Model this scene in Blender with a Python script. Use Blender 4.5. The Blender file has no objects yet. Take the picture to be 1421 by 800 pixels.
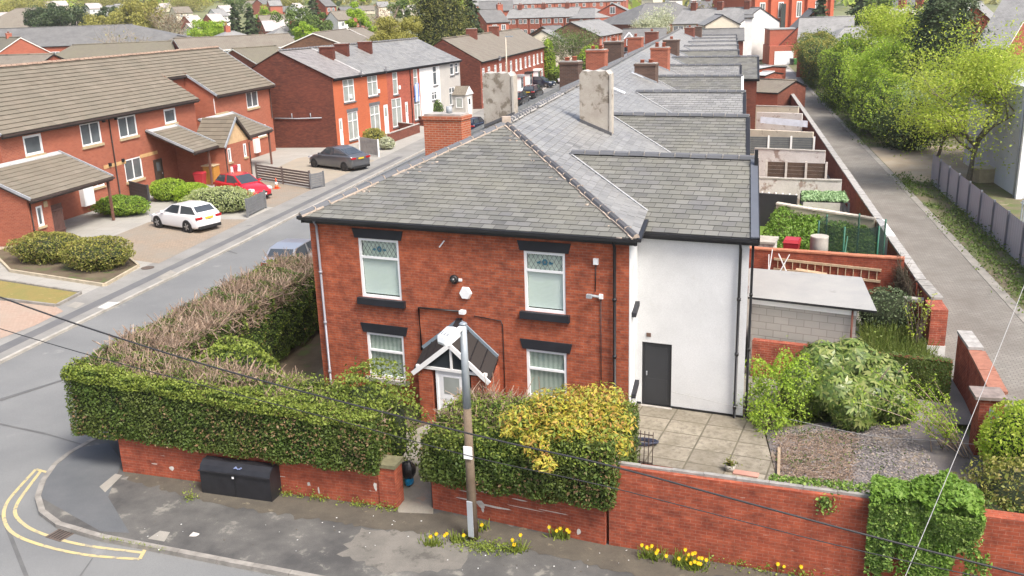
import bpy, math, random
import numpy as np
from mathutils import Vector, Matrix
R_ = random.Random(7)
rng = np.random.default_rng(11)
scn = bpy.context.scene
COL = scn.collection
# ------------------------------------------------------------------ camera model (solved from the photograph)
CAMP = [2.2912, -22.8788, 11.0536]; YAW, PITCH, ROLL, FPX, SK = -0.229171,0.289288,-0.032518,1305.899836,0.186575
def _basis():
    cy, sy, cp, sp = math.cos(YAW), math.sin(YAW), math.cos(PITCH), math.sin(PITCH)
    f = Vector((sy*cp, cy*cp, -sp)); r = Vector((cy, -sy, 0)); u = r.cross(f)
    c, s = math.cos(ROLL), math.sin(ROLL)
    return f, c*r + s*u, -s*r + c*u
CF, CR, CU = _basis(); CC = Vector(CAMP)
def ray(u, v): return CF + CR*((u-710.5)/FPX) - CU*((v-400)/FPX)
def G(u, v, z=0.0):                      # photo pixel -> point on the level z
    d = ray(u, v); t = (z-CC.z)/d.z; return CC + d*t
def PV(u, v, P, n):                      # photo pixel -> point on a plane
    d = ray(u, v); P = Vector(P); n = Vector(n); return CC + d*((P-CC).dot(n)/d.dot(n))
def D(u, v, dist):                       # photo pixel -> point at a horizontal distance
    d = ray(u, v); return CC + d*(dist/math.hypot(d.x, d.y))
U = Vector((math.cos(SK), -math.sin(SK), 0)); NV = Vector((math.sin(SK), math.cos(SK), 0))
YV = Vector((0, 1, 0)); Z = Vector((0, 0, 1))
def H(s, t, z=0.0): return U*s + YV*t + Z*z      # skewed frame of the long terrace
# ------------------------------------------------------------------ objects
def meta(o, label=None, cat=None, group=None, kind=None):
    if label: o['label'] = label
    if cat: o['category'] = cat
    if group: o['group'] = group
    if kind: o['kind'] = kind
    return o
def thing(name, label, cat, loc=(0,0,0), group=None):
    o = bpy.data.objects.new(name, None); COL.objects.link(o); o.location = loc
    o.empty_display_size = .3
    return meta(o, label, cat, group)
def wloc(o):
    v = Vector(o.location)
    while o.parent: o = o.parent; v = v + o.location
    return v
class MB:
    def __init__(s): s.v = []; s.f = []; s.m = []; s.uv = []; s.mats = []; s.sm = []
    def mi(s, mat):
        if mat not in s.mats: s.mats.append(mat)
        return s.mats.index(mat)
    def face(s, pts, mat, smooth=False):
        pts = [Vector(p) for p in pts]; b = len(s.v)
        n = Vector((0,0,0))
        for i in range(len(pts)):
            a, c = pts[i], pts[(i+1) % len(pts)]
            n += a.cross(c)
        if n.length < 1e-12: n = Vector((0,0,1))
        n.normalize()
        if abs(n.z) > .95: t, w = Vector((1,0,0)), Vector((0,1,0))
        else:
            t = Z.cross(n).normalized(); w = n.cross(t)
        s.v += [tuple(p) for p in pts]; s.f.append(tuple(range(b, b+len(pts))))
        s.uv += [(p.dot(t), p.dot(w)) for p in pts]; s.m.append(s.mi(mat)); s.sm.append(smooth)
    def frame(s, O, x, y, z, mat, faces='xXyYzZ'):   # a parallelepiped from a corner and three edge vectors
        O, x, y, z = Vector(O), Vector(x), Vector(y), Vector(z)
        if x.cross(y).dot(z) < 0: O, x = O+x, -x
        a, b, c, d = O, O+x, O+x+y, O+y; e, f, g, h = a+z, b+z, c+z, d+z
        if 'z' in faces: s.face((d, c, b, a), mat)
        if 'Z' in faces: s.face((e, f, g, h), mat)
        s.face((a, b, f, e), mat); s.face((b, c, g, f), mat); s.face((c, d, h, g), mat); s.face((d, a, e, h), mat)
    def box(s, c, size, mat, rz=0.0):                # centre of the base, size, turn about z
        sx, sy, sz = size; x = Vector((math.cos(rz), math.sin(rz), 0)); y = Vector((-x.y, x.x, 0))
        s.frame(Vector(c)-x*sx/2-y*sy/2, x*sx, y*sy, Z*sz, mat)
    def bar(s, a, b, w, d, mat, up=None):            # a beam between two points
        a, b = Vector(a), Vector(b); t = (b-a); L = t.length; t.normalize()
        up = Vector(up) if up is not None else (Z if abs(t.z) < .9 else Vector((0,1,0)))
        x = t.cross(up).normalized(); y = x.cross(t)
        s.frame(a-x*w/2-y*d/2, t*L, x*w, y*d, mat)
    def tube(s, pts, r, mat, n=8, cap=True, smooth=True):
        pts = [Vector(p) for p in pts]; rs = r if isinstance(r, (list, tuple)) else [r]*len(pts); rings = []
        for i, p in enumerate(pts):
            t = (pts[min(i+1, len(pts)-1)]-pts[max(i-1, 0)]).normalized()
            up = Z if abs(t.z) < .95 else Vector((1,0,0))
            x = t.cross(up).normalized(); y = t.cross(x)
            b = len(s.v)
            for k in range(n):
                an = 2*math.pi*k/n; s.v.append(tuple(p+(x*math.cos(an)+y*math.sin(an))*rs[i]))
            rings.append(b)
        k0 = s.mi(mat)
        for i in range(len(rings)-1):
            for k in range(n):
                a, b = rings[i]+k, rings[i]+(k+1) % n
                s.f.append((a, b, b+n, a+n) if False else (a, a+n, b-rings[i]+rings[i+1], b)); s.m.append(k0); s.sm.append(smooth)
                s.uv += [(k/n, i), (k/n, i+1), ((k+1)/n, i+1), ((k+1)/n, i)]
        if cap:
            for ring, rev in ((rings[0], False), (rings[-1], True)):
                idx = [ring+k for k in range(n)]
                s.f.append(tuple(idx[::-1] if rev else idx)); s.m.append(k0); s.sm.append(False); s.uv += [(0, 0)]*n
    def build(s, name, parent=None, shift=None):
        me = bpy.data.meshes.new(name)
        me.from_pydata(s.v, [], s.f)
        for m in s.mats: me.materials.append(m)
        me.polygons.foreach_set('material_index', s.m)
        me.polygons.foreach_set('use_smooth', s.sm)
        l = me.uv_layers.new(name='UVMap')
        l.data.foreach_set('uv', [c for q in s.uv for c in q])
        me.update()
        o = bpy.data.objects.new(name, me); COL.objects.link(o)
        if parent is not None:
            o.parent = parent
            if shift is not False: o.location = -wloc(parent)
        return o
def structure(name, mb): return meta(mb.build(name), kind='structure')
def tidy(o, bevel=0.0, seg=2):
    if bevel:
        b = o.modifiers.new('bevel', 'BEVEL'); b.width = bevel; b.segments = seg; b.limit_method = 'ANGLE'
    return o
def quadmesh(name, V, mat, parent=None, mi=None, mats=None, n=4):
    V = np.asarray(V, np.float32).reshape(-1, 3); k = len(V)//n
    me = bpy.data.meshes.new(name); me.vertices.add(len(V)); me.vertices.foreach_set('co', V.ravel())
    me.loops.add(len(V)); me.loops.foreach_set('vertex_index', np.arange(len(V), dtype=np.int32))
    me.polygons.add(k); me.polygons.foreach_set('loop_start', np.arange(0, len(V), n, dtype=np.int32))
    for m in (mats or [mat]): me.materials.append(m)
    if mi is not None: me.polygons.foreach_set('material_index', np.asarray(mi, np.int32))
    me.update(calc_edges=True)
    o = bpy.data.objects.new(name, me); COL.objects.link(o)
    if parent is not None: o.parent = parent; o.location = -wloc(parent)
    return o
def copy_tree(o, parent=None):
    c = o.copy(); COL.objects.link(c)
    if parent is not None: c.parent = parent
    for ch in [x for x in COL.objects if x.parent == o]: copy_tree(ch, c)
    return c
# ------------------------------------------------------------------ materials
MATS = {}
def nodes(name):
    m = bpy.data.materials.new(name); m.use_nodes = True; nt = m.node_tree
    for n in list(nt.nodes):
        if n.type != 'OUTPUT_MATERIAL' and n.type != 'BSDF_PRINCIPLED': nt.nodes.remove(n)
    return m, nt, nt.nodes['Principled BSDF']
def N(nt, t, **k):
    n = nt.nodes.new(t)
    for a, b in k.items():
        if a in n.inputs: n.inputs[a].default_value = b
        else: setattr(n, a, b)
    return n
def rgba(c): return (c[0], c[1], c[2], 1.0)
def mixc(nt, fac, a, b, mode='MIX'):
    n = N(nt, 'ShaderNodeMix', data_type='RGBA', blend_type=mode)
    for i, x in ((0, fac), (6, a), (7, b)):
        if hasattr(x, 'is_linked') or isinstance(x, bpy.types.NodeSocket): nt.links.new(x, n.inputs[i])
        else: n.inputs[i].default_value = x if i == 0 else rgba(x)
    return n.outputs[2]
def ramp(nt, sock, stops, interp='LINEAR'):
    n = N(nt, 'ShaderNodeValToRGB'); n.color_ramp.interpolation = interp
    e = n.color_ramp.elements
    while len(e) < len(stops): e.new(.5)
    for el, (p, c) in zip(e, stops): el.position = p; el.color = rgba(c) if not isinstance(c, (int, float)) else (c, c, c, 1)
    nt.links.new(sock, n.inputs[0]); return n.outputs[0]
def noise(nt, vec, scale, detail=4, rough=.55):
    n = N(nt, 'ShaderNodeTexNoise', Scale=scale, Detail=detail, Roughness=rough)
    if vec is not None: nt.links.new(vec, n.inputs['Vector'])
    return n.outputs['Fac']
def pos(nt): return N(nt, 'ShaderNodeNewGeometry').outputs['Position']
def uvs(nt): return N(nt, 'ShaderNodeUVMap').outputs[0]
def bump(nt, bs, h, s=.3, d=.01):
    b = N(nt, 'ShaderNodeBump', Strength=s, Distance=d); nt.links.new(h, b.inputs['Height']); nt.links.new(b.outputs[0], bs.inputs['Normal'])
def paint(name, c, rough=.6, var=.12, scale=1.5, metal=0.0, spec=.5):
    if name in MATS: return MATS[name]
    m, nt, bs = nodes(name); f = noise(nt, pos(nt), scale, 5)
    f = ramp(nt, f, [(.3, 0.0), (.7, 1.0)])
    col = mixc(nt, f, [x*(1-var) for x in c], [min(1, x*(1+var)) for x in c])
    nt.links.new(col, bs.inputs['Base Color']); bs.inputs['Roughness'].default_value = rough
    bs.inputs['Metallic'].default_value = metal; bs.inputs['Specular IOR Level'].default_value = spec
    MATS[name] = m; return m
def brick(name, c1, c2, mortar, stain=(.03,.02,.018), amt=.5, bw=.225, bh=.075, ms=.008, bsc=1.0, streak=None, patchy=False):
    if name in MATS: return MATS[name]
    m, nt, bs = nodes(name); uv = uvs(nt)
    b = N(nt, 'ShaderNodeTexBrick', Scale=1.0); b.inputs['Brick Width'].default_value = bw; b.inputs['Row Height'].default_value = bh
    b.inputs['Mortar Size'].default_value = ms; b.inputs['Mortar Smooth'].default_value = .3; b.inputs['Bias'].default_value = 0.0
    b.inputs['Color1'].default_value = rgba(c1); b.inputs['Color2'].default_value = rgba(c2); b.inputs['Mortar'].default_value = rgba(mortar)
    nt.links.new(uv, b.inputs['Vector'])
    mp = N(nt, 'ShaderNodeMapping'); mp.inputs['Scale'].default_value = (1.2, 3.5, 1); nt.links.new(uv, mp.inputs[0])
    f = ramp(nt, noise(nt, mp.outputs[0], 1.6, 6, .65), [(.42, 0.0), (.72, 1.0)])
    f2 = N(nt, 'ShaderNodeMath', operation='MULTIPLY'); nt.links.new(f, f2.inputs[0]); f2.inputs[1].default_value = amt
    col = mixc(nt, f2.outputs[0], b.outputs['Color'], stain)
    f3 = ramp(nt, noise(nt, uv, .35, 3), [(.35, 0.0), (.7, 1.0)])
    col = mixc(nt, f3, col, mixc(nt, .35, col, [x*1.25 for x in c1]))
    f4 = ramp(nt, noise(nt, uv, 3.4, 6, .75), [(.34, 0.0), (.5, .5), (.66, 1.0)]); col = mixc(nt, 1.0, col, mixc(nt, f4, (.62,.58,.6), (1.18,1.16,1.1)), 'MULTIPLY') if patchy else col
    if streak:
        mp2 = N(nt, 'ShaderNodeMapping'); mp2.inputs['Scale'].default_value = (.8, 6, 1); nt.links.new(uv, mp2.inputs[0])
        fs = ramp(nt, noise(nt, mp2.outputs[0], 2.0, 5, .7), [(.66, 0.0), (.72, 1.0)])
        col = mixc(nt, fs, col, streak)
    nt.links.new(col, bs.inputs['Base Color']); bs.inputs['Roughness'].default_value = .9; bs.inputs['Specular IOR Level'].default_value = .2
    bump(nt, bs, b.outputs['Fac'], .35, -.006)
    MATS[name] = m; return m
def island(name, cols, rough=.7, patch=None, var=.25, spec=.4, scale=.5, trans=0.0):
    """colour differs from piece to piece (slates, leaves, twigs)"""
    if name in MATS: return MATS[name]
    m, nt, bs = nodes(name); g = N(nt, 'ShaderNodeNewGeometry')
    k = len(cols); col = ramp(nt, g.outputs['Random Per Island'], [(i/max(1, k-1), c) for i, c in enumerate(cols)])
    f = ramp(nt, noise(nt, g.outputs['Position'], scale, 4), [(.35, 0.0), (.68, 1.0)])
    if patch: col = mixc(nt, f, col, mixc(nt, .6, col, patch))
    nt.links.new(col, bs.inputs['Base Color']); bs.inputs['Roughness'].default_value = rough; bs.inputs['Specular IOR Level'].default_value = spec
    if trans:
        tr = N(nt, 'ShaderNodeBsdfTranslucent'); nt.links.new(col, tr.inputs[0])
        mx = N(nt, 'ShaderNodeMixShader'); mx.inputs[0].default_value = trans
        nt.links.new(bs.outputs[0], mx.inputs[1]); nt.links.new(tr.outputs[0], mx.inputs[2])
        nt.links.new(mx.outputs[0], nt.nodes['Material Output'].inputs[0])
    MATS[name] = m; return m
def rooftex(name, c1, c2, gap, bw=.33, bh=.22, ms=.012, patch=(.1,.1,.09), rough=.8):
    if name in MATS: return MATS[name]
    m, nt, bs = nodes(name); uv = uvs(nt)
    b = N(nt, 'ShaderNodeTexBrick', Scale=1.0); b.inputs['Brick Width'].default_value = bw; b.inputs['Row Height'].default_value = bh
    b.inputs['Mortar Size'].default_value = ms; b.inputs['Mortar Smooth'].default_value = .2
    b.inputs['Color1'].default_value = rgba(c1); b.inputs['Color2'].default_value = rgba(c2); b.inputs['Mortar'].default_value = rgba(gap)
    nt.links.new(uv, b.inputs['Vector'])
    f = ramp(nt, noise(nt, uv, .6, 6, .65), [(.4, 0.0), (.7, .7)])
    col = mixc(nt, f, b.outputs['Color'], patch)
    nt.links.new(col, bs.inputs['Base Color']); bs.inputs['Roughness'].default_value = rough
    bump(nt, bs, b.outputs['Fac'], .3, -.01)
    MATS[name] = m; return m
def ground_mat(name, c, c2, sc=.5, fine=30, rough=.9, spots=None, spot_sc=3.0, spot_lo=.62, cracks=0.0):
    if name in MATS: return MATS[name]
    m, nt, bs = nodes(name); p = pos(nt)
    f = ramp(nt, noise(nt, p, sc, 6, .6), [(.36, 0.0), (.66, 1.0)]); col = mixc(nt, f, c, c2)
    g = noise(nt, p, fine, 3, .7); col = mixc(nt, ramp(nt, g, [(.35, 0.0), (.7, .35)]), col, [x*.55 for x in c])
    if spots:
        h = ramp(nt, noise(nt, p, spot_sc, 5, .65), [(spot_lo, 0.0), (spot_lo+.08, .85)]); col = mixc(nt, h, col, spots)
    if cracks:
        v = N(nt, 'ShaderNodeTexVoronoi', feature='DISTANCE_TO_EDGE', Scale=cracks)
        nn = N(nt, 'ShaderNodeTexNoise', Scale=1.5); nt.links.new(p, nn.inputs['Vector'])
        mx = N(nt, 'ShaderNodeMix', data_type='RGBA'); mx.inputs[0].default_value = .35; nt.links.new(p, mx.inputs[6]); nt.links.new(nn.outputs['Color'], mx.inputs[7])
        nt.links.new(mx.outputs[2], v.inputs['Vector'])
        k = ramp(nt, v.outputs['Distance'], [(0.0, 1.0), (.012, 0.0)]); col = mixc(nt, k, col, [x*.5 for x in c])
    nt.links.new(col, bs.inputs['Base Color']); bs.inputs['Roughness'].default_value = rough; bs.inputs['Specular IOR Level'].default_value = .3
    bump(nt, bs, g, .25, .01); MATS[name] = m; return m
def glass(name, c=(.02,.025,.028), rough=.06):
    if name in MATS: return MATS[name]
    m, nt, bs = nodes(name); f = noise(nt, pos(nt), 1.3, 2)
    nt.links.new(mixc(nt, f, c, [x*2.2 for x in c]), bs.inputs['Base Color']); bs.inputs['Roughness'].default_value = rough
    bs.inputs['Specular IOR Level'].default_value = .8; MATS[name] = m; return m
def clearglass(name):
    if name in MATS: return MATS[name]
    m, nt, bs = nodes(name); nt.nodes.remove(bs)
    t = N(nt, 'ShaderNodeBsdfTransparent'); t.inputs[0].default_value = (.95,.97,.96,1); g = N(nt, 'ShaderNodeBsdfGlossy'); g.inputs['Roughness'].default_value = .03
    mx = N(nt, 'ShaderNodeMixShader'); mx.inputs[0].default_value = .07
    nt.links.new(t.outputs[0], mx.inputs[1]); nt.links.new(g.outputs[0], mx.inputs[2])
    nt.links.new(mx.outputs[0], nt.nodes['Material Output'].inputs[0]); MATS[name] = m; return m
WHITE = paint('white_paint', (.78,.78,.76), .5, .06); UPVC = paint('white_upvc', (.82,.83,.83), .35, .03)
BLACKP = paint('black_paint', (.012,.012,.014), .5, .3); GUT = paint('black_gutter', (.014,.014,.016), .45, .3)
LEAD = paint('lead_flashing', (.3,.32,.34), .55, .15); STONE = paint('stone_cap', (.36,.34,.31), .9, .25, 4)
BLKST = paint('black_painted_stone', (.016,.017,.022), .6, .3); PINKM = paint('cement_bedding', (.40,.33,.27), .9, .2, 6)
CONC = paint('concrete_plain', (.38,.36,.32), .9, .2, 3)
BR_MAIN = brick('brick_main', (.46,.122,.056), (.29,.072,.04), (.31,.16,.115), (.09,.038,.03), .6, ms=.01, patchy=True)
BR_WALL = brick('brick_boundary', (.37,.092,.047), (.29,.068,.038), (.33,.16,.115), (.10,.04,.03), .65, ms=.007, streak=(.5,.42,.36), patchy=True)
BR_FLAT = brick('brick_flats', (.36,.11,.063), (.28,.08,.048), (.36,.2,.145), (.2,.07,.047), .5)
BR_DARK = brick('brick_gable_dark', (.165,.05,.032), (.10,.032,.024), (.10,.052,.04), (.04,.02,.017), .8)
BR_OR = brick('brick_orange_painted', (.46,.125,.055), (.40,.105,.05), (.42,.13,.065), (.3,.08,.042), .4)
BR_RED = brick('brick_red', (.36,.09,.052), (.27,.064,.042), (.36,.19,.14), (.13,.045,.033), .6, ms=.009, patchy=True)
BR_FAR = brick('brick_far', (.40,.12,.075), (.32,.09,.06), (.34,.15,.1), (.2,.07,.05), .4)
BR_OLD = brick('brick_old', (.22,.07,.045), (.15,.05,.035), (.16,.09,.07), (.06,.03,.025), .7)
RENDER = ground_mat('white_render', (.69,.70,.70), (.60,.61,.61), .9, 40, .85, (.56,.565,.55), 1.7, .62)
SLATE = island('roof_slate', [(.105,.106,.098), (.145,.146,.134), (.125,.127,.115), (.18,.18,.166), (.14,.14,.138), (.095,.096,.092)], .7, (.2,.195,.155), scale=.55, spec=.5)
SLATE_PALE_LIT = island('roof_slate_pale_lit', [(.16,.161,.156), (.22,.221,.214), (.19,.191,.184), (.26,.26,.253), (.195,.196,.196), (.145,.146,.142)], .5, (.28,.278,.262), scale=.5, spec=.6)  # paler slate copy: sunlit sheen of right-facing slopes put into the colour
DECK = paint('roof_underlay', (.05,.05,.05), .95, .2)
TILE = island('roof_tile_concrete', [(.165,.142,.11), (.195,.17,.132), (.18,.156,.122), (.215,.187,.148)], .9, (.15,.138,.108), scale=.5, spec=.15)
TILE_D = island('roof_tile_brown', [(.14,.118,.09), (.17,.145,.11), (.125,.108,.083)], .9, (.18,.155,.12), scale=.4, spec=.15)
RT_SL = rooftex('roof_slate_far', (.18,.18,.176), (.24,.24,.234), (.11,.11,.108), patch=(.28,.278,.268))
RT_SD = rooftex('roof_slate_dark_far', (.11,.11,.108), (.145,.145,.14), (.07,.07,.069), patch=(.18,.178,.172))
RT_BR = rooftex('roof_brown_far', (.165,.14,.11), (.2,.172,.136), (.09,.078,.063), .3, .32, .02, (.2,.185,.145))
RT_OL = rooftex('roof_olive_far', (.14,.125,.092), (.17,.152,.113), (.085,.075,.058), .3, .32, .02, (.15,.142,.092))
PANE = glass('dark_pane'); PANE_L = glass('curtained_pane', (.2,.215,.2), .12); PANE_M = glass('grey_pane', (.07,.08,.085), .08)
# ------------------------------------------------------------------ roofs
def _clip(poly, clip):
    out = poly
    for i in range(len(clip)):
        ax, ay = clip[i]; bx, by = clip[(i+1) % len(clip)]
        src, out = out, []
        if not src: break
        def side(p): return (bx-ax)*(p[1]-ay)-(by-ay)*(p[0]-ax)
        for j in range(len(src)):
            p, q = src[j], src[(j+1) % len(src)]; sp, sq = side(p), side(q)
            if sp >= 0: out.append(p)
            if (sp >= 0) != (sq >= 0):
                t = sp/(sp-sq); out.append((p[0]+(q[0]-p[0])*t, p[1]+(q[1]-p[1])*t))
    return out
def slates(name, O, u, pts, mat, parent, w=.32, gauge=.2, lift=.024, gap=.013, seed=0, jit=.5):
    """courses of single slates on one roof plane; pts = convex 3D outline, O and u set the courses"""
    rr = random.Random(seed); O = Vector(O); u = Vector(u).normalized()
    pts = [Vector(p) for p in pts]; n = Vector((0,0,0))
    for i in range(len(pts)): n += (pts[i]-O).cross(pts[(i+1) % len(pts)]-O)
    n.normalize()
    if n.z < 0: n = -n; pts = pts[::-1]
    v = n.cross(u)
    P2 = [((p-O).dot(u), (p-O).dot(v)) for p in pts]
    ar = sum(P2[i][0]*P2[(i+1) % len(P2)][1]-P2[(i+1) % len(P2)][0]*P2[i][1] for i in range(len(P2)))
    if ar < 0: P2 = P2[::-1]
    v0 = min(p[1] for p in P2); v1 = max(p[1] for p in P2); u0 = min(p[0] for p in P2); u1 = max(p[0] for p in P2)
    V, F = [], []; r = int(math.floor(v0/gauge)) if v0 < -1e-6 else 0
    Ox, ux, vx, nx = O, u, v, n
    while r*gauge < v1-.02:
        c = math.floor(u0/w)-1; off = (.5*w if r % 2 else 0)+rr.uniform(-.03, .03)
        while c*w+off < u1:
            a, b = c*w+off+gap/2, (c+1)*w+off-gap/2; lo = r*gauge+rr.uniform(-.008, .008)*jit; hi = (r+1)*gauge+.03
            poly = _clip([(a, lo), (b, lo), (b, hi), (a, hi)], P2); c += 1
            if len(poly) < 3: continue
            up = lift*(1+rr.uniform(-.25, .35)*jit); tilt = rr.uniform(-.004, .004)*jit; base = len(V); tail = []
            for (x, y) in poly:
                h = up*(1-(y-lo)/(hi-lo)*.8)+tilt*(x-a)/w; q = Ox+ux*x+vx*y+nx*h; V.append(tuple(q))
            F.append(tuple(range(base, base+len(poly))))
            m = len(poly)
            for i in range(m):
                j = (i+1) % m
                if abs(poly[i][1]-poly[j][1]) < .012 and poly[i][1] < lo+.015 and abs(poly[i][0]-poly[j][0]) > .01:
                    k = len(V)
                    for (x, y) in (poly[i], poly[j]): V.append(tuple(Ox+ux*x+vx*y-nx*.002))
                    F.append((base+i, k, k+1, base+j)); break
        r += 1
    me = bpy.data.meshes.new(name); me.from_pydata(V, [], F); me.materials.append(mat); me.update()
    o = bpy.data.objects.new(name, me); COL.objects.link(o)
    if parent is not None: o.parent = parent; o.location = -wloc(parent)
    return o
def ridge_tiles(mb, a, b, mat, r=.12, L=.46, up=.02, bed=PINKM, seed=0, strip=0):
    rr = random.Random(seed); a, b = Vector(a), Vector(b); d = b-a; T = d.length; d.normalize(); x = d.cross(Z).normalized(); w = x.cross(d)
    n = max(1, int(round(T/L))); L = T/n
    for i in range(n):
        o = Vector((0,0,rr.uniform(-.012,.012)))+w*up; p = a+d*(i*L+.012)+o; q = a+d*((i+1)*L-.012)+o
        prof = [(-r, -.055), (-r*.62, .03), (0, .065), (r*.62, .03), (r, -.055)]
        A = [p+x*s+w*h for s, h in prof]; B = [q+x*s+w*h for s, h in prof]
        for k in range(4): mb.face((A[k], A[k+1], B[k+1], B[k]) if True else (), mat)
        mb.face(A[::-1], bed); mb.face(B, bed)
        if i: mb.frame(a+d*(i*L-.014)-x*r*.9+w*(up-.06), d*.028, x*r*1.8, w*.1, bed)
    if strip:
        for sg in ((1,) if strip == 1 else (-1,) if strip == -1 else (1, -1)):
            for i in range(n*2):
                if rr.random() < .12: continue
                p = a+d*(i*L/2); e = rr.uniform(.015, .05)
                mb.frame(p+x*sg*(r-.01)-w*.05, d*(L/2*.98), x*sg*e, w*rr.uniform(.03, .05), bed)
def chimney(parent, base, top_z, u, wu, wn, mat, pots=0, capmat=None, potmat=None, name='chimney', corbel=True, sink=1.2):
    mb = MB(); u = Vector(u).normalized(); n = Z.cross(u); b = Vector(base)
    mb.frame(b-u*wu/2-n*wn/2-Z*sink, u*wu, n*wn, Z*(top_z-b.z+sink-.18), mat)
    e = .04 if corbel else .0
    mb.frame(Vector((b.x, b.y, top_z-.18))-u*(wu/2+e)-n*(wn/2+e), u*(wu+2*e), n*(wn+2*e), Z*.12, mat)
    mb.frame(Vector((b.x, b.y, top_z-.06))-u*(wu/2-.02)-n*(wn/2-.02), u*(wu-.04), n*(wn-.04), Z*.06, capmat or STONE)
    ch = mb.build(name, parent)
    for i in range(pots):
        m2 = MB(); c = Vector((b.x, b.y, top_z))+u*((i+.5)/pots-.5)*wu*.8
        hh = R_.uniform(.16, .34); m2.tube([c, c+Z*hh*.85, c+Z*hh*.86, c+Z*hh], [.14, .115, .15, .14], potmat or POT, 10)
        m2.build('chimney_pot', ch)
    return ch
POT = paint('terracotta_pot', (.36,.1,.055), .8, .2)
# ------------------------------------------------------------------ walls, windows
def wall(mb, O, u, L, z0, z1, n, mat, ops=(), depth=.09, rmat=None):
    O = Vector(O); u = Vector(u).normalized(); n = Vector(n).normalized(); rmat = rmat or mat
    xs = sorted({0, L, *[o[0] for o in ops], *[o[1] for o in ops]}); zs = sorted({z0, z1, *[o[2] for o in ops], *[o[3] for o in ops]})
    flip = u.cross(Z).dot(n) < 0
    def q(x0, x1, a, b):
        p = [O+u*x0+Z*a, O+u*x1+Z*a, O+u*x1+Z*b, O+u*x0+Z*b]; mb.face(p[::-1] if flip else p, mat)
    for i in range(len(xs)-1):
        for j in range(len(zs)-1):
            cx, cz = (xs[i]+xs[i+1])/2, (zs[j]+zs[j+1])/2
            if any(o[0] < cx < o[1] and o[2] < cz < o[3] for o in ops): continue
            q(xs[i], xs[i+1], zs[j], zs[j+1])
    for (a, b, c, d) in ops:
        A, B, C, E = O+u*a+Z*c, O+u*b+Z*c, O+u*b+Z*d, O+u*a+Z*d; k = -n*depth
        for p, r in ((A, B), (B, C), (C, E), (E, A)): mb.face((p, r, r+k, p+k), rmat)
def window(parent, O, u, n, w, h, depth=.08, frame=UPVC, pane=PANE, bars=((), ()), fw=.06, sill=None, lintel=None, so=.09, name='window', lh=.2, flare=0.0, sh=.12, pname='pane', se=.08):
    """O = lower left corner of the opening on the wall face; bars = (x fractions, z fractions)"""
    O = Vector(O); u = Vector(u).normalized(); n = Vector(n).normalized(); B = O-n*depth; t = .05
    mb = MB()
    mb.frame(B, u*fw, n*t, Z*h, frame); mb.frame(B+u*(w-fw), u*fw, n*t, Z*h, frame)
    mb.frame(B+u*fw, u*(w-2*fw), n*t, Z*fw, frame); mb.frame(B+u*fw+Z*(h-fw), u*(w-2*fw), n*t, Z*fw, frame)
    for x in bars[0]: mb.frame(B+u*(w*x-fw*.4)+Z*fw-n*.002, u*fw*.8, n*(t-.002), Z*(h-2*fw), frame)
    for z in bars[1]: mb.frame(B+u*fw+Z*(h*z-fw*.4)+n*.001, u*(w-2*fw), n*(t+.001), Z*fw*.8, frame)
    f = mb.build(name, parent)
    mb = MB(); mb.frame(B+u*fw*.5+Z*fw*.5-n*.004, u*(w-fw), n*.012, Z*(h-fw), pane); mb.build(pname, f)
    if sill:
        mb = MB(); mb.frame(O-u*se-Z*sh-n*.02, u*(w+2*se), n*(so+.02), Z*(sh-.003), sill); tidy(mb.build('sill', f), .01)
    if lintel:
        mb = MB(); a = O+Z*(h+.003)-u*.1; b = O+Z*(h+.003)+u*(w+.1); c = Z*lh
        fr = [a, b, b+c+u*flare, a+c-u*flare]; k = n*.025; g = [p+k for p in fr]; fr = [p-n*.02 for p in fr]
        mb.face(g, lintel); 
        for i in range(4): mb.face((fr[i], fr[(i+1) % 4], g[(i+1) % 4], g[i]), lintel)
        mb.build('lintel', f)
    return f
def door(parent, O, u, n, w, h, mat, depth=.1, frame=UPVC, glaz=None, name='door', handle=True):
    O = Vector(O); u = Vector(u).normalized(); n = Vector(n).normalized(); B = O-n*depth
    mb = MB(); fw = .06
    mb.frame(B+u*fw, u*(w-2*fw), n*.04, Z*(h-fw), mat)
    for (x0, x1, z0, z1) in ((.16, .84, .08, .42), (.16, .84, .5, .92)):
        mb.frame(B+u*(w*x0)+Z*h*z0+n*.04, u*w*(x1-x0), n*.008, Z*h*(z1-z0), mat)
    d = tidy(mb.build(name, parent), .006)
    mb = MB(); mb.frame(B, u*fw, n*.06, Z*h, frame); mb.frame(B+u*(w-fw), u*fw, n*.06, Z*h, frame); mb.frame(B+u*fw+Z*(h-fw), u*(w-2*fw), n*.06, Z*fw, frame)
    mb.build('frame', d)
    if glaz: mb = MB(); mb.frame(B+u*w*.25+Z*h*.6+n*.05, u*w*.5, n*.006, Z*h*.3, glaz); mb.build('pane', d)
    if handle: mb = MB(); mb.frame(B+u*w*.82+Z*h*.47+n*.05, u*.03, n*.04, Z*.12, LEAD); mb.build('handle', d)
    return d
def downpipe(parent, a, b, n, mat, r=.04, off=.09, name='downpipe'):
    mb = MB(); a, b, n = Vector(a), Vector(b), Vector(n)
    mb.tube([a+n*.2, a+n*off-Z*.18, b+n*off, b+n*(off+.1)-Z*.06], r, mat, 8)
    L = (a-b).length
    for i in range(1, int(L/1.6)+1): 
        c = a+n*off-Z*min(L-.1, i*1.55); mb.tube([c-Z*.04, c+Z*.04], r*1.35, mat, 8)
    return mb.build(name, parent)
def gutter(parent, a, b, n, mat=GUT, w=.11, name='gutter'):
    mb = MB(); a, b, n = Vector(a), Vector(b), Vector(n)
    mb.frame(a, b-a, n*w, -Z*.085, mat); mb.frame(a-n*.02-Z*.087, b-a, -n*.03, -Z*.1, mat)
    return mb.build(name, parent)
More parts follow.
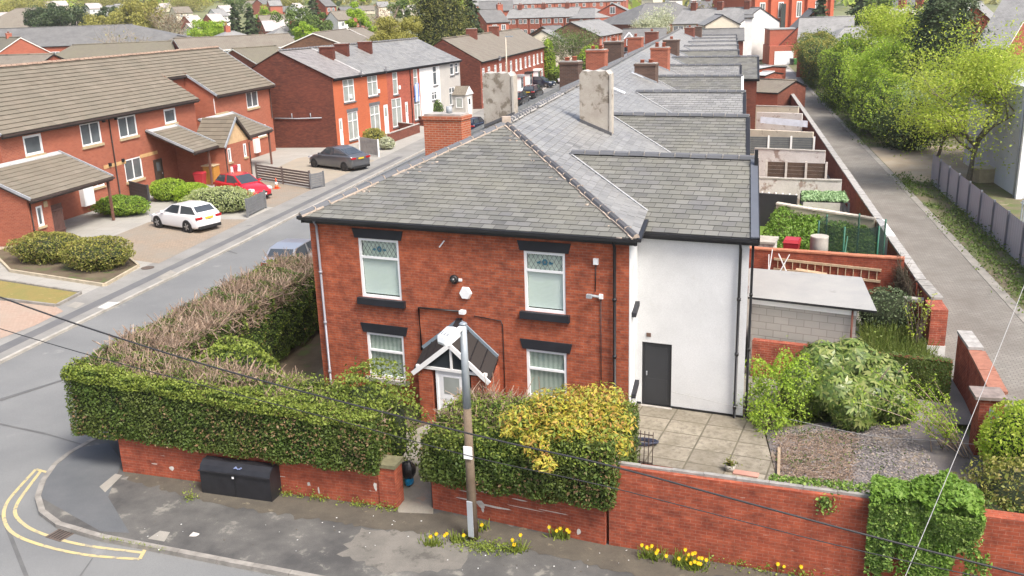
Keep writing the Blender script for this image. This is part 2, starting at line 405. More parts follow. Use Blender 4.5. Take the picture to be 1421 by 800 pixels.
def dish(parent, P, n):
    mb = MB(); P = Vector(P); n = Vector(n).normalized(); x = n.cross(Z).normalized(); y = x.cross(n)
    c = P+n*.25; k = 12; rim = [c+x*math.cos(6.283*i/k)*.3+y*math.sin(6.283*i/k)*.33 for i in range(k)]; m = c-n*.07
    for i in range(k): mb.face((m, rim[i], rim[(i+1) % k]), DISHM, True); mb.face((m-n*.01, rim[(i+1) % k], rim[i]), DISHM, True)
    mb.tube([P, m], .02, DISHM, 6); mb.tube([m-y*.28, c-y*.1+n*.3], .012, DISHM, 6); mb.tube([c-y*.1+n*.28, c-y*.1+n*.36], .03, DISHM, 6)
    return mb.build('satellite_dish', parent)
DISHM = paint('dish_grey', (.2,.2,.21), .5, .1)
# ------------------------------------------------------------------ a plain far house: ridge from A to B
def block(name, label, A, B, hd, drop, wh, wmat, rmat, group=None, hip=(0, 0), chim=(), wins=(), over=.25, cat='house', barge=None, potmat=None, cmat=None, winmat=None, gable=None, hd2=None, drop2=None, wsize=(1.0, 1.15), endwin=None):
    """A, B ridge ends; hd/drop half depth and fall of the near slope (hd2/drop2 far slope); wh wall height.
    wins: (side, fraction along, z from eave downwards) side 1 = near slope"""
    A, B = Vector(A), Vector(B); B.z = A.z if hip != 'free' else B.z; d = B-A; L = d.length; d.normalize(); x = Vector((d.y, -d.x, 0)).normalized()
    if x.dot(CC-A) < 0: x = -x
    hd2 = hd2 or hd; drop2 = drop2 or drop
    mid = (A+B)/2; base = Vector((mid.x, mid.y, A.z-drop-wh)); t = thing(name, label, cat, base, group)
    a0, b0 = A-d*hip[0], B+d*hip[1]
    # walls
    mb = MB(); i = .0
    n1 = [a0+x*(hd-over)-Z*drop, b0+x*(hd-over)-Z*drop]; n2 = [a0-x*(hd2-over)-Z*drop2, b0-x*(hd2-over)-Z*drop2]
    lo = min(drop+wh, 99)+1.5; zb = A.z-lo
    def low(p): return Vector((p.x, p.y, zb))
    e = d*(over*.6); c1, c2, c3, c4 = n1[0]+e, n1[1]-e, n2[1]-e, n2[0]+e
    up = Z*(over*drop/hd)
    mb.face((low(c1), low(c2), c2+up, c1+up), wmat); mb.face((low(c3), low(c4), c4+up, c3+up), wmat)
    gm = gable or wmat
    r0 = A+e-Z*.05; r1 = B-e-Z*.05
    if hip[0]: mb.face((low(c4), low(c1), c1, c4), wmat)
    else: mb.face((low(c4), low(c1), c1+up, r0, c4+up), gm)
    if hip[1]: mb.face((low(c2), low(c3), c3, c2), wmat)
    else: mb.face((low(c2), low(c3), c3+up, r1, c2+up), gm)
    mb.build('wall', t)
    mb = MB(); th = Z*.14
    e1, e2, e3, e4 = a0+x*hd-Z*drop, b0+x*hd-Z*drop, b0-x*hd2-Z*drop2, a0-x*hd2-Z*drop2
    mb.face((e1, e2, B, A), rmat); mb.face((e3, e4, A, B), rmat)
    bm = barge or GUT
    if hip[0]: mb.face((e4, e1, A), rmat)
    else: mb.face((e4, A, A-th, e4-th), bm); mb.face((A, e1, e1-th, A-th), bm)
    if hip[1]: mb.face((e2, e3, B), rmat)
    else: mb.face((e2, B, B-th, e2-th), bm); mb.face((B, e3, e3-th, B-th), bm)
    mb.face((e1, e1-th, e2-th, e2), bm); mb.face((e3, e3-th, e4-th, e4), bm)
    mb.face((e1-th, A-th, B-th, e2-th), bm); mb.face((e4-th, e3-th, B-th, A-th), bm)
    mb.tube([A+Z*.03, B+Z*.03], .1, rmat, 6)
    roof = mb.build('roof', t)
    for (fr, off, wd, hh, *_q, mm) in chim:
        p = A+d*(L*fr)+x*off; chimney(roof, p, A.z+hh, d, wd, .8, mm, pots=2 if potmat is None else 0)
    for (sd, fr, dz, *sz) in wins:
        ww, wh_ = sz if sz else wsize
        if sd == 1: O = c1+(c2-c1)*fr; un, nn = d, x
        elif sd == -1: O = c4+(c3-c4)*fr; un, nn = d, -x
        elif sd == 2: O = c1+(c4-c1)*fr; un, nn = -x, -d
        else: O = c2+(c3-c2)*fr; un, nn = -x, d
        O = Vector((O.x, O.y, A.z-drop-dz)); m2 = MB(); pm = winmat or PANE_M
        q = O-un*ww/2+nn*.02; m2.frame(q-nn*.05, un*ww, nn*.06, Z*wh_, UPVC); m2.frame(q+un*.09+Z*.09+nn*.012, un*(ww/2-.12), nn*.006, Z*(wh_-.18), pm); m2.frame(q+un*(ww/2+.03)+Z*.09+nn*.012, un*(ww/2-.12), nn*.006, Z*(wh_-.18), pm)
        m2.build('window', t)
    return t
# ------------------------------------------------------------------ foliage
def unit(a): return a/np.maximum(np.linalg.norm(a, axis=1, keepdims=True), 1e-9)
def leafquads(P, size, nrm=None, bias=.6, aspect=.55, sv=.35):
    P = np.asarray(P, float); n = len(P); a = unit(rng.normal(size=(n, 3)))
    nn = unit(rng.normal(size=(n, 3)))
    if nrm is not None: nn = unit(nn*(1-bias)+np.asarray(nrm)*bias)
    a = unit(np.cross(nn, a)); b = np.cross(nn, a)
    s = (size*(1+sv*rng.normal(size=(n, 1)))).clip(size*.35, size*2)*.5
    return np.stack([P-a*s, P+b*s*aspect, P+a*s, P-b*s*aspect], 1).reshape(-1, 3)
def lump(P, k=1.0, seed=0):
    r = np.random.default_rng(seed); v = np.zeros(len(P))
    for i in range(7):
        f = r.normal(size=3)*k*(1+.6*i); v += np.sin(P@f+r.uniform(0, 6.28))/(1+.5*i)
    return v/2.6
def on_quad(a, b, c, d, n):
    a, b, c, d = [np.array(x, float) for x in (a, b, c, d)]; s, t = rng.random((n, 1)), rng.random((n, 1))
    P = a*(1-s)*(1-t)+b*s*(1-t)+c*s*t+d*(1-s)*t; nr = np.cross(b-a, d-a); nr /= np.linalg.norm(nr); return P, np.repeat(nr[None], n, 0)
def sticks(P, dirs, L, w):
    n = len(P); dirs = unit(dirs); L = (L*(.5+rng.random((n, 1)))); side = unit(np.cross(dirs, rng.normal(size=(n, 3))))*w/2
    e = P+dirs*L; m = np.cross(side, dirs); 
    q1 = np.stack([P-side, P+side, e+side*.5, e-side*.5], 1).reshape(-1, 3); q2 = np.stack([P-m, P+m, e+m*.5, e-m*.5], 1).reshape(-1, 3)
    return np.concatenate([q1, q2])
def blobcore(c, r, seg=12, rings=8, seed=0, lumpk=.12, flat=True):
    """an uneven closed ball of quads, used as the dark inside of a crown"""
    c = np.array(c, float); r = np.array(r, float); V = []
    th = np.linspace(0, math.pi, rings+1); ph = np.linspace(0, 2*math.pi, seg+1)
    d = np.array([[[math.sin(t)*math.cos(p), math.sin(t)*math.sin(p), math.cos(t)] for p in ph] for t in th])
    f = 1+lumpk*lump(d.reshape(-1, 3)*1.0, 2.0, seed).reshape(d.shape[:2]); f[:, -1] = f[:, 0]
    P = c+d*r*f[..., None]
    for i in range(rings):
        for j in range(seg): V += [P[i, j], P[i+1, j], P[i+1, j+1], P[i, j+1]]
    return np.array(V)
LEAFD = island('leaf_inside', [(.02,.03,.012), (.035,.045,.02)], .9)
def leaf(name, cols, trans=.25, rough=.55, patch=None, scale=.8): return island(name, cols, rough, patch, spec=.3, trans=trans, scale=scale)
LF_HEDGE = leaf('leaf_hedge', [(.045,.085,.014), (.075,.13,.022), (.058,.108,.018), (.115,.175,.03), (.08,.095,.022)], patch=(.11,.13,.03))
LF_HEDGE_T = leaf('leaf_hedge_tips', [(.14,.2,.03), (.2,.26,.04), (.26,.31,.06), (.17,.22,.035)])
TWIG = island('dry_twig', [(.27,.19,.135), (.35,.255,.185), (.21,.145,.105), (.47,.37,.29), (.16,.11,.08)], .9)
BARK = paint('bark', (.12,.095,.07), .95, .35, 6)
LF_YEL = leaf('leaf_spring_yellow', [(.38,.50,.05), (.49,.58,.075), (.28,.41,.04), (.58,.62,.13)], trans=.5, patch=(.44,.5,.09))
LF_LIME = leaf('leaf_spring_lime', [(.32,.48,.045), (.42,.56,.06), (.23,.38,.035), (.5,.6,.1)], trans=.5)
LF_MID = leaf('leaf_mid_green', [(.09,.15,.03), (.13,.19,.04), (.07,.12,.025), (.17,.23,.055)])
LF_DARK = leaf('leaf_dark_green', [(.035,.06,.02), (.05,.08,.025), (.04,.066,.024), (.075,.105,.035)], trans=.1)
LF_CONI = leaf('leaf_conifer_olive', [(.05,.068,.012), (.10,.112,.02), (.07,.088,.016), (.19,.18,.035), (.028,.04,.01)], trans=.1)
LF_OLIVE = leaf('leaf_olive_yellow', [(.28,.27,.055), (.35,.33,.08), (.22,.22,.05)], trans=.3)
LF_PALE = leaf('leaf_pale_variegated', [(.36,.42,.17), (.46,.5,.24), (.26,.34,.1), (.56,.58,.36)], trans=.3)
LF_BLOS = leaf('blossom_pale', [(.5,.52,.36), (.56,.58,.42), (.42,.46,.26)], trans=.3)
LF_ACER = leaf('leaf_gold_acer', [(.44,.43,.045), (.52,.46,.06), (.5,.3,.07), (.38,.42,.06), (.48,.25,.09)], trans=.35)
LF_FAT = leaf('leaf_glossy_palmate', [(.10,.16,.035), (.17,.235,.05), (.29,.32,.11), (.05,.095,.025), (.14,.2,.045)], trans=.2, rough=.35)
LF_GRASS = leaf('leaf_bright_ground', [(.13,.24,.03), (.18,.31,.045), (.1,.19,.025), (.22,.34,.06)], trans=.3)
LF_IVY = leaf('leaf_ivy', [(.10,.19,.035), (.17,.28,.05), (.28,.38,.09), (.05,.105,.02)], trans=.2, rough=.45)
LF_PRIV = leaf('leaf_laurel_green', [(.18,.29,.035), (.25,.37,.045), (.32,.43,.06), (.11,.19,.025)], trans=.25)
LF_BROWN = leaf('leaf_brown', [(.16,.1,.05), (.2,.13,.06), (.13,.09,.04)], trans=.1)
LF_SHRUB = leaf('leaf_shrub_olive', [(.15,.18,.03), (.2,.22,.04), (.11,.135,.025), (.25,.24,.07), (.18,.125,.05)], trans=.25)
def bush(name, label, c, r, lf, n, size, group=None, cat='shrub', seed=1, tips=None, tipn=0, lmp=.18, core=True, dome=True, rough=.04):
    """one rounded shrub standing at c (ground), r = half sizes; leaves through an outer shell"""
    c = Vector(c); t = thing(name, label, cat, c, group); cz = np.array([c.x, c.y, c.z+r[2]*(.5 if dome else 1.0)]); rr = np.array([r[0], r[1], r[2]*(.55 if dome else 1.0)])
    d = unit(rng.normal(size=(n, 3))); k = 1+lmp*lump(d*1.6, 1.4, seed); dep = 1-np.abs(rng.normal(size=n))*.14+rng.normal(size=n)*rough
    P = cz+d*rr*(k*dep)[:, None]; P[:, 2] = np.maximum(P[:, 2], c.z+.03)
    V = [leafquads(P, size, d, .45)]; mi = [np.zeros(n, int)]
    if tipn:
        d2 = unit(rng.normal(size=(tipn, 3))+np.array([0, 0, .9])); P2 = cz+d2*rr*(1+lmp*lump(d2*1.6, 1.4, seed)+.02)[:, None]
        V.append(leafquads(P2, size, d2, .3)); mi.append(np.ones(tipn, int))
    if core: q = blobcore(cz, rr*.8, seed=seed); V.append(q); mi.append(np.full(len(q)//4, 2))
    quadmesh('foliage', np.concatenate(V), None, t, np.concatenate(mi), [lf, tips or lf, LEAFD])
    mb = MB(); mb.tube([c, c+Z*r[2]*.5], [.06, .03], BARK, 6)
    for i in range(5): 
        a = i*1.3; mb.tube([c+Z*.1, c+Vector((math.cos(a)*r[0]*.5, math.sin(a)*r[1]*.5, r[2]*.55))], [.03, .012], BARK, 5)
    mb.build('stem', t); return t
def tree(name, label, base, h, cr, lf, n, size, group=None, th=.25, levels=3, seed=1, spread=.9, tips_only=True, trunk=None, shape='round', bark=BARK, sparse=.5, tip_lf=None, cr_y=None, trunks=1, cat='tree'):
    base = Vector(base); rr = random.Random(seed); t = thing(name, label, cat, base, group); mb = MB(); tips = []
    tr = trunk or h*.022
    cz = base.z+h*(th+(1-th)*.5); rz = h*(1-th)*.5; ry = cr_y or cr
    def inside(p):
        q = ((p.x-base.x)/cr)**2+((p.y-base.y)/ry)**2+((p.z-cz)/rz)**2; return q < 1.08
    def grow(p, d, L, r, lv):
        q = p
        segs = 3
        for i in range(segs):
            d = (d+Vector((rr.gauss(0, .13), rr.gauss(0, .13), rr.gauss(.04, .1)))).normalized(); q2 = q+d*L/segs
            if lv < levels and not inside(q2) and lv > 0: q2 = q+d*L/segs*.4
            if r > .006*h/8 or lv < 2: mb.tube([q, q2], [r*(1-.25*i), r*(1-.25*(i+1))], bark, 5 if lv else 8, False)
            q = q2
            if lv >= levels-1: tips.append(tuple(q))
        if lv < levels:
            for k in range(rr.randint(3, 4) if lv else rr.randint(6, 8)):
                an = rr.uniform(0, 6.28); el = rr.uniform(.15, 1.0) if lv == 0 else rr.uniform(-.2, .9)
                nd = Vector((math.cos(an)*spread, math.sin(an)*spread, el)); nd = (nd.normalized()*.75+d*.35).normalized()
                st = p+(q-p)*rr.uniform(.45, 1.0)
                grow(st, nd, max(L*rr.uniform(.5, .75), cr*rr.uniform(.7, 1.05) if lv == 0 else 0), r*.5, lv+1)
    for k in range(trunks):
        o = Vector((rr.uniform(-.3, .3), rr.uniform(-.3, .3), 0))*(cr*.4 if trunks > 1 else 0)
        grow(base+o-Z*.1, Vector((rr.uniform(-.08, .08), rr.uniform(-.08, .08), 1)), h*(th+.25), tr, 0)
    mb.build('trunk', t)
    T = np.array(tips); m = len(T)
    # extra clump centres spread through an uneven shell
    k = max(40, int(cr*cr*3.2)); dd = unit(rng.normal(size=(k, 3))); ff = (1+.22*lump(dd*1.5, 1.5, seed))*(rng.random(k)**.4)
    E = np.array([base.x, base.y, cz])+dd*np.array([cr, ry, rz])*ff[:, None]
    if shape == 'cone': E[:, :2] = np.array([base.x, base.y])+(E[:, :2]-np.array([base.x, base.y]))*(1-.75*((E[:, 2:3]-base.z)/h).clip(0, 1))
    C = np.concatenate([T, E]) if sparse < 1 else T
    idx = np.where(rng.random(n) < .22, rng.integers(0, m, n), rng.integers(0, len(C), n)); w = rng.random(len(C))**1.2
    keep = rng.random(n) < .15+.85*w[idx]; idx = idx[keep]
    sg = min(.5, cr*.09)*(.6+.9*w[idx])[:, None]
    P = C[idx]+rng.normal(size=(len(idx), 3))*sg*np.array([1, 1, .6]); P = P[P[:, 2] > base.z+.3]
    q = ((P-np.array([base.x, base.y, cz]))/np.array([cr, ry, rz])); P = P[(q**2).sum(1) < 1.35]
    up = np.repeat(np.array([[0, 0, 1.]]), len(P), 0)
    V = leafquads(P, size, up, .35)
    quadmesh('crown', V, lf, t); return t
def conifer(name, label, base, h, cr, lf, n, size, group=None, seed=1, power=.8, droop=.25, skirt=.04, bark=BARK, top=.0):
    base = Vector(base); t = thing(name, label, 'tree', base, group); mb = MB(); mb.tube([base-Z*.2, base+Z*h*.95], [h*.02, .03], bark, 7); mb.build('trunk', t)
    r = np.random.default_rng(seed); nb = max(40, n//28); z = skirt+(1-skirt)*r.random(nb)**1.25; an = r.uniform(0, 6.283, nb); R = cr*(1-z*(1-top))**power*(.75+.4*r.random(nb))
    b = r.integers(0, nb, n); s = r.random(n)**.6
    x = base.x+np.cos(an[b])*R[b]*s; y = base.y+np.sin(an[b])*R[b]*s; zz = base.z+h*z[b]-R[b]*s**2*droop+.12*R[b]*s
    wd = (.05+.10*R[b])*(1-.4*s); P = np.stack([x, y, zz], 1)+r.normal(size=(n, 3))*np.stack([wd, wd, wd*.35], 1); P[:, 2] = np.maximum(P[:, 2], base.z+.1)
    up = np.stack([np.cos(an[b])*.5, np.sin(an[b])*.5, np.ones(n)], 1)
    V = leafquads(P, size, unit(up), .6); core = []
    for i in range(4):
        z0, z1 = i/4, (i+1)/4+.02; c = []
        for k in range(8):
            a0, a1 = k*.7854, (k+1)*.7854; r0, r1 = cr*.62*(1-z0*(1-top))**power, cr*.62*(1-min(1, z1)*(1-top))**power
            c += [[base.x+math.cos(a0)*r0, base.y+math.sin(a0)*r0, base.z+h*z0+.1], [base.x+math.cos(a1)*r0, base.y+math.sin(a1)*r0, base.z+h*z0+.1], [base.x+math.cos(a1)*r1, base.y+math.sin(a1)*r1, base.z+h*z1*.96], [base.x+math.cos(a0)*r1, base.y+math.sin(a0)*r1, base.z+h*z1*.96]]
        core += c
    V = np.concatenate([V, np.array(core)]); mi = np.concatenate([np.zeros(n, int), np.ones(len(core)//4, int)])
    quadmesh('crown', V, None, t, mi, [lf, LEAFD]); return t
# ------------------------------------------------------------------ cars (x forward, built at the origin)
def carpaint(name, c, rough=.25, metal=0.0):
    m, nt, bs = nodes(name); f = noise(nt, pos(nt), 2.0, 3)
    nt.links.new(mixc(nt, f, [x*.92 for x in c], c), bs.inputs['Base Color']); bs.inputs['Roughness'].default_value = rough; bs.inputs['Metallic'].default_value = metal
    bs.inputs['Coat Weight'].default_value = .6; bs.inputs['Coat Roughness'].default_value = .08; return m
TYRE = paint('tyre_rubber', (.012,.012,.013), .8, .2); RIM = paint('alloy_rim', (.45,.45,.46), .35, .1, metal=.8); RIMB = paint('black_rim', (.02,.02,.022), .4, .1)
REDL = paint('red_lamp', (.35,.01,.015), .2, .1); CLRL = paint('clear_lamp', (.6,.62,.65), .15, .05); PLY = paint('yellow_plate', (.6,.42,.04), .5, .05); PLW = paint('white_plate', (.7,.7,.68), .5, .05)
CARGL = glass('car_glass', (.03,.036,.042), .03); TRIM = paint('black_trim', (.015,.015,.016), .6, .2)
def car(label, loc, heading, paintm, L=4.25, W=1.78, Hh=1.43, kind='hatch', rim=RIM, group=None):
    t = thing('parked_car', label, 'car', (0,0,0), group); hw = W/2; belt = Hh*.655; hood = Hh*.56
    f, r = L/2, -L/2
    if kind == 'hatch': cab = (f-1.15, f-2.0, r+.55, r+.08)     # screen base, roof front, roof rear, tail base
    elif kind == 'coupe': cab = (f-1.35, f-2.15, r+1.55, r+.32)
    else: cab = (f-1.15, f-1.8, r+.5, r+.16)
    S = []   # stations: x, half width, sill z, shoulder z, centre z
    for x, w_, zl, zs, zc in ((f, .62, .3, .5, .55), (f-.06, .78, .22, .58, .64), (f-.3, .92, .18, hood-.12, hood-.03), (f-.75, .985, .17, hood-.05, hood+.035), (cab[0], 1, .17, belt-.05, belt-.02), (0, 1, .17, belt-.01, belt), (r+1.0, 1, .17, belt+.02, belt+.02), (r+.55, .985, .18, belt+.03, belt+.04), (r+.14, .93, .22, belt+.02, belt+.03), (r+.02, .86, .3, belt-.12, belt-.06), (r, .78, .36, .55, .6)):
        S.append((x, hw*w_, zl, zs, zc))
    def ring(s):
        x, w_, zl, zs, zc = s; half = [(0, zl), (w_*.86, zl), (w_*.965, zl+.08), (w_, (zl+zs)*.5+.02), (w_*.985, zs-.05), (w_*.93, zs), (w_*.5, zc-.005), (0, zc)]
        return [Vector((x, y, z)) for y, z in half]+[Vector((x, -y, z)) for y, z in half[-2:0:-1]]
    mb = MB(); R = [ring(s) for s in S]; k = len(R[0]); base = 0
    for q in R: mb.v += [tuple(p) for p in q]
    pi = mb.mi(paintm)
    for i in range(len(R)-1):
        for j in range(k):
            a, b = i*k+j, i*k+(j+1) % k; mb.f.append((a, b, b+k, a+k)); mb.m.append(pi); mb.sm.append(True); mb.uv += [(0, 0)]*4
    for i, rev in ((0, True), (len(R)-1, False)):
        idx = [i*k+j for j in range(k)]; mb.f.append(tuple(idx[::-1] if rev else idx)); mb.m.append(pi); mb.sm.append(True); mb.uv += [(0, 0)]*k
    # cabin
    wb, wt, zb = hw*.93, hw*.74, belt-.02
    xb = [cab[0], cab[1], cab[2], cab[3]]
    def cabring(y, yt, z, zt): pass
    B = [Vector((xb[0], s*wb*.9, zb)) for s in (1, -1)]; C = [Vector((xb[3], s*wb*.88, zb+.04)) for s in (1, -1)]
    T1 = [Vector((xb[1], s*wt*.93, Hh-.04)) for s in (1, -1)]; M1 = [Vector(((xb[1]+xb[2])/2, s*wt, Hh)) for s in (1, -1)]; T2 = [Vector((xb[2], s*wt*.93, Hh-(.05 if kind != 'coupe' else .1))) for s in (1, -1)]
    SB = [Vector(((xb[1]+xb[2])/2, s*wb, zb)) for s in (1, -1)]
    def q(*p): mb.face(p, paintm)
    q(B[1], B[0], T1[0], T1[1]); q(T1[1], T1[0], M1[0], M1[1]); q(M1[1], M1[0], T2[0], T2[1]); q(T2[1], T2[0], C[0], C[1])
    for s, fl in ((0, False), (1, True)):
        for poly in ((B[s], SB[s], M1[s], T1[s]), (SB[s], C[s], T2[s], M1[s])): q(*(poly[::-1] if not fl else poly))
    body = tidy(mb.build('body', t), .035, 2)
    # glass
    def inset(name, p, a=.05, b=.05, off=.012, top=.05):
        p = [Vector(x) for x in p]; c = sum(p, Vector())/4; n = (p[1]-p[0]).cross(p[3]-p[0]).normalized()
        if n.dot(c-Vector((0, 0, .6))) < 0: n = -n
        g = []
        for s_, t_ in ((a, b), (1-a, b), (1-a, 1-top), (a, 1-top)):
            g.append(p[0]*(1-s_)*(1-t_)+p[1]*s_*(1-t_)+p[2]*s_*t_+p[3]*(1-s_)*t_+n*off)
        m = MB(); m.face(g if (g[1]-g[0]).cross(g[3]-g[0]).dot(n) > 0 else g[::-1], CARGL); m.build(name, t, False)
    inset('windscreen', (B[0], B[1], T1[1], T1[0]), .05, .08); inset('rear_window', (C[1], C[0], T2[0], T2[1]), .07, .3 if kind == 'hatch' else .2)
    for s in (0, 1):
        inset('side_window', (B[s], SB[s], M1[s], T1[s]), .1, .1); inset('side_window', (SB[s], C[s], T2[s], M1[s]), .04, .12)
    # trim, arches and wheels
    wr = .32; wx = (f-.86, r+.82)
    for x in wx:
        for s in (1, -1):
            m = MB(); y = s*hw
            m.tube([Vector((x, y*.80, wr)), Vector((x, y*1.004, wr))], wr+.055, TRIM, 20); m.build('wheel_arch', t, False)
            m = MB(); m.tube([Vector((x, y*.82, wr)), Vector((x, y*.97, wr)), Vector((x, y*1.012, wr))], [wr, wr, wr*.93], TYRE, 20); w = m.build('wheel', t, False)
            m = MB(); m.tube([Vector((x, y*1.0, wr)), Vector((x, y*1.018, wr))], wr*.66, TRIM if rim is not RIMB else RIMB, 18)
            for a in range(5):
                e = Vector((math.cos(a*1.2566), 0, math.sin(a*1.2566))); c = Vector((x, y*1.02, wr)); m.bar(c, c+e*wr*.62, .07, .012, rim, up=(0, 1, 0))
            m.build('rim', w, False)
    m = MB(); m.box((f-.02, 0, .2), (.1, W*.72, .1), TRIM); m.box((f-.015, 0, .42), (.07, W*.36, .12), TRIM); m.build('grille', t, False)
    for s in (1, -1):
        m = MB(); m.frame(Vector((f-.42, s*hw*.62, hood-.2)), Vector((.3, 0, -.03)), Vector((0, s*hw*.3, 0)), Vector((0, 0, .13)), CLRL); m.build('headlight', t, False)
        m = MB(); m.frame(Vector((r-.012, s*hw*.48, belt-.2)), Vector((.3, 0, .0)), Vector((0, s*hw*.43, 0)), Vector((0, 0, .13)), REDL); m.build('tail_light', t, False)
        m = MB(); m.frame(Vector((cab[0]-.35, s*hw*.93, belt-.0)), Vector((.12, 0, 0)), Vector((0, s*.2, 0)), Vector((0, 0, .12)), paintm); m.build('wing_mirror', t, False)
    m = MB(); m.box((r-.012, 0, belt-.22), (.05, .5, .11), PLY); m.build('number_plate', t, False)
    m = MB(); m.box((f+.005, 0, .33), (.05, .5, .1), PLW); m.build('number_plate', t, False)
    m = MB(); m.box((r+.02, 0, .2), (.12, W*.8, .16), TRIM); m.build('bumper', t, False)
    t.location = loc; t.rotation_euler = (0, 0, heading); return t
def ftree(label, base, h, cr, lf, n, size, group=None, seed=1, lmp=.3, name='tree', trunk=.02, bark=BARK, low=.12):
    """a far tree: trunk, limbs and an uneven leafy crown"""
    base = Vector(base); t = thing(name, label, 'tree', base, group); rz = h*(1-low)*.5; c = np.array([base.x, base.y, base.z+h*low+rz]); mb = MB(); mb.tube([base-Z*.3, base+Z*h*.75], [h*trunk, h*trunk*.4], bark, 6)
    for i in range(6): a = i*1.1+seed; mb.tube([base+Z*h*(.2+.06*i), base+Vector((math.cos(a)*cr*.7, math.sin(a)*cr*.7, h*(.45+.07*i)))], [h*.009, h*.003], bark, 5)
    mb.build('trunk', t)
    k = 46; cd = unit(rng.normal(size=(k, 3))); cc = c+cd*np.array([cr, cr, rz])*(1+lmp*lump(cd*1.6, 1.5, seed))[:, None]*(.35+.6*rng.random((k, 1))**.5); rr = cr*(.16+.2*rng.random(k))
    i = rng.integers(0, k, n); d = unit(rng.normal(size=(n, 3))); P = cc[i]+d*(rr[i]*(.55+.5*rng.random(n)))[:, None]*np.array([1, 1, .75]); P[:, 2] = np.maximum(P[:, 2], base.z+.3)
    quadmesh('crown', leafquads(P, size, d+np.array([0, 0, .5]), .45), lf, t); return t
# ================================================================== THE SETTING
TF_ = 2.27
ORD = ['first', 'second', 'third', 'fourth', 'fifth', 'sixth', 'seventh', 'eighth', 'ninth', 'tenth', 'eleventh', 'twelfth', 'thirteenth', 'fourteenth', 'fifteenth', 'sixteenth', 'seventeenth', 'eighteenth', 'nineteenth', 'twentieth', 'twenty-first', 'twenty-second', 'twenty-third', 'twenty-fourth']
def sstep(a, b, x): t = min(1, max(0, (x-a)/(b-a))); return t*t*(3-2*t)
def land(x, y):
    dx, dy = x-CC.x, y-CC.y; r = math.hypot(dx, dy); az = math.degrees(math.atan2(dx, dy))
    k = sstep(-8, -27, az) if az < -8 else 0.0
    s = .016+.027*k; r0 = 340-165*k
    return -.14+max(0, r-r0)*s*sstep(0, 120, r-r0)
M_ROAD = ground_mat('asphalt_road', (.165,.17,.17), (.215,.22,.215), .25, 45, .85, (.25,.25,.24), .8, .64, .0)
M_PAVE = ground_mat('asphalt_pavement', (.07,.069,.067), (.155,.15,.138), .8, 40, .9, (.23,.22,.19), 1.6, .58)
M_FOOT = ground_mat('footway_grey', (.22,.215,.2), (.29,.285,.265), .6, 35, .9, (.15,.15,.145), 1.0, .62)
M_KERB = paint('kerb_stone', (.24,.225,.2), .9, .3, 3)
M_LAND = ground_mat('far_land', (.13,.15,.06), (.24,.24,.12), .02, .3, .95, (.2,.18,.12), .03, .6)
M_SOIL = ground_mat('soil_ground', (.10,.075,.05), (.16,.13,.085), 1.2, 25, .95, (.09,.12,.04), 1.5, .55)
M_YARD = ground_mat('yard_ground', (.2,.19,.17), (.28,.26,.23), .8, 25, .95, (.14,.15,.08), 1.0, .62)
M_VERGE = ground_mat('verge_ground', (.16,.13,.09), (.09,.13,.035), .8, 25, .95, (.24,.2,.14), 1.2, .58)
M_DRY = ground_mat('dirt_patch', (.32,.26,.18), (.38,.33,.25), .6, 20, .95)
def pavers(name, c1, c2, mortar, bw, bh, ms, patch, rot=0.0):
    m, nt, bs = nodes(name); p = pos(nt); mp = N(nt, 'ShaderNodeMapping'); mp.inputs['Rotation'].default_value = (0, 0, rot); nt.links.new(p, mp.inputs[0])
    b = N(nt, 'ShaderNodeTexBrick', Scale=1.0); b.inputs['Brick Width'].default_value = bw; b.inputs['Row Height'].default_value = bh; b.inputs['Mortar Size'].default_value = ms
    for k, c in (('Color1', c1), ('Color2', c2), ('Mortar', mortar)): b.inputs[k].default_value = rgba(c)
    nt.links.new(mp.outputs[0], b.inputs['Vector'])
    f = ramp(nt, noise(nt, p, .5, 6, .65), [(.38, 0.0), (.68, .8)]); col = mixc(nt, f, b.outputs['Color'], patch)
    g = noise(nt, p, 18, 3, .7); col = mixc(nt, ramp(nt, g, [(.4, 0.0), (.75, .3)]), col, mortar)
    nt.links.new(col, bs.inputs['Base Color']); bs.inputs['Roughness'].default_value = .9; bs.inputs['Specular IOR Level'].default_value = .25
    bump(nt, bs, b.outputs['Fac'], .3, -.008); return m
M_ALLEY = pavers('alley_setts', (.21,.2,.175), (.27,.255,.225), (.14,.132,.12), .22, .11, .014, (.135,.122,.105), .05)
M_BLOCK = pavers('parking_blocks', (.27,.215,.16), (.33,.26,.195), (.2,.165,.125), .2, .1, .008, (.24,.225,.19), .3)
M_BLOCKR = pavers('drive_blocks_red', (.36,.25,.19), (.42,.31,.24), (.27,.19,.15), .2, .1, .008, (.34,.28,.22), .2)
M_SLABS = pavers('path_slabs', (.33,.32,.29), (.37,.355,.32), (.22,.21,.19), 1.2, .9, .012, (.29,.28,.25), 0)
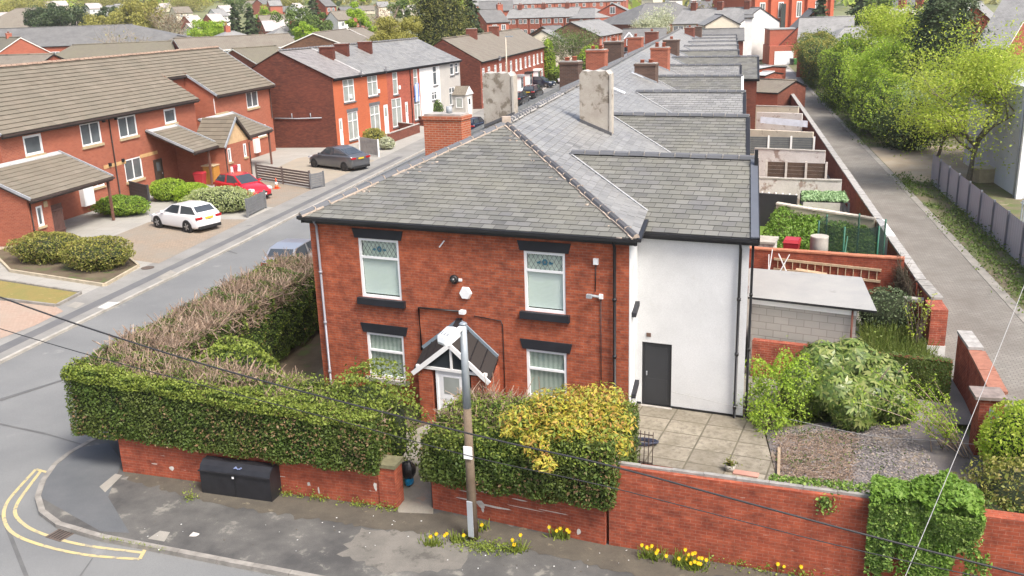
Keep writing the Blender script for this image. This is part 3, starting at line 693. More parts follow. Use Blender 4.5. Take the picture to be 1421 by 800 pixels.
def patio_mat():
    m, nt, bs = nodes('patio_slabs'); p = pos(nt); mp = N(nt, 'ShaderNodeMapping'); mp.inputs['Rotation'].default_value = (0, 0, SK); mp.inputs['Location'].default_value = (.2, .1, 0); nt.links.new(p, mp.inputs[0])
    b = N(nt, 'ShaderNodeTexBrick', Scale=1.0, offset=0.0); b.inputs['Brick Width'].default_value = .98; b.inputs['Row Height'].default_value = .78; b.inputs['Mortar Size'].default_value = .028; b.inputs['Mortar Smooth'].default_value = .5
    for k, c in (('Color1', (.30,.268,.21)), ('Color2', (.2,.178,.14)), ('Mortar', (.085,.075,.05))): b.inputs[k].default_value = rgba(c)
    nt.links.new(mp.outputs[0], b.inputs['Vector'])
    f = ramp(nt, noise(nt, p, 1.3, 6, .7), [(.4, 0.0), (.66, .85)]); col = mixc(nt, f, b.outputs['Color'], (.16,.14,.10))
    g = ramp(nt, noise(nt, p, 7, 5, .7), [(.46, 0.0), (.68, .8)]); col = mixc(nt, g, col, (.115,.1,.075))
    nt.links.new(col, bs.inputs['Base Color']); bs.inputs['Roughness'].default_value = .9; bump(nt, bs, b.outputs['Fac'], .4, -.01); return m
M_PATIO = patio_mat()
# land far and near, one sheet to the horizon
mb = MB(); xs = [-2600, -1900, -1400, -1050, -800, -620, -480, -380, -300, -230, -170, -120, -80, -50, -25, 0, 25, 60, 110, 170, 240, 330, 450, 620, 900, 1400]
ys = [-120, -60, -30, 0, 30, 60, 90, 120, 150, 180, 210, 250, 290, 330, 380, 440, 510, 600, 720, 870, 1050, 1300, 1700, 2300, 3000]
for j in range(len(ys)):
    for i in range(len(xs)): mb.v.append((xs[i], ys[j], land(xs[i], ys[j])))
k0 = mb.mi(M_LAND); nx = len(xs)
for j in range(len(ys)-1):
    for i in range(nx-1):
        a = j*nx+i; mb.f.append((a, a+1, a+nx+1, a+nx)); mb.m.append(k0); mb.sm.append(True); mb.uv += [(0, 0)]*4
structure('ground', mb)
def sheet(name, pts, mat, z=None):
    mb = MB(); P = [Vector(p) for p in pts]
    if z is not None: P = [Vector((p.x, p.y, z)) for p in P]
    ar = sum(P[i].x*P[(i+1) % len(P)].y-P[(i+1) % len(P)].x*P[i].y for i in range(len(P)))
    mb.face(P if ar > 0 else P[::-1], mat); return structure(name, mb)
# roads
sheet('road', [(-21.75, -60, 0), (-14.6, -60, 0), (-14.6, 30, 0), (-15.4, 150, 0), (-23.6, 150, 0), (-22.2, 50, 0), (-21.75, 20, 0)], M_ROAD, -.10)
kerb = [G(150, 598), G(120, 613), G(95, 627), G(72, 645), G(56, 667), G(48, 690), G(54, 711), G(78, 729), G(140, 747), G(300, 778), G(400, 797)]
kr = [Vector(p) for p in kerb]; d = (kr[-1]-kr[-2]).normalized(); kr.append(kr[-1]+d*25)
k_in = [Vector((-15.1, 130, 0)), Vector((-14.75, 10, 0))]
sheet('front_road', [(-16.2, -60, 0), (40, -60, 0), (40, -12.5, 0)]+[tuple(p) for p in reversed(kr)]+[(-14.6, -1.2, 0), (-16.2, -1.2, 0)], M_ROAD, -.094)
outer = k_in+kr
P = [Vector(p) for p in outer]
wallL = [G(171, 655), G(552, 706)]; wallR = [G(601, 706), G(840, 757)]
sheet('pavement', [*outer, kr[-1]+Vector((3, 4.5, 0)), Vector((9.5, -4.2, 0)), G(840, 757)+Vector((0, .3, 0)), G(601, 706)+Vector((0, .3, 0)), G(552, 706)+Vector((0, .3, 0)), G(171, 655)+Vector((.3, .3, 0)), Vector((-12.3, 10, 0)), Vector((-12.6, 130, 0))], M_PAVE, 0.0)
mb = MB()
for a, b in zip(outer[:-1], outer[1:]):
    L = (b-a).length; n = max(1, int(round(L/.9))) if L < 40 else 40; t = (b-a)/L; x = t.cross(Z)
    for i in range(n): mb.frame(a+t*(L*i/n+.006)-Z*.2+x*.0, t*(L/n-.012), -x*.14, Z*(.212+R_.uniform(-.004, .006)), M_KERB)
structure('kerb', mb)
# pavement mends and stains of real tarmac
def patch(name, px, mat, z): return sheet(name, [G(*p) for p in px], mat, z)
M_MEND = ground_mat('tarmac_mend', (.11,.112,.112), (.15,.15,.145), 1.5, 50, .9); M_MENDL = ground_mat('concrete_mend', (.33,.31,.27), (.26,.25,.22), 2, 40, .9)
M_DIRT = ground_mat('dirty_tarmac', (.085,.075,.06), (.12,.105,.08), 2, 30, .95, (.2,.17,.12), 3, .62)
patch('pavement_patch', [(55, 690), (70, 650), (110, 622), (150, 615), (170, 640), (150, 690), (180, 740), (140, 738)], ground_mat('tarmac_newer', (.105,.112,.118), (.13,.135,.14), 1.2, 50, .9), .004)
patch('pavement_patch', [(205, 748), (222, 737), (236, 739), (228, 752)], M_MENDL, .004)
patch('pavement_patch', [(138, 676), (160, 658), (170, 660), (146, 684)], M_MENDL, .008)
def rough_patch(name, px, mat, z, amp=.12):
    P = [G(*p) for p in px]; out = []
    for a, b in zip(P, P[1:]+P[:1]):
        k = max(2, int((b-a).length/.12)); n = (b-a).cross(Z).normalized()
        for i in range(k): out.append(a.lerp(b, i/k)+n*R_.gauss(0, amp)*.5)
    return sheet(name, out, mat, z)
rough_patch('pavement_patch', [(470, 770), (500, 735), (600, 742), (660, 758), (640, 790), (540, 798)], ground_mat('tarmac_pale', (.15,.142,.125), (.215,.2,.175), 1.5, 40, .9, (.09,.085,.075), 1.8, .56), .004)
patch('pavement_patch', [(330, 762), (420, 735), (560, 735), (640, 790), (560, 800), (420, 790)], M_PAVE, .006) if 0 else None
rough_patch('verge_strip', [(170, 652), (552, 703), (600, 708), (845, 758), (1000, 775), (1100, 800), (900, 805), (780, 775), (640, 745), (520, 735), (300, 700), (180, 668)], M_DIRT, .006)
# front garden path between the gate piers and the porch
sheet('garden_ground', [G(171, 650), G(552, 702), G(601, 702), G(840, 752), (3.3, -4.6, 0), (3.3, 2.6, 0), (-.2, 2.6, 0), (-9.4, 5, 0), (-9.8, 60, 0), (-12.4, 60, 0)], M_SOIL, .004)
sheet('path', [G(553, 712), G(601, 714), G(606, 640), G(612, 590), H(-4.2, -.9), H(-5.6, -.9), G(545, 610), G(540, 650)], ground_mat('path_concrete', (.30,.28,.24), (.22,.2,.16), 1.5, 30, .9, (.36,.24,.17), 1.2, .58), .012)
sheet('side_path', [H(-9.7, -1.2), H(-10.5, -1.2), H(-10.6, 12), H(-9.7, 12)], ground_mat('path_mossy', (.2,.18,.13), (.13,.13,.07), 2, 30, .95), .012)
# double yellow lines round the corner
M_YL = ground_mat('yellow_line_paint', (.52,.43,.2), (.44,.38,.23), 3, 30, .8, (.22,.21,.19), 5, .54)
def ribbon(name, pts, w, mat, z):
    mb = MB(); P = [Vector((p[0], p[1], z)) for p in pts]
    for i in range(len(P)-1):
        t = (P[i+1]-P[i]).normalized(); t0 = (P[i]-P[i-1]).normalized() if i else t; t2 = (P[i+2]-P[i+1]).normalized() if i+2 < len(P) else t
        n0 = (t+t0).normalized().cross(Z)*w/2; n1 = (t+t2).normalized().cross(Z)*w/2
        mb.face((P[i]+n0, P[i+1]+n1, P[i+1]-n1, P[i]-n0), mat)
    return structure(name, mb)
def spl(pts, k=5):
    out = []
    for i in range(len(pts)-1):
        p0, p1, p2, p3 = pts[max(i-1, 0)], pts[i], pts[i+1], pts[min(i+2, len(pts)-1)]
        for j in range(k):
            t = j/k; out.append((2*p1+(p2-p0)*t+(2*p0-5*p1+4*p2-p3)*t*t+(3*p1-p0-3*p2+p3)*t**3)*.5)
    return out+[pts[-1]]
y1 = spl([G(u, v, -.1) for u, v in ((50, 652), (27, 677), (9, 700), (6, 722), (20, 742), (60, 758), (120, 771), (194, 777))])
y2 = spl([G(u, v, -.1) for u, v in ((57, 654), (38, 679), (24, 700), (22, 716), (40, 733), (72, 746), (120, 758), (199, 768))])
ribbon('yellow_line', y1, .085, M_YL, -.087); ribbon('yellow_line', y2, .085, M_YL, -.087)
ribbon('yellow_line', [y1[0], y2[0]+(y2[0]-y1[0])*1.2], .085, M_YL, -.083); ribbon('yellow_line', [y1[-1], y2[-1]+(y2[-1]-y1[-1])*.8], .085, M_YL, -.083)
for px in (((0, 588), (62, 601), (118, 618), (116, 619), (60, 603), (0, 590)), ((110, 800), (128, 775), (129, 776), (113, 800))):
    sheet('road_seam', [G(*p, -.1) for p in px], M_MEND, -.089)
mb = MB(); c = G(84, 743, -.1); mb.box((c.x, c.y, -.105), (.5, .42, .02), paint('drain_iron', (.10,.075,.06), .8, .3, 8), -.25)
for i in range(5): mb.box((c.x-.17+i*.085, c.y-.02*i+.04, -.088), (.03, .34, .006), paint('drain_iron_dark', (.02,.02,.02), .9), -.25)
meta(mb.build('drain_grate'), 'rusty iron drain grate in the road between the yellow lines', 'drain')
# left side of the street: footway, bays, paths
FY = [(-21.75, -40), (-21.75, 20), (-22.2, 50), (-23.6, 150)]
sheet('footway', [(x, y, 0) for x, y in FY]+[(-27.0, 150, 0), (-25.6, 100, 0), (-24.4, 50, 0), (-24.1, 15, 0), (-24.1, -40, 0)], M_FOOT, -.01)
mb = MB()
for (ax, ay), (bx, by) in zip(FY[:-1], FY[1:]):
    a, b = Vector((ax, ay, -.2)), Vector((bx, by, -.2)); mb.frame(a, b-a, Vector((-.14, 0, 0)), Z*.195, paint('kerb_pale', (.36,.34,.3), .9, .2, 2))
structure('kerb', mb)
M_STRIP = ground_mat('footway_dark_trench', (.13,.132,.135), (.16,.16,.16), .8, 45, .9)
sheet('footway_patch', [(-22.95, -5, 0), (-22.35, -5, 0), (-22.4, 20, 0), (-22.75, 48, 0), (-23.2, 48, 0), (-22.9, 20, 0)], M_STRIP, -.006)
sheet('footway_patch', [G(*p) for p in ((135, 427), (150, 419), (167, 420), (147, 429))], paint('white_slab', (.5,.49,.45), .8, .1), -.002)
sheet('footway_patch', [G(*p) for p in ((92, 425), (104, 419), (118, 421), (106, 428))], M_MENDL, -.002)
sheet('footway_patch', [G(*p) for p in ((218, 385), (237, 375), (246, 379), (228, 389))], M_MENDL, -.002)
sheet('forecourt', [(-24.1, -20, 0), (-24.1, 15, 0), (-24.4, 50, 0), (-25.4, 90, 0), (-44, 90, 0), (-60, 50, 0), (-60, -20, 0)], M_SLABS, -.012)
sheet('parking_bay', [G(145, 333), G(186, 361), G(220, 366), (-24.15, 24.9, 0), (-28.6, 24.6, 0), (-29.6, 24.2, 0), G(205, 309)], M_BLOCK, -.004)
sheet('parking_bay', [(-24.2, 28.3, 0), (-29.7, 29.3, 0), (-29.9, 37.3, 0), (-24.3, 34.2, 0)], M_BLOCK, -.004)
sheet('parking_bay', [(-24.3, 35.6, 0), (-30.6, 38.6, 0), (-31.4, 47, 0), (-29.2, 51, 0), (-24.4, 46, 0)], ground_mat('drive_gravelly', (.36,.31,.24), (.30,.27,.22), .7, 30, .9), -.004)
sheet('parking_bay', [G(0, 416), G(78, 426), G(88, 432), G(48, 452), G(0, 470)], M_BLOCKR, -.004)
def bed(name, pts, soil, kerbm, h=.12):
    sheet(name, pts, soil, .035); mb = MB(); P = [Vector((p[0], p[1], -.05)) for p in pts]
    for a, b in zip(P, P[1:]+P[:1]):
        t = (b-a).normalized(); mb.frame(a, b-a, t.cross(Z)*.1, Z*(h+.05), kerbm)
    meta(mb.build('bed_kerb'), kind='structure')
M_BEDK = paint('bed_kerb_stone', (.42,.36,.26), .9, .2, 3)
bed('planting_bed', [G(16, 377), G(145, 397), G(191, 371), G(160, 345), G(60, 335), G(-10, 350)], M_SOIL, M_BEDK)
M_MOSS = ground_mat('mossy_bed', (.26,.2,.07), (.2,.19,.06), 1.5, 20, .95, (.33,.24,.1), 3, .6)
bed('moss_bed', [G(-30, 412), G(78, 425), G(111, 408), G(-30, 386)], M_MOSS, M_KERB, .1)
# alley and verge
sheet('alley', [(9.1, -8, 0), (12.55, -8, 0), (12.62, 30, 0), (12.3, 80, 0), (11.8, 160, 0), (8.4, 160, 0), (8.9, 60, 0)], M_ALLEY, -.03)
mb = MB(); 
for y0, y1, x0, x1 in ((-8, 30, 12.55, 12.62), (30, 80, 12.62, 12.3), (80, 160, 12.3, 11.8)): mb.frame((x0, y0, -.1), Vector((x1-x0, y1-y0, 0)), Vector((.38, 0, 0)), Z*.085, paint('alley_kerb', (.235,.222,.195), .9, .2, 1.5))
structure('kerb', mb)
sheet('verge', [(12.93, -8, 0), (12.98, 30, 0), (12.66, 80, 0), (12.2, 160, 0), (15.5, 160, 0), (18, 80, 0), (30, 40, 0), (40, -8, 0)], M_VERGE, -.012)
sheet('dirt_track', [(12.96, 39, 0), (14.2, 38.6, 0), (22, 43, 0), (24, 55, 0), (12.9, 53, 0)], M_DRY, -.007)
sheet('alley_apron', [G(1090, 118), G(1118, 118), G(1128, 97), G(1072, 96), G(1078, 104)], ground_mat('apron_concrete', (.42,.41,.38), (.36,.35,.33), .5, 10, .9), -.022)
sheet('yard_ground', [(2.9, 2.2, 0), (9.1, 2.2, 0), (9.0, 60, 0), (8.5, 150, 0), (-9.5, 150, 0), (-9.5, 6, 0)], M_YARD, .0)
sheet('patio', [H(-.02, TF_+.1), H(3.1, TF_+.1), G(1045, 592), G(1060, 600), G(1079, 672), G(868, 641)], M_PATIO, .03)
M_SLCHIP = ground_mat('slate_chippings', (.115,.105,.108), (.18,.16,.15), 1.2, 28, .85, (.25,.2,.15), .8, .52)
sheet('gravel_bed', [G(1080, 673), G(1062, 598), G(1230, 575), G(1340, 600), G(1400, 700), G(1200, 700)], M_SLCHIP, .012)
V_, m_ = [], 2600
a, b, c, d = G(1082, 670), G(1070, 600), G(1255, 585), G(1330, 690)
P_, n_ = on_quad(a, b, c, d, 9000); P_[:, 2] = .025
quadmesh('slate_chips', leafquads(P_, .055, n_, .7, .7), island('slate_chip', [(.14,.13,.135), (.22,.2,.2), (.30,.27,.25), (.17,.155,.16), (.36,.29,.22)], .8)); meta(bpy.data.objects['slate_chips'], 'grey purple slate chippings strewn over the weedy garden bed', 'gravel', kind='stuff')

for px in (((0, 716), (6, 715), (40, 800), (33, 800)), ((250, 330), (254, 330), (330, 352), (328, 353)), ((150, 505), (153, 503), (268, 512), (268, 514)), ((-20, 560), (110, 520), (112, 521), (-20, 564))): sheet('road_seam', [G(*p, -.1) for p in px], M_MEND, -.089)
for u, v, r, lb in ((205, 372, .3, 'round iron cover in the grey footway by the kerbed bed'),):
    c = G(u, v); mb = MB(); mb.tube([c+Z*.002, c+Z*.014], r, MATS['drain_iron'], 16); meta(mb.build('manhole_cover'), lb, 'manhole cover')
# ================================================================== THE CORNER HOUSE
TF, WO = 2.27, 3.01; OH = 3.56
W = 9.58; T1 = 5.83; TS = 5.33; EZ = 5.5; AP = H(-4.79, 6.2, 7.46); K1 = 1.96/4.97
hs = thing('corner_house', 'red brick end-terrace house with hipped slate roof, timber porch and white rendered side', 'house', H(-4.8, 3, 0))
OP = {'UL': (-7.97, -6.66, 3.2, 4.95), 'UR': (-2.88, -1.72, 3.28, 4.94), 'LL': (-7.93, -6.7, .75, 2.13), 'LR': (-2.88, -1.72, .8, 2.2), 'DR': (-5.35, -4.4, 0, 2.0)}
mb = MB(); wall(mb, H(-W, 0), U, W, -.1, EZ, -NV, BR_MAIN, [(W+a, W+b, c, d) for a, b, c, d in OP.values()], .1)
mb.build('front_wall', hs)
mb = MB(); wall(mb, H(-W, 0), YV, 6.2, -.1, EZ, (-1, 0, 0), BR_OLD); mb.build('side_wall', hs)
mb = MB(); wall(mb, H(0, 0), YV, TF, -.1, EZ, (1, 0, 0), RENDER, [(.7, 1.6, 1.0, 2.2), (.7, 1.6, 3.3, 4.5)])
mb.frame(H(-.002, -.006, -.1), YV*.1, U*.03, Z*(EZ+.1), WHITE)
wall(mb, H(0, TF), U, WO, -.1, 5.14, -NV, RENDER, [(.14, 1.0, .03, 1.93)], .1)
wall(mb, H(WO, TF), YV, OH, -.1, 5.14, (1, 0, 0), RENDER)
mb.face([H(WO, TF, 5.14), H(WO, 5.83, 5.14), H(WO, 5.83, 6.5)], RENDER)
mb.build('rendered_wall', hs)
mb = MB(); mb.frame(H(0, TF-.03, -.05), U*.13, YV*.028, Z*.14, BLACKP); mb.frame(H(1.0, TF-.03, -.05), U*2.03, YV*.028, Z*.14, BLACKP); mb.frame(H(.13, TF-.14, -.02), U*.9, YV*.12, Z*.06, STONE); mb.build('plinth', hs)
# windows: leaded top lights over blinds
BLIND = paint('window_blind', (.66,.74,.66), .8, .08, 2); NETC = None; CG = clearglass('window_glass')
LEADB = paint('lead_came', (.12,.13,.13), .6); BLUEG = glass('blue_glass', (.02,.09,.13), .2)
def slatmat():
    m, nt, bs = nodes('slatted_blind'); uv = uvs(nt); w = N(nt, 'ShaderNodeTexWave', wave_type='BANDS', bands_direction='Y', Scale=9.0, Distortion=.6); nt.links.new(uv, w.inputs[0])
    nt.links.new(mixc(nt, w.outputs['Fac'], (.62,.70,.66), (.82,.88,.85)), bs.inputs['Base Color']); bs.inputs['Roughness'].default_value = .7; return m
SLATB = slatmat()
def curtmat():
    m, nt, bs = nodes('curtain_fold_shade'); uv = uvs(nt); w = N(nt, 'ShaderNodeTexWave', wave_type='BANDS', bands_direction='X', Scale=2.2, Distortion=3.5, Detail=3.0); nt.links.new(uv, w.inputs[0])
    nt.links.new(mixc(nt, w.outputs['Fac'], (.34,.40,.35), (.50,.56,.50)), bs.inputs['Base Color']); bs.inputs['Roughness'].default_value = .8; return m  # flat panel; light and shade of the folds painted as colour bands
NETC = curtmat()
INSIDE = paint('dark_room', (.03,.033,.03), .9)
for key, (a, b, c, d) in OP.items():
    if key == 'DR': continue
    up = key[0] == 'U'; O = H(a, 0, c); w, h = b-a, d-c; tr = .68 if up else .6
    f = window(hs, O, U, -NV, w, h, .07, UPVC, CG, ((), (tr,)), .075, BLKST if up else STONE, BLKST, so=.12, lh=.27, flare=.07, sh=.2 if up else .12, se=.12)
    B = O+NV*.1
    mb = MB(); z0 = h*.06 if up else h*.02
    mb.frame(B+U*.07+Z*z0, U*(w-.14), NV*.01, Z*(h*tr-z0 if up else h*.97), SLATB if up else NETC)
    if up: mb.frame(B+U*.07+Z*h*tr+NV*.02, U*(w-.14), NV*.01, Z*(h*(1-tr)), BLIND)
    mb.build('blind', f)
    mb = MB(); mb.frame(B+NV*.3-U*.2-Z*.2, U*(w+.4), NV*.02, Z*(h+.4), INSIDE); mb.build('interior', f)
    if up:
        mb = MB(); x0, x1, zz0, zz1 = .08, w-.08, h*tr+.03, h-.08; st = .13; Bq = O+NV*.052
        k = int((x1-x0+zz1-zz0)/st)+1
        for sgn in (1, -1):
            for i in range(-1, k+1):
                pts = []
                c0 = i*st*1.0
                # line x + sgn*z*0.6 = const, clipped to the light
                for (zz) in (zz0, zz1):
                    xx = (x0+c0-(zz-zz0)*.62) if sgn == 1 else (x1-c0+(zz-zz0)*.62); pts.append((xx, zz))
                (xa, za), (xb, zb) = pts
                def cl(xa, za, xb, zb):
                    for lim, s in ((x0, 1), (x1, -1)):
                        if (xa-lim)*s < 0 and (xb-lim)*s < 0: return None
                        if (xa-lim)*s < 0: t = (lim-xa)/(xb-xa); xa, za = lim, za+(zb-za)*t
                        if (xb-lim)*s < 0: t = (lim-xa)/(xb-xa); xb, zb = lim, za+(zb-za)*t
                    return xa, za, xb, zb
                r = cl(xa, za, xb, zb)
                if r: mb.bar(Bq+U*r[0]+Z*r[1], Bq+U*r[2]+Z*r[3], .009, .006, LEADB, up=NV)
        mb.build('leading', f)
        mb = MB(); cx, cz = w*.5, (zz0+zz1)/2
        for dx, rx in ((0, .085), (-.15, .04), (.15, .04), (-.2, .03), (.2, .03)):
            q = [Bq-NV*.006+U*(cx+dx+rx*math.cos(i*1.0472))+Z*(cz-abs(dx)*.1+rx*1.1*math.sin(i*1.0472)) for i in range(6)]; mb.face(q, BLUEG)
        mb.face([Bq-NV*.009+U*(cx+.04*math.cos(i*1.5708))+Z*(cz+.05*math.sin(i*1.5708)) for i in range(4)], LEADB)
        mb.build('stained_motif', f)
for (t0, z0, w, h) in ((.7, 1.0, .9, 1.2), (.7, 3.3, .9, 1.2)):
    window(hs, H(0, t0, z0), YV, (1, 0, 0), w, h, .06, UPVC, PANE, ((.5,), ()), .06, BLKST, so=.12)
door(hs, H(1.0, TF, .03), -U, -NV, .86, 1.9, paint('charcoal_door', (.03,.032,.036), .5, .1), .1, paint('charcoal_frame', (.02,.02,.023), .5, .1), None)
mb = MB(); mb.frame(H(.27, TF-.025, 2.1), U*.13, YV*.03, Z*.11, paint('brown_vent', (.12,.07,.05), .8)); mb.build('air_vent', hs)
# roof
c_ = .2; e0 = H(-W-c_, -c_, EZ); e1 = H(c_, -c_, EZ); e2 = H(c_, 6.2, EZ); e3 = H(-W-c_, 6.2, EZ)
mb = MB()
for p in ((e0, e1, AP), (e1, e2, AP), (e3, e0, AP)): mb.face(p, DECK)
roof = mb.build('roof', hs)
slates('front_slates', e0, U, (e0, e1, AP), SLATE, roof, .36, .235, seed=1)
slates('right_slates', e1, YV, (e1, e2, AP), SLATE_PALE_LIT, roof, .36, .235, seed=2)
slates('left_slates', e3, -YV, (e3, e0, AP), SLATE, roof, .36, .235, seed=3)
RT_M = island('ridge_tile_grey', [(.10,.105,.115), (.13,.135,.145), (.085,.09,.098)], .7)
RT_D = island('ridge_tile_dark', [(.075,.077,.08), (.10,.10,.105), (.085,.085,.09)], .6)
mb = MB(); ridge_tiles(mb, e0+Z*.05, AP+Z*.03, RT_M, .13, .47, seed=4, strip=1); mb.build('hip_tiles', roof)
mb = MB(); ridge_tiles(mb, e1+Z*.05, AP+Z*.03, RT_D, .105, .47, seed=5, strip=-1); mb.build('hip_tiles', roof)
mb = MB(); mb.box(AP+Z*.03, (.28, .28, .2), PINKM, .3); tidy(mb.build('ridge_cap', roof), .05)
# stray cement and slipped slates
mb = MB()
for i in range(26):
    k = R_.random(); q = e0.lerp(AP, k) if R_.random() < .6 else e1.lerp(AP, k); q = q+U*R_.uniform(.1, .5)*(1 if q.x < -4.7 else -1)-YV*R_.uniform(.0, .25)
    k2 = (q.y+q.x*0); s_ = (q-e0).dot(NV); zz = EZ+1.96*s_/((AP-e0).dot(NV)); mb.box((q.x, q.y, zz), (R_.uniform(.04, .14), R_.uniform(.03, .08), .028), PINKM, R_.uniform(0, 3))
meta(mb.build('cement_bits', roof), kind='stuff')
gutter(hs, e0+NV*.02, e1+NV*.02, -NV); gutter(hs, e1, H(c_, TF-.2, EZ), (1, 0, 0)); gutter(hs, e3, e0, (-1, 0, 0))
# outrigger roof
OE = WO+.22; TE = TF-.15
pts = [H(.1, TE, 5.14), H(OE, TE, 5.14), H(OE, T1, 6.6), H(-2.61, T1, 6.6)]
mb = MB(); mb.face([p-Z*.01 for p in pts], DECK); mb.build('outrigger_roof', hs)
outr = bpy.data.objects['outrigger_roof']
slates('outrigger_slates', H(0, TE, 5.14), U, pts, SLATE, outr, .36, .235, seed=6)
BEDG = paint('grey_bedding', (.27,.25,.225), .9, .2, 6); mb = MB(); ridge_tiles(mb, H(-2.5, T1, 6.66), H(OE-.05, T1, 6.66), RT_M, .12, .47, seed=7, bed=BEDG); mb.build('ridge', outr)
mb = MB(); va, vb = H(.2, 3.03, 5.53), H(-2.55, 5.8, 6.63); mb.bar(va, vb, .05, .035, paint('valley_mortar', (.36,.365,.37), .7, .2, 8)); mb.build('valley', outr)
mb = MB(); mb.bar(H(OE-.1, TE-.05, 5.17), H(OE-.1, T1, 6.65), .2, .05, paint('barge_slate_grey', (.09,.1,.12), .5, .1), up=(0, 0, 1)); mb.frame(H(OE, TE-.05, 4.98), H(0, T1-TE+.05, 1.48), U*.03, Z*.2, GUT); mb.build('bargeboard', outr)
mb = MB(); mb.frame(H(OE-.1, 5.4, 6.2), U*.1, YV*.1, Z*.75, GUT); mb.build('vent_pipe', outr)
gutter(hs, H(.05, TE+.02, 5.13), H(OE, TE+.02, 5.13), -NV)
# pipes
GREYP = paint('grey_pipe', (.26,.26,.29), .4, .1)
downpipe(hs, H(-9.28, 0, EZ-.1), H(-9.28, 0, 0), -NV, GREYP); downpipe(hs, H(-.36, 0, EZ-.1), H(-.36, 0, 0), -NV, GUT); downpipe(hs, H(2.8, TF, 5.0), H(2.8, TF, .02), -NV, GUT); downpipe(hs, H(WO, TF+.1, 5.1), H(WO, TF+.1, .02), (1, 0, 0), GUT, .035)
# chimneys
CH_R = ground_mat('chimney_render', (.46,.42,.36), (.36,.32,.27), 1.8, 25, .95, (.17,.14,.105), 2.2, .53); BR_CH = brick('brick_chimney', (.42,.11,.05), (.33,.08,.042), (.40,.26,.18), amt=.3, ms=.013)
ch = chimney(hs, H(-6.85, 5.9, 6.6), 7.8, U, 1.38, .7, BR_CH, 0, STONE, corbel=True)
mb = MB(); mb.tube([H(-6.75, 5.9, 7.8), H(-6.75, 5.9, 8.02)], .1, LEAD, 10); mb.build('chimney_cowl', ch)
def rend_chim(par, s, t, w, zb, zt, ragged):
    mb = MB(); k = 9; P = []
    for i in range(k+1):
        x = -w/2+w*i/k; P.append((x, zt+ragged*math.sin(i*1.7)*.5-(.13 if i in (0, k) else 0)))
    b = H(s, t)-NV*.3; n = NV*.62
    for i in range(k):
        (x0, z0), (x1, z1) = P[i], P[i+1]; a, c = b+U*x0, b+U*x1
        mb.face((a+Z*zb, c+Z*zb, c+Z*z1, a+Z*z0), CH_R); mb.face((c+n+Z*zb, a+n+Z*zb, a+n+Z*z0, c+n+Z*z1), CH_R); mb.face((a+Z*z0, c+Z*z1, c+n+Z*z1, a+n+Z*z0), STONE)
    mb.face((b+U*P[0][0]+n+Z*zb, b+U*P[0][0]+Z*zb, b+U*P[0][0]+Z*P[0][1], b+U*P[0][0]+n+Z*P[0][1]), CH_R)
    mb.face((b+U*P[k][0]+Z*zb, b+U*P[k][0]+n+Z*zb, b+U*P[k][0]+n+Z*P[k][1], b+U*P[k][0]+Z*P[k][1]), CH_R)
    c = mb.build('chimney', par); mb = MB(); q = b+U*(w/2+.03); mb.frame(q-YV*.04+Z*zb, U*.08, YV*.08, Z*(zt-zb-.1), paint('pale_flue', (.45,.42,.37), .8, .15, 3)); mb.build('flue_pipe', c)
    mb = MB(); mb.frame(b-U*(w/2+.02)-NV*.05+Z*(zb+.9), U*(w+.04), NV*.04, Z*.2, LEAD); 
    return c
def main_roof_z(s): return EZ+(4.97-abs(s+4.79))*K1
# porch, fittings
PORT = island('porch_tile', [(.034,.031,.03), (.042,.037,.035), (.03,.028,.028)], .9, spec=.12)
pf = -1.05; s0, s1, sm = -6.05, -3.72, -4.86; pz, pe = 2.8, 1.85
pr = thing('porch', 'small gabled porch with brown felt roof and white bargeboards over the front door', 'porch', H(sm, -.5, 0))
mb = MB(); up = [H(s0, -.02, pe), H(sm, -.02, pz), H(s1, -.02, pe)]; fr = [q-YV*1.02-Z*.28 for q in up]
mb.face((fr[0], fr[1], up[1], up[0]), PORT); mb.face((fr[1], fr[2], up[2], up[1]), PORT)
mb.face([p-Z*.09 for p in (up[0], up[1], fr[1], fr[0])], BLACKP); mb.face([p-Z*.09 for p in (up[1], up[2], fr[2], fr[1])], BLACKP)
mb.face((up[0], up[0]-Z*.09, fr[0]-Z*.09, fr[0]), GUT); mb.face((fr[2], fr[2]-Z*.09, up[2]-Z*.09, up[2]), GUT)
rf = mb.build('roof', pr)
mb = MB()
for a, b in ((up[0], up[1]), (up[1], up[2])): mb.bar(a+Z*.03-NV*.03, b+Z*.03-NV*.03, .1, .05, paint('blue_grey_lead', (.2,.25,.29), .5, .15), up=-NV)
mb.bar(up[1]+Z*.05, fr[1]+Z*.05, .16, .05, GUT); mb.build('flashing', rf)
mb = MB()
for i in range(1, 4):
    k = i/4
    for A, B, C, E_ in ((fr[0], up[0], fr[1], up[1]), (fr[2], up[2], fr[1], up[1])): mb = MB(); mb.bar(A.lerp(C, k)+Z*.012, B.lerp(E_, k)+Z*.012, .03, .02, BLACKP); mb.build('felt_lap', rf)
mb = MB()
for a, b in ((fr[0], fr[1]), (fr[1], fr[2])): mb.bar(a-NV*.03-Z*.08, b-NV*.03-Z*.07, .04, .13, WHITE, up=(0, 0, 1))
mb.build('bargeboard', pr)
mb = MB(); bz = 1.66; DQ = H(0, pf-.02)-H(0, pf)
mb.frame(H(s0+.1, pf+.02, bz), U*(s1-s0-.2), NV*.08, Z*.08, WHITE); mb.frame(H(sm-.03, pf+.02, bz+.08), U*.06, NV*.06, Z*(pz-bz-.5), WHITE); g = mb.build('gable_frame', pr)
mb = MB(); mb.face((H(s0+.3, pf+.06, bz+.08), H(s1-.3, pf+.06, bz+.08), H(sm, pf+.06, pz-.42)), PANE); mb.build('gable_pane', g)
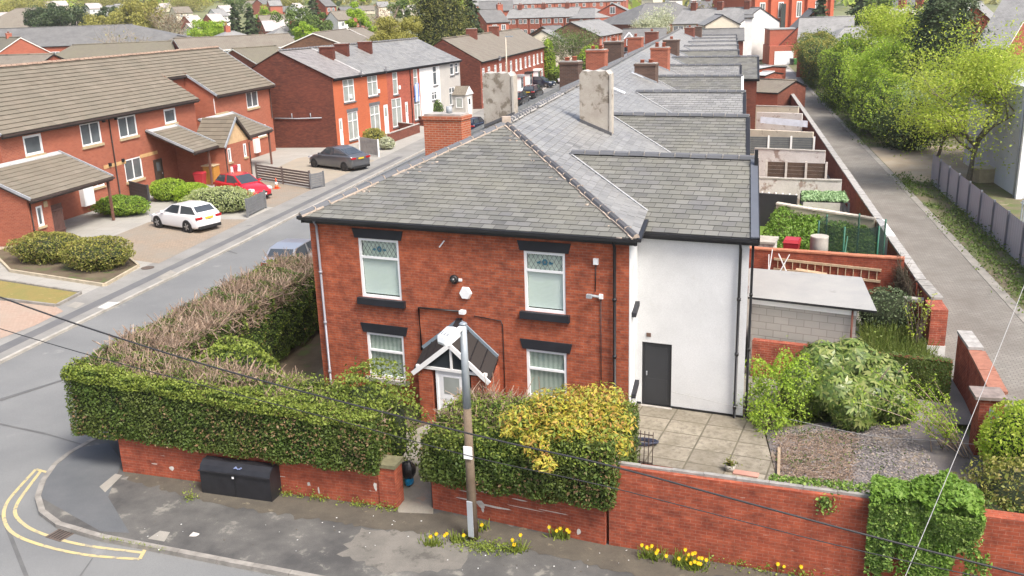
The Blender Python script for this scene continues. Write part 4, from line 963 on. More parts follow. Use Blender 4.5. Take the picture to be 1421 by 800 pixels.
mb = MB(); mb.frame(H(s0+.15, pf+.06, -.05), U*.42, NV*.95, Z*1.66, BR_MAIN); mb.build('brick_side', pr); mb = MB(); mb.frame(H(s1-.57, pf+.06, -.05), U*.42, NV*.95, Z*1.66, BR_MAIN); mb.build('brick_side', pr)
door(pr, H(sm-.5, pf+.1, 0), U, -NV, .95, 1.64, UPVC, .03, UPVC, PANE_L)
# fittings on the front wall
def fit(name, label, cat, s, z, draw): 
    mb = MB(); draw(mb, H(s, -.005, z)); return meta(mb.build(name), label, cat)
def hexbox(mb, P):
    q = [P+U*.19*math.cos(i*1.0472)+Z*.19*math.sin(i*1.0472) for i in range(6)]; f = [p-NV*.09+(P-p)*.12 for p in q]; mb.face(f, UPVC)
    for i in range(6): mb.face((q[i], q[(i+1) % 6], f[(i+1) % 6], f[i]), UPVC)
fit('alarm_box', 'white hexagonal burglar alarm box on the brick front wall', 'alarm box', -4.62, 3.62, hexbox)
mb = MB(); P = H(-4.95, 0, 3.98); mb.tube([P, P-NV*.06, P-NV*.1], [.13, .13, .1], BLACKP, 12); mb.tube([P-NV*.1, P-NV*.16, P-NV*.19], [.09, .07, .02], glass('camera_dome', (.02, .02, .02), .05), 12); mb.box(P+U*.18-Z*.04-NV*.01, (.1, .04, .07), UPVC, -SK); meta(mb.build('security_camera'), 'black dome security camera high on the front wall between upper windows', 'camera')
mb = MB(); mb.frame(H(-.95, -.06, 4.72), U*.13, NV*.06, Z*.16, UPVC); mb.tube([H(-.88, -.02, 4.7), H(-.9, -.02, 4.0)], .012, BLACKP, 6); meta(mb.build('bell_box'), 'small square white box near the top right of the front wall', 'wall box')
mb = MB(); mb.frame(H(-.8, -.06, 3.82), U*.1, NV*.06, Z*.12, UPVC); mb.tube([H(-.8, -.08, 3.88), H(-1.05, -.18, 3.93)], .035, LEAD, 8); mb.frame(H(-1.12, -.24, 3.86), U*.14, NV*.1, Z*.1, LEAD); mb.tube([H(-.75, -.03, 3.82), H(-.75, -.03, .4)], .012, BLACKP, 6); meta(mb.build('floodlight'), 'silver security floodlight on the right of the front wall', 'light')
mb = MB(); mb.tube([H(-6.1, -.05, 1.8), H(-6.12, -.05, 3.06), H(-4.82, -.05, 3.08)], .03, BLACKP, 8); mb.box(H(-4.72, -.12, 3.04), (.16, .14, .1), UPVC, -SK); meta(mb.build('wall_conduit'), 'black conduit running up and across the wall to a white fitting above the porch', 'conduit')
mb = MB(); mb.tube([H(-4.4, -.02, 2.98), H(-3.6, -.02, 2.92), H(-3.55, -.02, 2.8), H(-3.55, -.02, .6)], .012, BLACKP, 6); meta(mb.build('wall_cable'), 'thin black cable looping round the right side of the porch', 'cable')
mb = MB(); mb.bar(H(-5.36, -.03, 4.86), H(-5.2, -.03, 5.05), .03, .03, UPVC); meta(mb.build('pipe_stub'), 'short white plastic stub slanting from the upper brickwork', 'pipe')
# ------------------------------------------------------------------ the terrace behind: one house after another
POTS = {2: 2, 5: 1, 7: 2}
BR_K = [BR_OLD, brick('brick_chimney_red', (.36,.1,.055), (.28,.075,.045), (.3,.18,.13), amt=.4, ms=.012), brick('brick_dark_chim', (.13,.075,.055), (.09,.055,.045), (.12,.1,.085), amt=.4, ms=.012)]
tk = [6.2]+[T1+TS*i for i in range(1, 22)]
chim_right = {1: ('R', -2.58, 12.3, 1.14), 5: (BR_K[2], -2.7, 35.8, 1.3, 7.6), 7: (BR_K[1], -2.62, 46.6, 1.25, 8.05), 10: (BR_K[2], -2.78, 62.4, 1.3, 8.0), 19: (BR_K[0], -3.0, 106, 1.2, 7.9), 20: (BR_K[2], -2.2, 111, 1.2, 7.9)}
chim_left = {1: ('R', -6.3, 11.4, 1.16), 4: (BR_K[2], -6.1, 27.1, 1.05, 8.25), 6: (BR_K[1], -6.15, 37.8, 1.25, 8.35), 8: (BR_K[2], -6.3, 48.4, 1.35, 8.45), 11: (BR_K[1], -6.2, 64.4, 1.3, 8.2), 14: (BR_K[0], -6.0, 80.4, 1.3, 8.2)}
tint = [SLATE, SLATE_PALE_LIT]
seq = {1: 'with two tall rendered chimney stacks', 5: 'with a squat dark brick rear stack', 7: 'with a tall orange brick rear stack', 10: 'with a broad blackened rear stack'}
for k in range(1, 22):
    t0, t1 = tk[k-1], tk[k]; near = k <= 9
    lab = f'slate roofed house, {ORD[k-1]} behind the corner house'
    if k in seq: lab += ' '+seq[k]
    h = thing('terraced_house', lab, 'house', H(-4.8, (t0+t1)/2, 0), 'slate roofed terrace behind the corner house')
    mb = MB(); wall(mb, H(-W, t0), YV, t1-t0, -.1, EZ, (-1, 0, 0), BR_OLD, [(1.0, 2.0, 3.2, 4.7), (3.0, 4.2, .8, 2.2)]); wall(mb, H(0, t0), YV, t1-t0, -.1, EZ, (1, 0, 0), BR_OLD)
    if k == 21: wall(mb, H(-W, t1), U, W, -.1, EZ, NV, BR_OLD); mb.face((H(0, t1, EZ), H(-W, t1, EZ), H(-4.79, t1, 7.4)), BR_OLD)
    mb.build('wall', h)
    for (x0, x1, z0, z1) in ((1.0, 2.0, 3.2, 4.7), (3.0, 4.2, .8, 2.2)): window(h, H(-W, t0+x0, z0), YV, (-1, 0, 0), x1-x0, z1-z0, .08, UPVC, PANE_L, ((), (.6,)))
    a0, a1, r1, r0 = H(c_, t0, EZ), H(c_, t1, EZ), H(-4.79, t1, 7.46), H(-4.79, t0, 7.46); l0, l1 = H(-W-c_, t0, EZ), H(-W-c_, t1, EZ)
    mb = MB(); mm = DECK if near else RT_SL
    mb.face((a0, a1, r1, r0), mm); mb.face((l1, l0, r0, r1), mm); rf = mb.build('roof', h)
    sm_ = SLATE_PALE_LIT
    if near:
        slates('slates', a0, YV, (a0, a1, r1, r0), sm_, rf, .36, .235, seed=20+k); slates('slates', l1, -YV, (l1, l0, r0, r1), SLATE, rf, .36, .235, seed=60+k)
    mb = MB(); ridge_tiles(mb, r0+Z*.06, r1+Z*.06, RT_M if k != 1 else RT_D, .13, .47, seed=100+k, strip=1 if k < 4 else 0, bed=BEDG if k > 2 else paint('pale_bedding', (.45, .43, .4), .8, .2, 5)); mb.build('ridge', rf)
    gutter(h, l1, l0, (-1, 0, 0)); gutter(h, a0, a1, (1, 0, 0))
    # outrigger half: odd houses have it on their near side sharing the ridge at t0, even ones at t1
    wide = k in (10, 11); ws = WO if not wide else 4.5
    tr = T1+TS*(k-1) if k % 2 == 1 else T1+TS*k
    te = tr+OH if k % 2 == 1 else tr-OH; sg = 1 if te > tr else -1; om = BR_OLD if k != 2 else BR_OLD
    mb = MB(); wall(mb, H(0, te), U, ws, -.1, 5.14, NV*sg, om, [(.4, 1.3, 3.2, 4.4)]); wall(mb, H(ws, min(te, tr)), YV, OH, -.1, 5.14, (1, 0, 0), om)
    mb.face([H(ws, te, 5.14), H(ws, tr, 5.14), H(ws, tr, 6.5)] if sg < 0 else [H(ws, tr, 5.14), H(ws, te, 5.14), H(ws, tr, 6.5)], om); mb.build('outrigger_wall', h)
    window(h, H(.4, te, 3.2), U, NV*sg, .9, 1.2, .07, UPVC, PANE_M)
    te2 = te+sg*.15; rz = 6.6
    pts = [H(.1, te2, 5.14), H(ws+.2, te2, 5.14), H(ws+.2, tr, rz), H(-2.61, tr, rz)]
    mb = MB(); mb.face([p-Z*.01 for p in pts] if sg < 0 else [p-Z*.01 for p in pts[::-1]], mm if near else RT_SL); orf = mb.build('outrigger_roof', h)
    if near or (k % 2 == 0 and k < 13): slates('slates', H(0, te2, 5.14), U*(1 if sg < 0 else -1), pts, SLATE if k not in (4, 8) else SLATE_PALE_LIT, orf, .36, .235, seed=140+k)
    if k % 2 == 0: mb = MB(); ridge_tiles(mb, H(-2.5, tr, rz+.06), H(ws+.18, tr, rz+.06), RT_M, .12, .47, seed=180+k, bed=BEDG); mb.build('ridge', orf)
    mb = MB(); mb.bar(H(.2, tr+sg*2.8, 5.53), H(-2.55, tr+sg*.03, rz+.03), .06, .04, MATS['valley_mortar'] if k in (1, 2, 3, 4, 6, 8) else LEAD); mb.build('valley', orf)
    gutter(h, H(.05, te2-sg*.02, 5.13), H(ws+.2, te2-sg*.02, 5.13), NV*sg)
    mb = MB(); mb.bar(H(ws+.12, te2, 5.17), H(ws+.12, tr, rz+.04), .14, .05, WHITE if k == 6 else GUT); mb.build('bargeboard', orf)
    for dct, sd in ((chim_right, 1), (chim_left, -1)):
        if k in dct:
            q = dct[k]
            if q[0] == 'R':
                rend_chim(h, q[1], q[2], q[3], main_roof_z(q[1])-.45, 8.72 if sd == 1 else 8.72, .05)
                mb = MB(); bb = H(q[1]-q[3]/2-.05, q[2]-.36, main_roof_z(q[1]-q[3]/2)+.04); mb.frame(bb, U*(q[3]+.1)+Z*(-K1*(q[3]+.1)*sd), NV*.1, Z*.12, RT_D); mb.build('flashing', h)
            else:
                chimney(h, H(q[1], q[2], main_roof_z(q[1])), q[4], U, q[3], .75, q[0], pots=2 if (k*sd) in (-4, -6, 5, 7) else 1, sink=1.0)
                mb = MB(); bb = H(q[1]-q[3]/2-.03, q[2]-.43, main_roof_z(q[1]-q[3]/2)-.02); mb.frame(bb, U*(q[3]+.06)+Z*(-K1*(q[3]+.06)*sd), NV*.06, Z*.16, LEAD); mb.build('flashing', h)
    if k in (4, 6, 9): mb = MB(); q = H(-3.6, (t0+t1)/2, main_roof_z(-3.6)+.04); mb.frame(q, YV*.8, H(.75, 0, -.75*K1), Z*.04, paint('rooflight_pale', (.6, .62, .64), .3, .1)); mb.build('rooflight', rf)
# ================================================================== WALLS AND HEDGES IN FRONT
def proj(P):
    d = Vector(P)-CC; z = d.dot(CF); return (710.5+FPX*d.dot(CR)/z, 400-FPX*d.dot(CU)/z)
def zrow(P, v):
    lo, hi = -1.0, 14.0
    for _ in range(40):
        m = (lo+hi)/2
        if proj((P[0], P[1], m))[1] > v: lo = m
        else: hi = m
    return lo
def yp(u, v, y): return PV(u, v, (0, y, 0), (0, 1, 0))
def gwall(name, label, a, b, h, th, mat, cap=None, capw=.05, caph=.06, h2=None, zb=-.1, cat='wall', off=0, group=None):
    """a garden wall from a to b; thickness goes to the left of a->b"""
    a, b = Vector((a[0], a[1], zb)), Vector((b[0], b[1], zb)); d = (b-a).normalized(); x = Z.cross(d)*th; h2 = h if h2 is None else h2
    mb = MB(); A = [a, b, b+x, a+x]; T = [a+Z*(h-zb), b+Z*(h2-zb), b+x+Z*(h2-zb), a+x+Z*(h-zb)]
    for i in range(4): j = (i+1) % 4; mb.face((A[i], A[j], T[j], T[i]), mat)
    mb.face(T, mat)
    if not cap: o = mb.build(name); return meta(o, label, cat, group)
    t = thing(name, label, cat, (a+b)/2, group); mb.build('brickwork', t)
    mb = MB(); xx = x.normalized(); L = (b-a).length; n = max(1, int(L/.6)); rr = random.Random(int(abs(a.x*100)))
    for i in range(n):
        p = T[0].lerp(T[1], i/n)-xx*(capw+rr.uniform(-.008, .008))+d*.004; q = T[0].lerp(T[1], (i+1)/n)-xx*capw-d*.004
        mb.frame(p+Z*.002, q-p, xx*(th+2*capw), Z*(caph+rr.uniform(-.01, .01)), cap)
    mb.build('coping', t); return t
A_, B_, R0_, R1_ = G(171, 655), G(552, 706), G(601, 706), G(840, 757)
gwall('boundary_wall', 'low red brick wall under the long clipped hedge on the left', A_, B_-(B_-A_).normalized()*.4, .95, .23, BR_WALL)
pb = B_-(B_-A_).normalized()*.2
t = thing('gate_pier', 'squat red brick gate pier with a mossy flat stone cap', 'gate pier', pb); mb = MB(); mb.box((pb.x, pb.y+.18, -.1), (.42, .42, 1.13), BR_WALL, -.08); mb.build('brickwork', t)
mb = MB(); mb.box((pb.x, pb.y+.18, 1.032), (.5, .5, .09), paint('mossy_cap', (.17,.16,.09), .95, .3, 5), -.08); tidy(mb.build('cap', t), .02)
gwall('boundary_wall', 'low red brick wall with white mortar stains between the gateway and lamp post', R0_, R1_, .84, .23, BR_WALL, None, h2=.98)
mb = MB(); mb.frame(R0_+Vector((-.03, .02, 0)), Vector((.03, 0, 0)), Vector((0, .05, 0)), Z*.95, BLACKP); meta(mb.build('gate_post'), 'thin black metal gate post at the end of the right hand wall', 'gate post')
P2, P3, P4 = G(845, 645, 1.9), G(1212, 694, 1.9), G(1330, 712, 1.9)
gwall('boundary_wall', 'taller red brick wall with pale concrete coping below the patio', P2, P3, 1.86, .3, BR_WALL, paint('grey_coping', (.27,.26,.24), .9, .25, 5), -.1, .05)
P5 = G(1385, 724, 1.75); P6 = P5+(P5-P3).normalized()*6
gwall('boundary_wall', 'plain red brick wall behind the hanging ivy at the right corner', P3+(P3-P2).normalized()*.01, P6, 1.86, .3, BR_WALL, None, h2=1.7)
# white paint and mortar smears on the lower wall
mb = MB(); dR = (R1_-R0_).normalized(); nR = dR.cross(Z)
WSM = paint('lime_smear', (.55,.51,.46), .9, .2, 10)
def smear(o, d, n, x, z, w, h):
    k = 9; P = []
    for i in range(k): a = 6.283*i/k; r = R_.uniform(.6, 1.1); P.append(o+d*(x+w*r*math.cos(a))+Z*(z+h*r*math.sin(a))+n*.004)
    mb.face(P, WSM)
for x, z, w, h in ((.95, .42, .35, .02), (1.25, .36, .12, .1), (1.6, .38, .5, .03), (1.3, .25, .04, .08), (2.4, .5, .5, .012), (3.0, .55, .4, .012), (1.0, .62, .3, .012), (1.4, .7, .25, .015), (2.2, .68, .2, .02), (2.9, .12, .03, .1), (3.6, .2, .05, .1)): smear(R0_, dR, nR, x, z, w, h)
o = mb.build('mortar_stains'); meta(o, 'white mortar smears on the low wall beside the lamp post', 'stain', kind='stuff')
mb = MB(); dL = (B_-A_).normalized(); nL = dL.cross(Z)
for x, z, w, h in ((1.0, .35, .12, .015), (1.5, .28, .07, .08), (5.35, .35, .05, .07), (5.6, .2, .03, .1), (4.6, .45, .2, .012), (7.1, .5, .05, .12), (7.25, .25, .04, .15)): smear(A_, dL, nL, x, z, w, h)
meta(mb.build('mortar_stains'), 'white mortar smears on the low wall beside the dark street cabinet', 'stain', kind='stuff')
# clipped hedges
def hedge(name, label, faces, n, size, corepts, lf=None, tips=(), twigs=(), seed=3, ld=.1):
    """faces: outer quads; tips: (quad, count); twigs: (quad, count, length)"""
    lf = lf or LF_HEDGE; c = Vector(faces[0][0]); t = thing(name, label, 'hedge', (c.x, c.y, 0))
    area = [((Vector(q[1])-Vector(q[0])).length+(Vector(q[2])-Vector(q[3])).length)*.5*((Vector(q[3])-Vector(q[0])).length+(Vector(q[2])-Vector(q[1])).length)*.5 for q in faces]
    V, mi = [], []
    for q, a in zip(faces, area):
        m = int(n*a/sum(area)); P, nr = on_quad(*q, m); P = P+nr*(lump(P, 2.2, seed)*ld-np.abs(rng.normal(size=m))*.09)[:, None]+rng.normal(size=(m, 3))*.02
        V.append(leafquads(P, size, nr, .35)); mi.append(np.zeros(m, int))
        m2 = int(m*.16); P, nr = on_quad(*q, m2); P = P+nr*(lump(P, 2.2, seed)*ld+.02)[:, None]
        V.append(leafquads(P, size*1.2, nr+np.array([0, 0, .7]), .5)); mi.append(np.where((lump(P, 1.7, seed+9) > .25) & (rng.random(m2) < .35), 4, 0))
    for q, m, lif in tips:
        P, nr = on_quad(*q, m); P = P+nr*(lump(P, 2.2, seed)*ld+rng.random(m)*lif)[:, None]; V.append(leafquads(P, size*1.15, nr, .4)); mi.append(np.ones(m, int))
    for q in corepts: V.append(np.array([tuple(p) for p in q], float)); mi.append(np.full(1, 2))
    for q, m, L in twigs:
        P, nr = on_quad(*q, m); P = P+nr*(lump(P, 1.6, seed+5)*.14-.12)[:, None]
        P[:, 2] += .14*lump(P, 1.1, seed+31); dd = rng.normal(size=(m, 3))*.9+np.array([.1, -.1, .75]); h_ = int(m*.8); s = np.concatenate([sticks(P[:h_], dd[:h_], L*.7, .015), sticks(P[h_:], dd[h_:]*np.array([1, 1, .7]), L*1.05, .032)]); V.append(s); mi.append(np.full(len(s)//4, 3))
    quadmesh('foliage', np.concatenate(V), None, t, np.concatenate(mi), [lf, LF_HEDGE_T, LEAFD, TWIG, LF_BROWN]); return t
def boxfaces(a, b, w, z0, z1, z0b=None, z1b=None, inset=0.0):
    """front a->b, depth vector w"""
    a, b, w = Vector((a[0], a[1], 0)), Vector((b[0], b[1], 0)), Vector(w); z0b = z0 if z0b is None else z0b; z1b = z1 if z1b is None else z1b
    d = (b-a).normalized()*inset; ww = w.normalized()*inset; a, b, w = a+d+ww, b-d+ww, w-2*ww
    f0, f1, f2, f3 = a+Z*(z0+inset), b+Z*(z0b+inset), b+Z*(z1b-inset), a+Z*(z1-inset)
    return [(f0, f1, f2, f3), (f1, f1+w, f2+w, f2), (f1+w, f0+w, f3+w, f2+w), (f0+w, f0, f3, f3+w), (f3, f2, f2+w, f3+w), (f0+w, f1+w, f1, f0)]
HA = A_-dL*1.3+Vector((0, -.12, 0)); HB = B_-dL*.35+Vector((0, -.3, 0))
F1 = boxfaces(HA, HB, Vector((0, 1.75, 0)), .96, 2.72, .98, 2.2)
top1 = F1[4]
q_in = (top1[0].lerp(top1[3], .22), top1[1].lerp(top1[2], .22), top1[2], top1[3])
q_l = (q_in[0], q_in[0].lerp(q_in[1], .72), q_in[3].lerp(q_in[2], .72), q_in[3])
q_fr = (top1[0], top1[1], top1[1].lerp(top1[2], .3), top1[0].lerp(top1[3], .3))
hedge('clipped_hedge', 'long clipped evergreen hedge over the low wall at the street corner', F1, 120000, .052, boxfaces(HA, HB, Vector((0, 1.75, 0)), .96, 2.72, .98, 2.2, .13),
      tips=[(q_fr, 5200, .12), ((F1[0][3].lerp(F1[0][0], .13), F1[0][2].lerp(F1[0][1], .13), F1[0][2], F1[0][3]), 3200, .05), (q_l, 900, .1), ((q_in[0].lerp(q_in[1], .66), q_in[1], q_in[2], q_in[3].lerp(q_in[2], .66)), 2300, .25)], twigs=[(q_l, 3800, .36), ((q_in[0].lerp(q_in[1], .75), q_in[1], q_in[2], q_in[3].lerp(q_in[2], .75)), 500, .25)], seed=3)
# the arm along the street, cut back to bare brown twigs on top
AA, AB = Vector((-11.9, -2.0, 0)), Vector((-11.75, 8.2, 0))
F2 = boxfaces(AA, AB, Vector((-2.1, 0, 0)), .2, 2.55, .2, 2.45)
t2 = F2[4]
hedge('clipped_hedge', 'street side hedge cut back to bare brown twigs on top, dark green inside face', F2, 80000, .055, boxfaces(AA, AB, Vector((-2.1, 0, 0)), .2, 2.55, .2, 2.45, .15),
      tips=[((t2[3], t2[2], t2[2].lerp(t2[1], .2), t2[3].lerp(t2[0], .2)), 3000, .16), (F2[0], 1500, .06), ((F2[3]), 300, .05)], twigs=[(t2, 8200, .42), ((F2[0][3].lerp(F2[0][0], .35), F2[0][2].lerp(F2[0][1], .3), F2[0][2], F2[0][3]), 2600, .25)], seed=6, ld=.2)
bush('hedge_shoots', 'bright green shoots sprouting where the twiggy hedge meets the long front hedge', (-10.4, -1.6, .1), (1.5, 1.0, 2.45), LF_HEDGE, 5200, .085, tips=LF_HEDGE_T, tipn=2600, cat='hedge', seed=8)
bush('loose_shrub', 'loose light green shrub rising behind the gate end of the long front hedge', (-6.0, -3.2, 0), (1.25, .85, 2.55), LF_HEDGE, 5200, .075, tips=LF_HEDGE_T, tipn=3200, cat='shrub', seed=9, lmp=.4, rough=.1)
# hedge right of the gateway
HC = R0_+Vector((-.15, -.2, 0)); HD = R1_+Vector((.15, -.3, 0)); 
F3 = boxfaces(HC, HD, Vector((.35, 2.3, 0)), .86, 1.95, .98, 2.45)
t3 = F3[4]
hedge('clipped_hedge', 'shaggy green hedge behind the lamp post, its top thinning to dry twigs', F3, 80000, .055, boxfaces(HC, HD, Vector((.35, 2.3, 0)), .86, 1.95, .98, 2.45, .15),
      tips=[(t3, 3600, .2), ((F3[0][3].lerp(F3[0][0], .3), F3[0][2].lerp(F3[0][1], .3), F3[0][2], F3[0][3]), 900, .05)], twigs=[((t3[0].lerp(t3[3], .35), t3[0].lerp(t3[1], .55).lerp(t3[3].lerp(t3[2], .55), .35), t3[3].lerp(t3[2], .55), t3[3]), 1500, .45)], seed=11, ld=.16)
# golden acer over the hedge
t = thing('golden_acer', 'golden yellow and orange acer spilling over the hedge beside the house corner', 'shrub', (-1.0, -3.4, 0)); V = []
for (u, v, yy, r, m) in ((722, 582, -4.6, .5, 1000), (762, 563, -4.2, .55, 1200), (795, 556, -4.0, .55, 1200), (835, 556, -3.9, .6, 1300), (748, 612, -5.1, .42, 800), (757, 640, -5.4, .3, 420), (703, 598, -5.1, .13, 110), (800, 590, -4.7, .5, 1000), (850, 585, -4.4, .5, 1000), (838, 612, -5.0, .42, 800), (775, 590, -4.9, .42, 750), (858, 615, -4.8, .35, 500), (815, 575, -4.3, .55, 1000)):
    x, y, z = yp(u, v, yy); d = unit(rng.normal(size=(m, 3))+np.array([0, -.2, .35])); P = np.array([x, y, z-.05])+d*np.array([r, r, r*.72])*(.55+.5*rng.random((m, 1))); V.append(leafquads(P[:int(m*.8)], .1, d[:int(m*.8)]+np.array([0, 0, .6]), .5, .35))
V = np.concatenate(V); quadmesh('foliage', V, None, t, (rng.random(len(V)//4) < .24).astype(int), [LF_ACER, LF_HEDGE_T])
mb = MB()
for (x, y, z) in ((-1.9, -4.2, 2.3), (-.6, -3.9, 2.6), (-.1, -3.6, 2.7), (-1.4, -3.5, 2.6)): mb.tube([(-.9, -3.2, 0), ((x-.9)/2, (y-3.3)/2, z*.6), (x, y, z)], [.05, .035, .015], BARK, 6)
mb.build('stem', t)
# lamp post
LB = G(657, 748); lt = 4.94
t = thing('lamp_post', 'weathered wooden lamp post with grey metal top and white lantern head', 'lamp post', LB)
WOODP = ground_mat('old_pole_wood', (.13,.095,.065), (.20,.155,.11), 2.5, 30, .9, (.30,.23,.15), 2.0, .6); GALV = paint('galvanised', (.34,.38,.41), .45, .15, 3, .3)
mb = MB(); mb.tube([LB-Z*.2, LB+Z*3.4], [.115, .085], WOODP, 12); mb.build('pole', t)
mb = MB(); mb.tube([LB+Z*3.1, LB+Z*lt], [.09, .07], GALV, 12); mb.tube([LB+Z*lt, LB+Z*(lt+.03)], [.09, .06], GALV, 12); mb.build('sleeve', t)
mb = MB(); mb.frame(LB+Vector((-.08, -.118, .12)), Vector((.13, -.03, 0)), Vector((0, .03, 0)), Z*.85, paint('grey_access_plate', (.38,.41,.43), .5, .1)); mb.build('access_door', t)
mb = MB(); mb.frame(LB+Vector((-.09, -.125, 1.98)), Vector((.19, -.02, 0)), Vector((0, .03, 0)), Z*.28, UPVC); mb.build('notice', t)
LN = paint('lantern_pale', (.66,.68,.68), .4, .06)
mb = MB(); a = LB+Z*(lt-.05); dirv = (Vector((-.22, -.30, -.17))); b = a+dirv*.42; c = a+dirv*1.55; x = dirv.cross(Z).normalized(); y = x.cross(dirv.normalized())
mb.tube([a, b], [.06, .07], LN, 10)
def lant(k, w, h): p = a+dirv*k; return [p-x*w-y*0, p+x*w, p+x*w*.8+y*h, p-x*w*.8+y*h]
R1s = [lant(.4, .09, .1), lant(.62, .2, .15), lant(1.3, .2, .13), lant(1.5, .13, .06)]
for i in range(3):
    for j in range(4): mb.face((R1s[i][j], R1s[i][(j+1) % 4], R1s[i+1][(j+1) % 4], R1s[i+1][j]), LN)
mb.face(R1s[0], LN); mb.face(R1s[-1][::-1], LN)
for k in range(3): p = a+dirv*.95+x*(-.1+.09*k)+y*.15; mb.frame(p, dirv*.2, x*.03, y*.008, LEAD)
hd = mb.build('lantern_head', t)
# telecom cabinet with a rounded lid
c0 = G(327, 694); CABM = paint('cabinet_black', (.018,.018,.021), .45, .3, 4); t = thing('street_cabinet', 'black metal street cabinet with curved lid standing against the low wall', 'cabinet', c0)
u = dL; n = Vector((u.y, -u.x, 0)); o = G(281, 684)
LcW = (G(371, 703)-o).length; dp = .55
mb = MB(); prof = [(0, 0), (0, .62), (.06, .74), (.18, .82), (.37, .82), (.5, .74), (dp, .62), (dp, 0)]
def sec(q): return [q-n*(-p)*-1+Z*z for p, z in prof]
S0 = [o-n*p+Z*z for p, z in prof]; S1 = [p+u*LcW for p in S0]
for i in range(len(prof)-1): mb.face((S0[i], S1[i], S1[i+1], S0[i+1]), CABM)
mb.face(S0, CABM); mb.face(S1[::-1], CABM); mb.build('body', t)
mb = MB(); mb.frame(o+n*.008+u*(LcW*.5-.006)+Z*.02, u*.012, n*.008, Z*.6, TRIM); mb.frame(o+n*.012-u*.02+Z*.6, u*(LcW+.04), n*.03, Z*.03, CABM); mb.build('door_seam', t)
mb = MB(); mb.frame(o+n*.012+u*LcW*.47+Z*.5, u*.05, n*.015, Z*.05, UPVC); mb.build('lock', t)
mb = MB()
for i in range(7):
    p = o+u*(LcW*.5+.0+.03*i)+n*.0+Z*.0; q = [p-n*(.05+.02*math.sin(i*2.1))+Z*(.745+.02*math.sin(i*1.3))]; mb.box((q[0].x, q[0].y, q[0].z), (.03, .05, .012), paint('blue_scrawl', (.2, .25, .42), .6), R_.uniform(0, 3))
mb.build('blue_scrawl', t)
# bin bags in the gateway
bb = G(559, 685); t = thing('rubbish_bag', 'bulging black and blue rubbish bags slumped behind the gate pier', 'bag', bb+Vector((.05, .35, 0)))
for (dz, r, m, nm, sd) in ((.18, .17, paint('blue_bag', (.01,.22,.45), .35, .2, 8), 'blue_bag', 1), (.46, .25, paint('black_bag', (.01,.01,.012), .3, .3, 8), 'black_bag', 2)):
    quadmesh(nm, blobcore((bb.x+.05, bb.y+.35, dz), (r*.7, r*.7, r), 16, 12, sd, .18), m, t)
# little iron gate lying against the patio edge
gp = G(870, 641); gq = G(905, 647)
mb = MB(); IRON = paint('rusty_iron', (.05,.03,.024), .8, .3, 9); d = (gq-gp); 
for i in range(7): mb.tube([gp+d*(i/6)+Z*.03, gp+d*(i/6)+Vector((0, .25, .8))], .012, IRON, 6)
for z in (.06, .72): mb.tube([gp+Vector((0, .25*z/.8, z)), gp+d+Vector((0, .25*z/.8, z))], .014, IRON, 6)
meta(mb.build('iron_gate'), 'small rusty iron gate leaning at the corner of the patio', 'gate')
mb = MB(); hp = Vector((.42, -.35, .03)); pts = [hp+Vector((.22*math.cos(a*.5)*(1+.02*a), .16*math.sin(a*.5), .03+.0015*a)) for a in range(50)]; mb.tube(pts, .025, paint('hose_dark', (.03,.035,.06), .5, .2), 6); meta(mb.build('hose_coil'), 'coiled dark hose on the patio against the white side wall', 'hose')
mb = MB(); pl = G(1077, 640); mb.bar(G(1081, 626)+Z*.05, G(1080, 672)+Z*.05, .07, .1, paint('edge_timber', (.33,.25,.17), .9, .2, 5)); meta(mb.build('edging_board'), 'wooden edging board between the patio and the slate chippings', 'board')
pp = G(1013, 655); t = thing('plant_pot', 'small grey pot of weeds on the patio behind the coping', 'pot', pp); mb = MB(); mb.tube([pp+Z*.02, pp+Z*.2, pp+Z*.2, pp+Z*.14], [.1, .14, .115, .1], CONC, 12); mb.build('pot', t)
P_ = np.array([pp.x, pp.y, .24])+rng.normal(size=(150, 3))*np.array([.08, .08, .06]); quadmesh('leaves', leafquads(P_, .05), LF_SHRUB, t)
mb = MB(); sx = G(1035, 660); mb.box((sx.x, sx.y, .033), (.6, .22, .03), paint('pink_paver', (.42,.22,.17), .9, .15), -SK); meta(mb.build('paver'), 'pink concrete paver lying on the patio edge', 'paver')
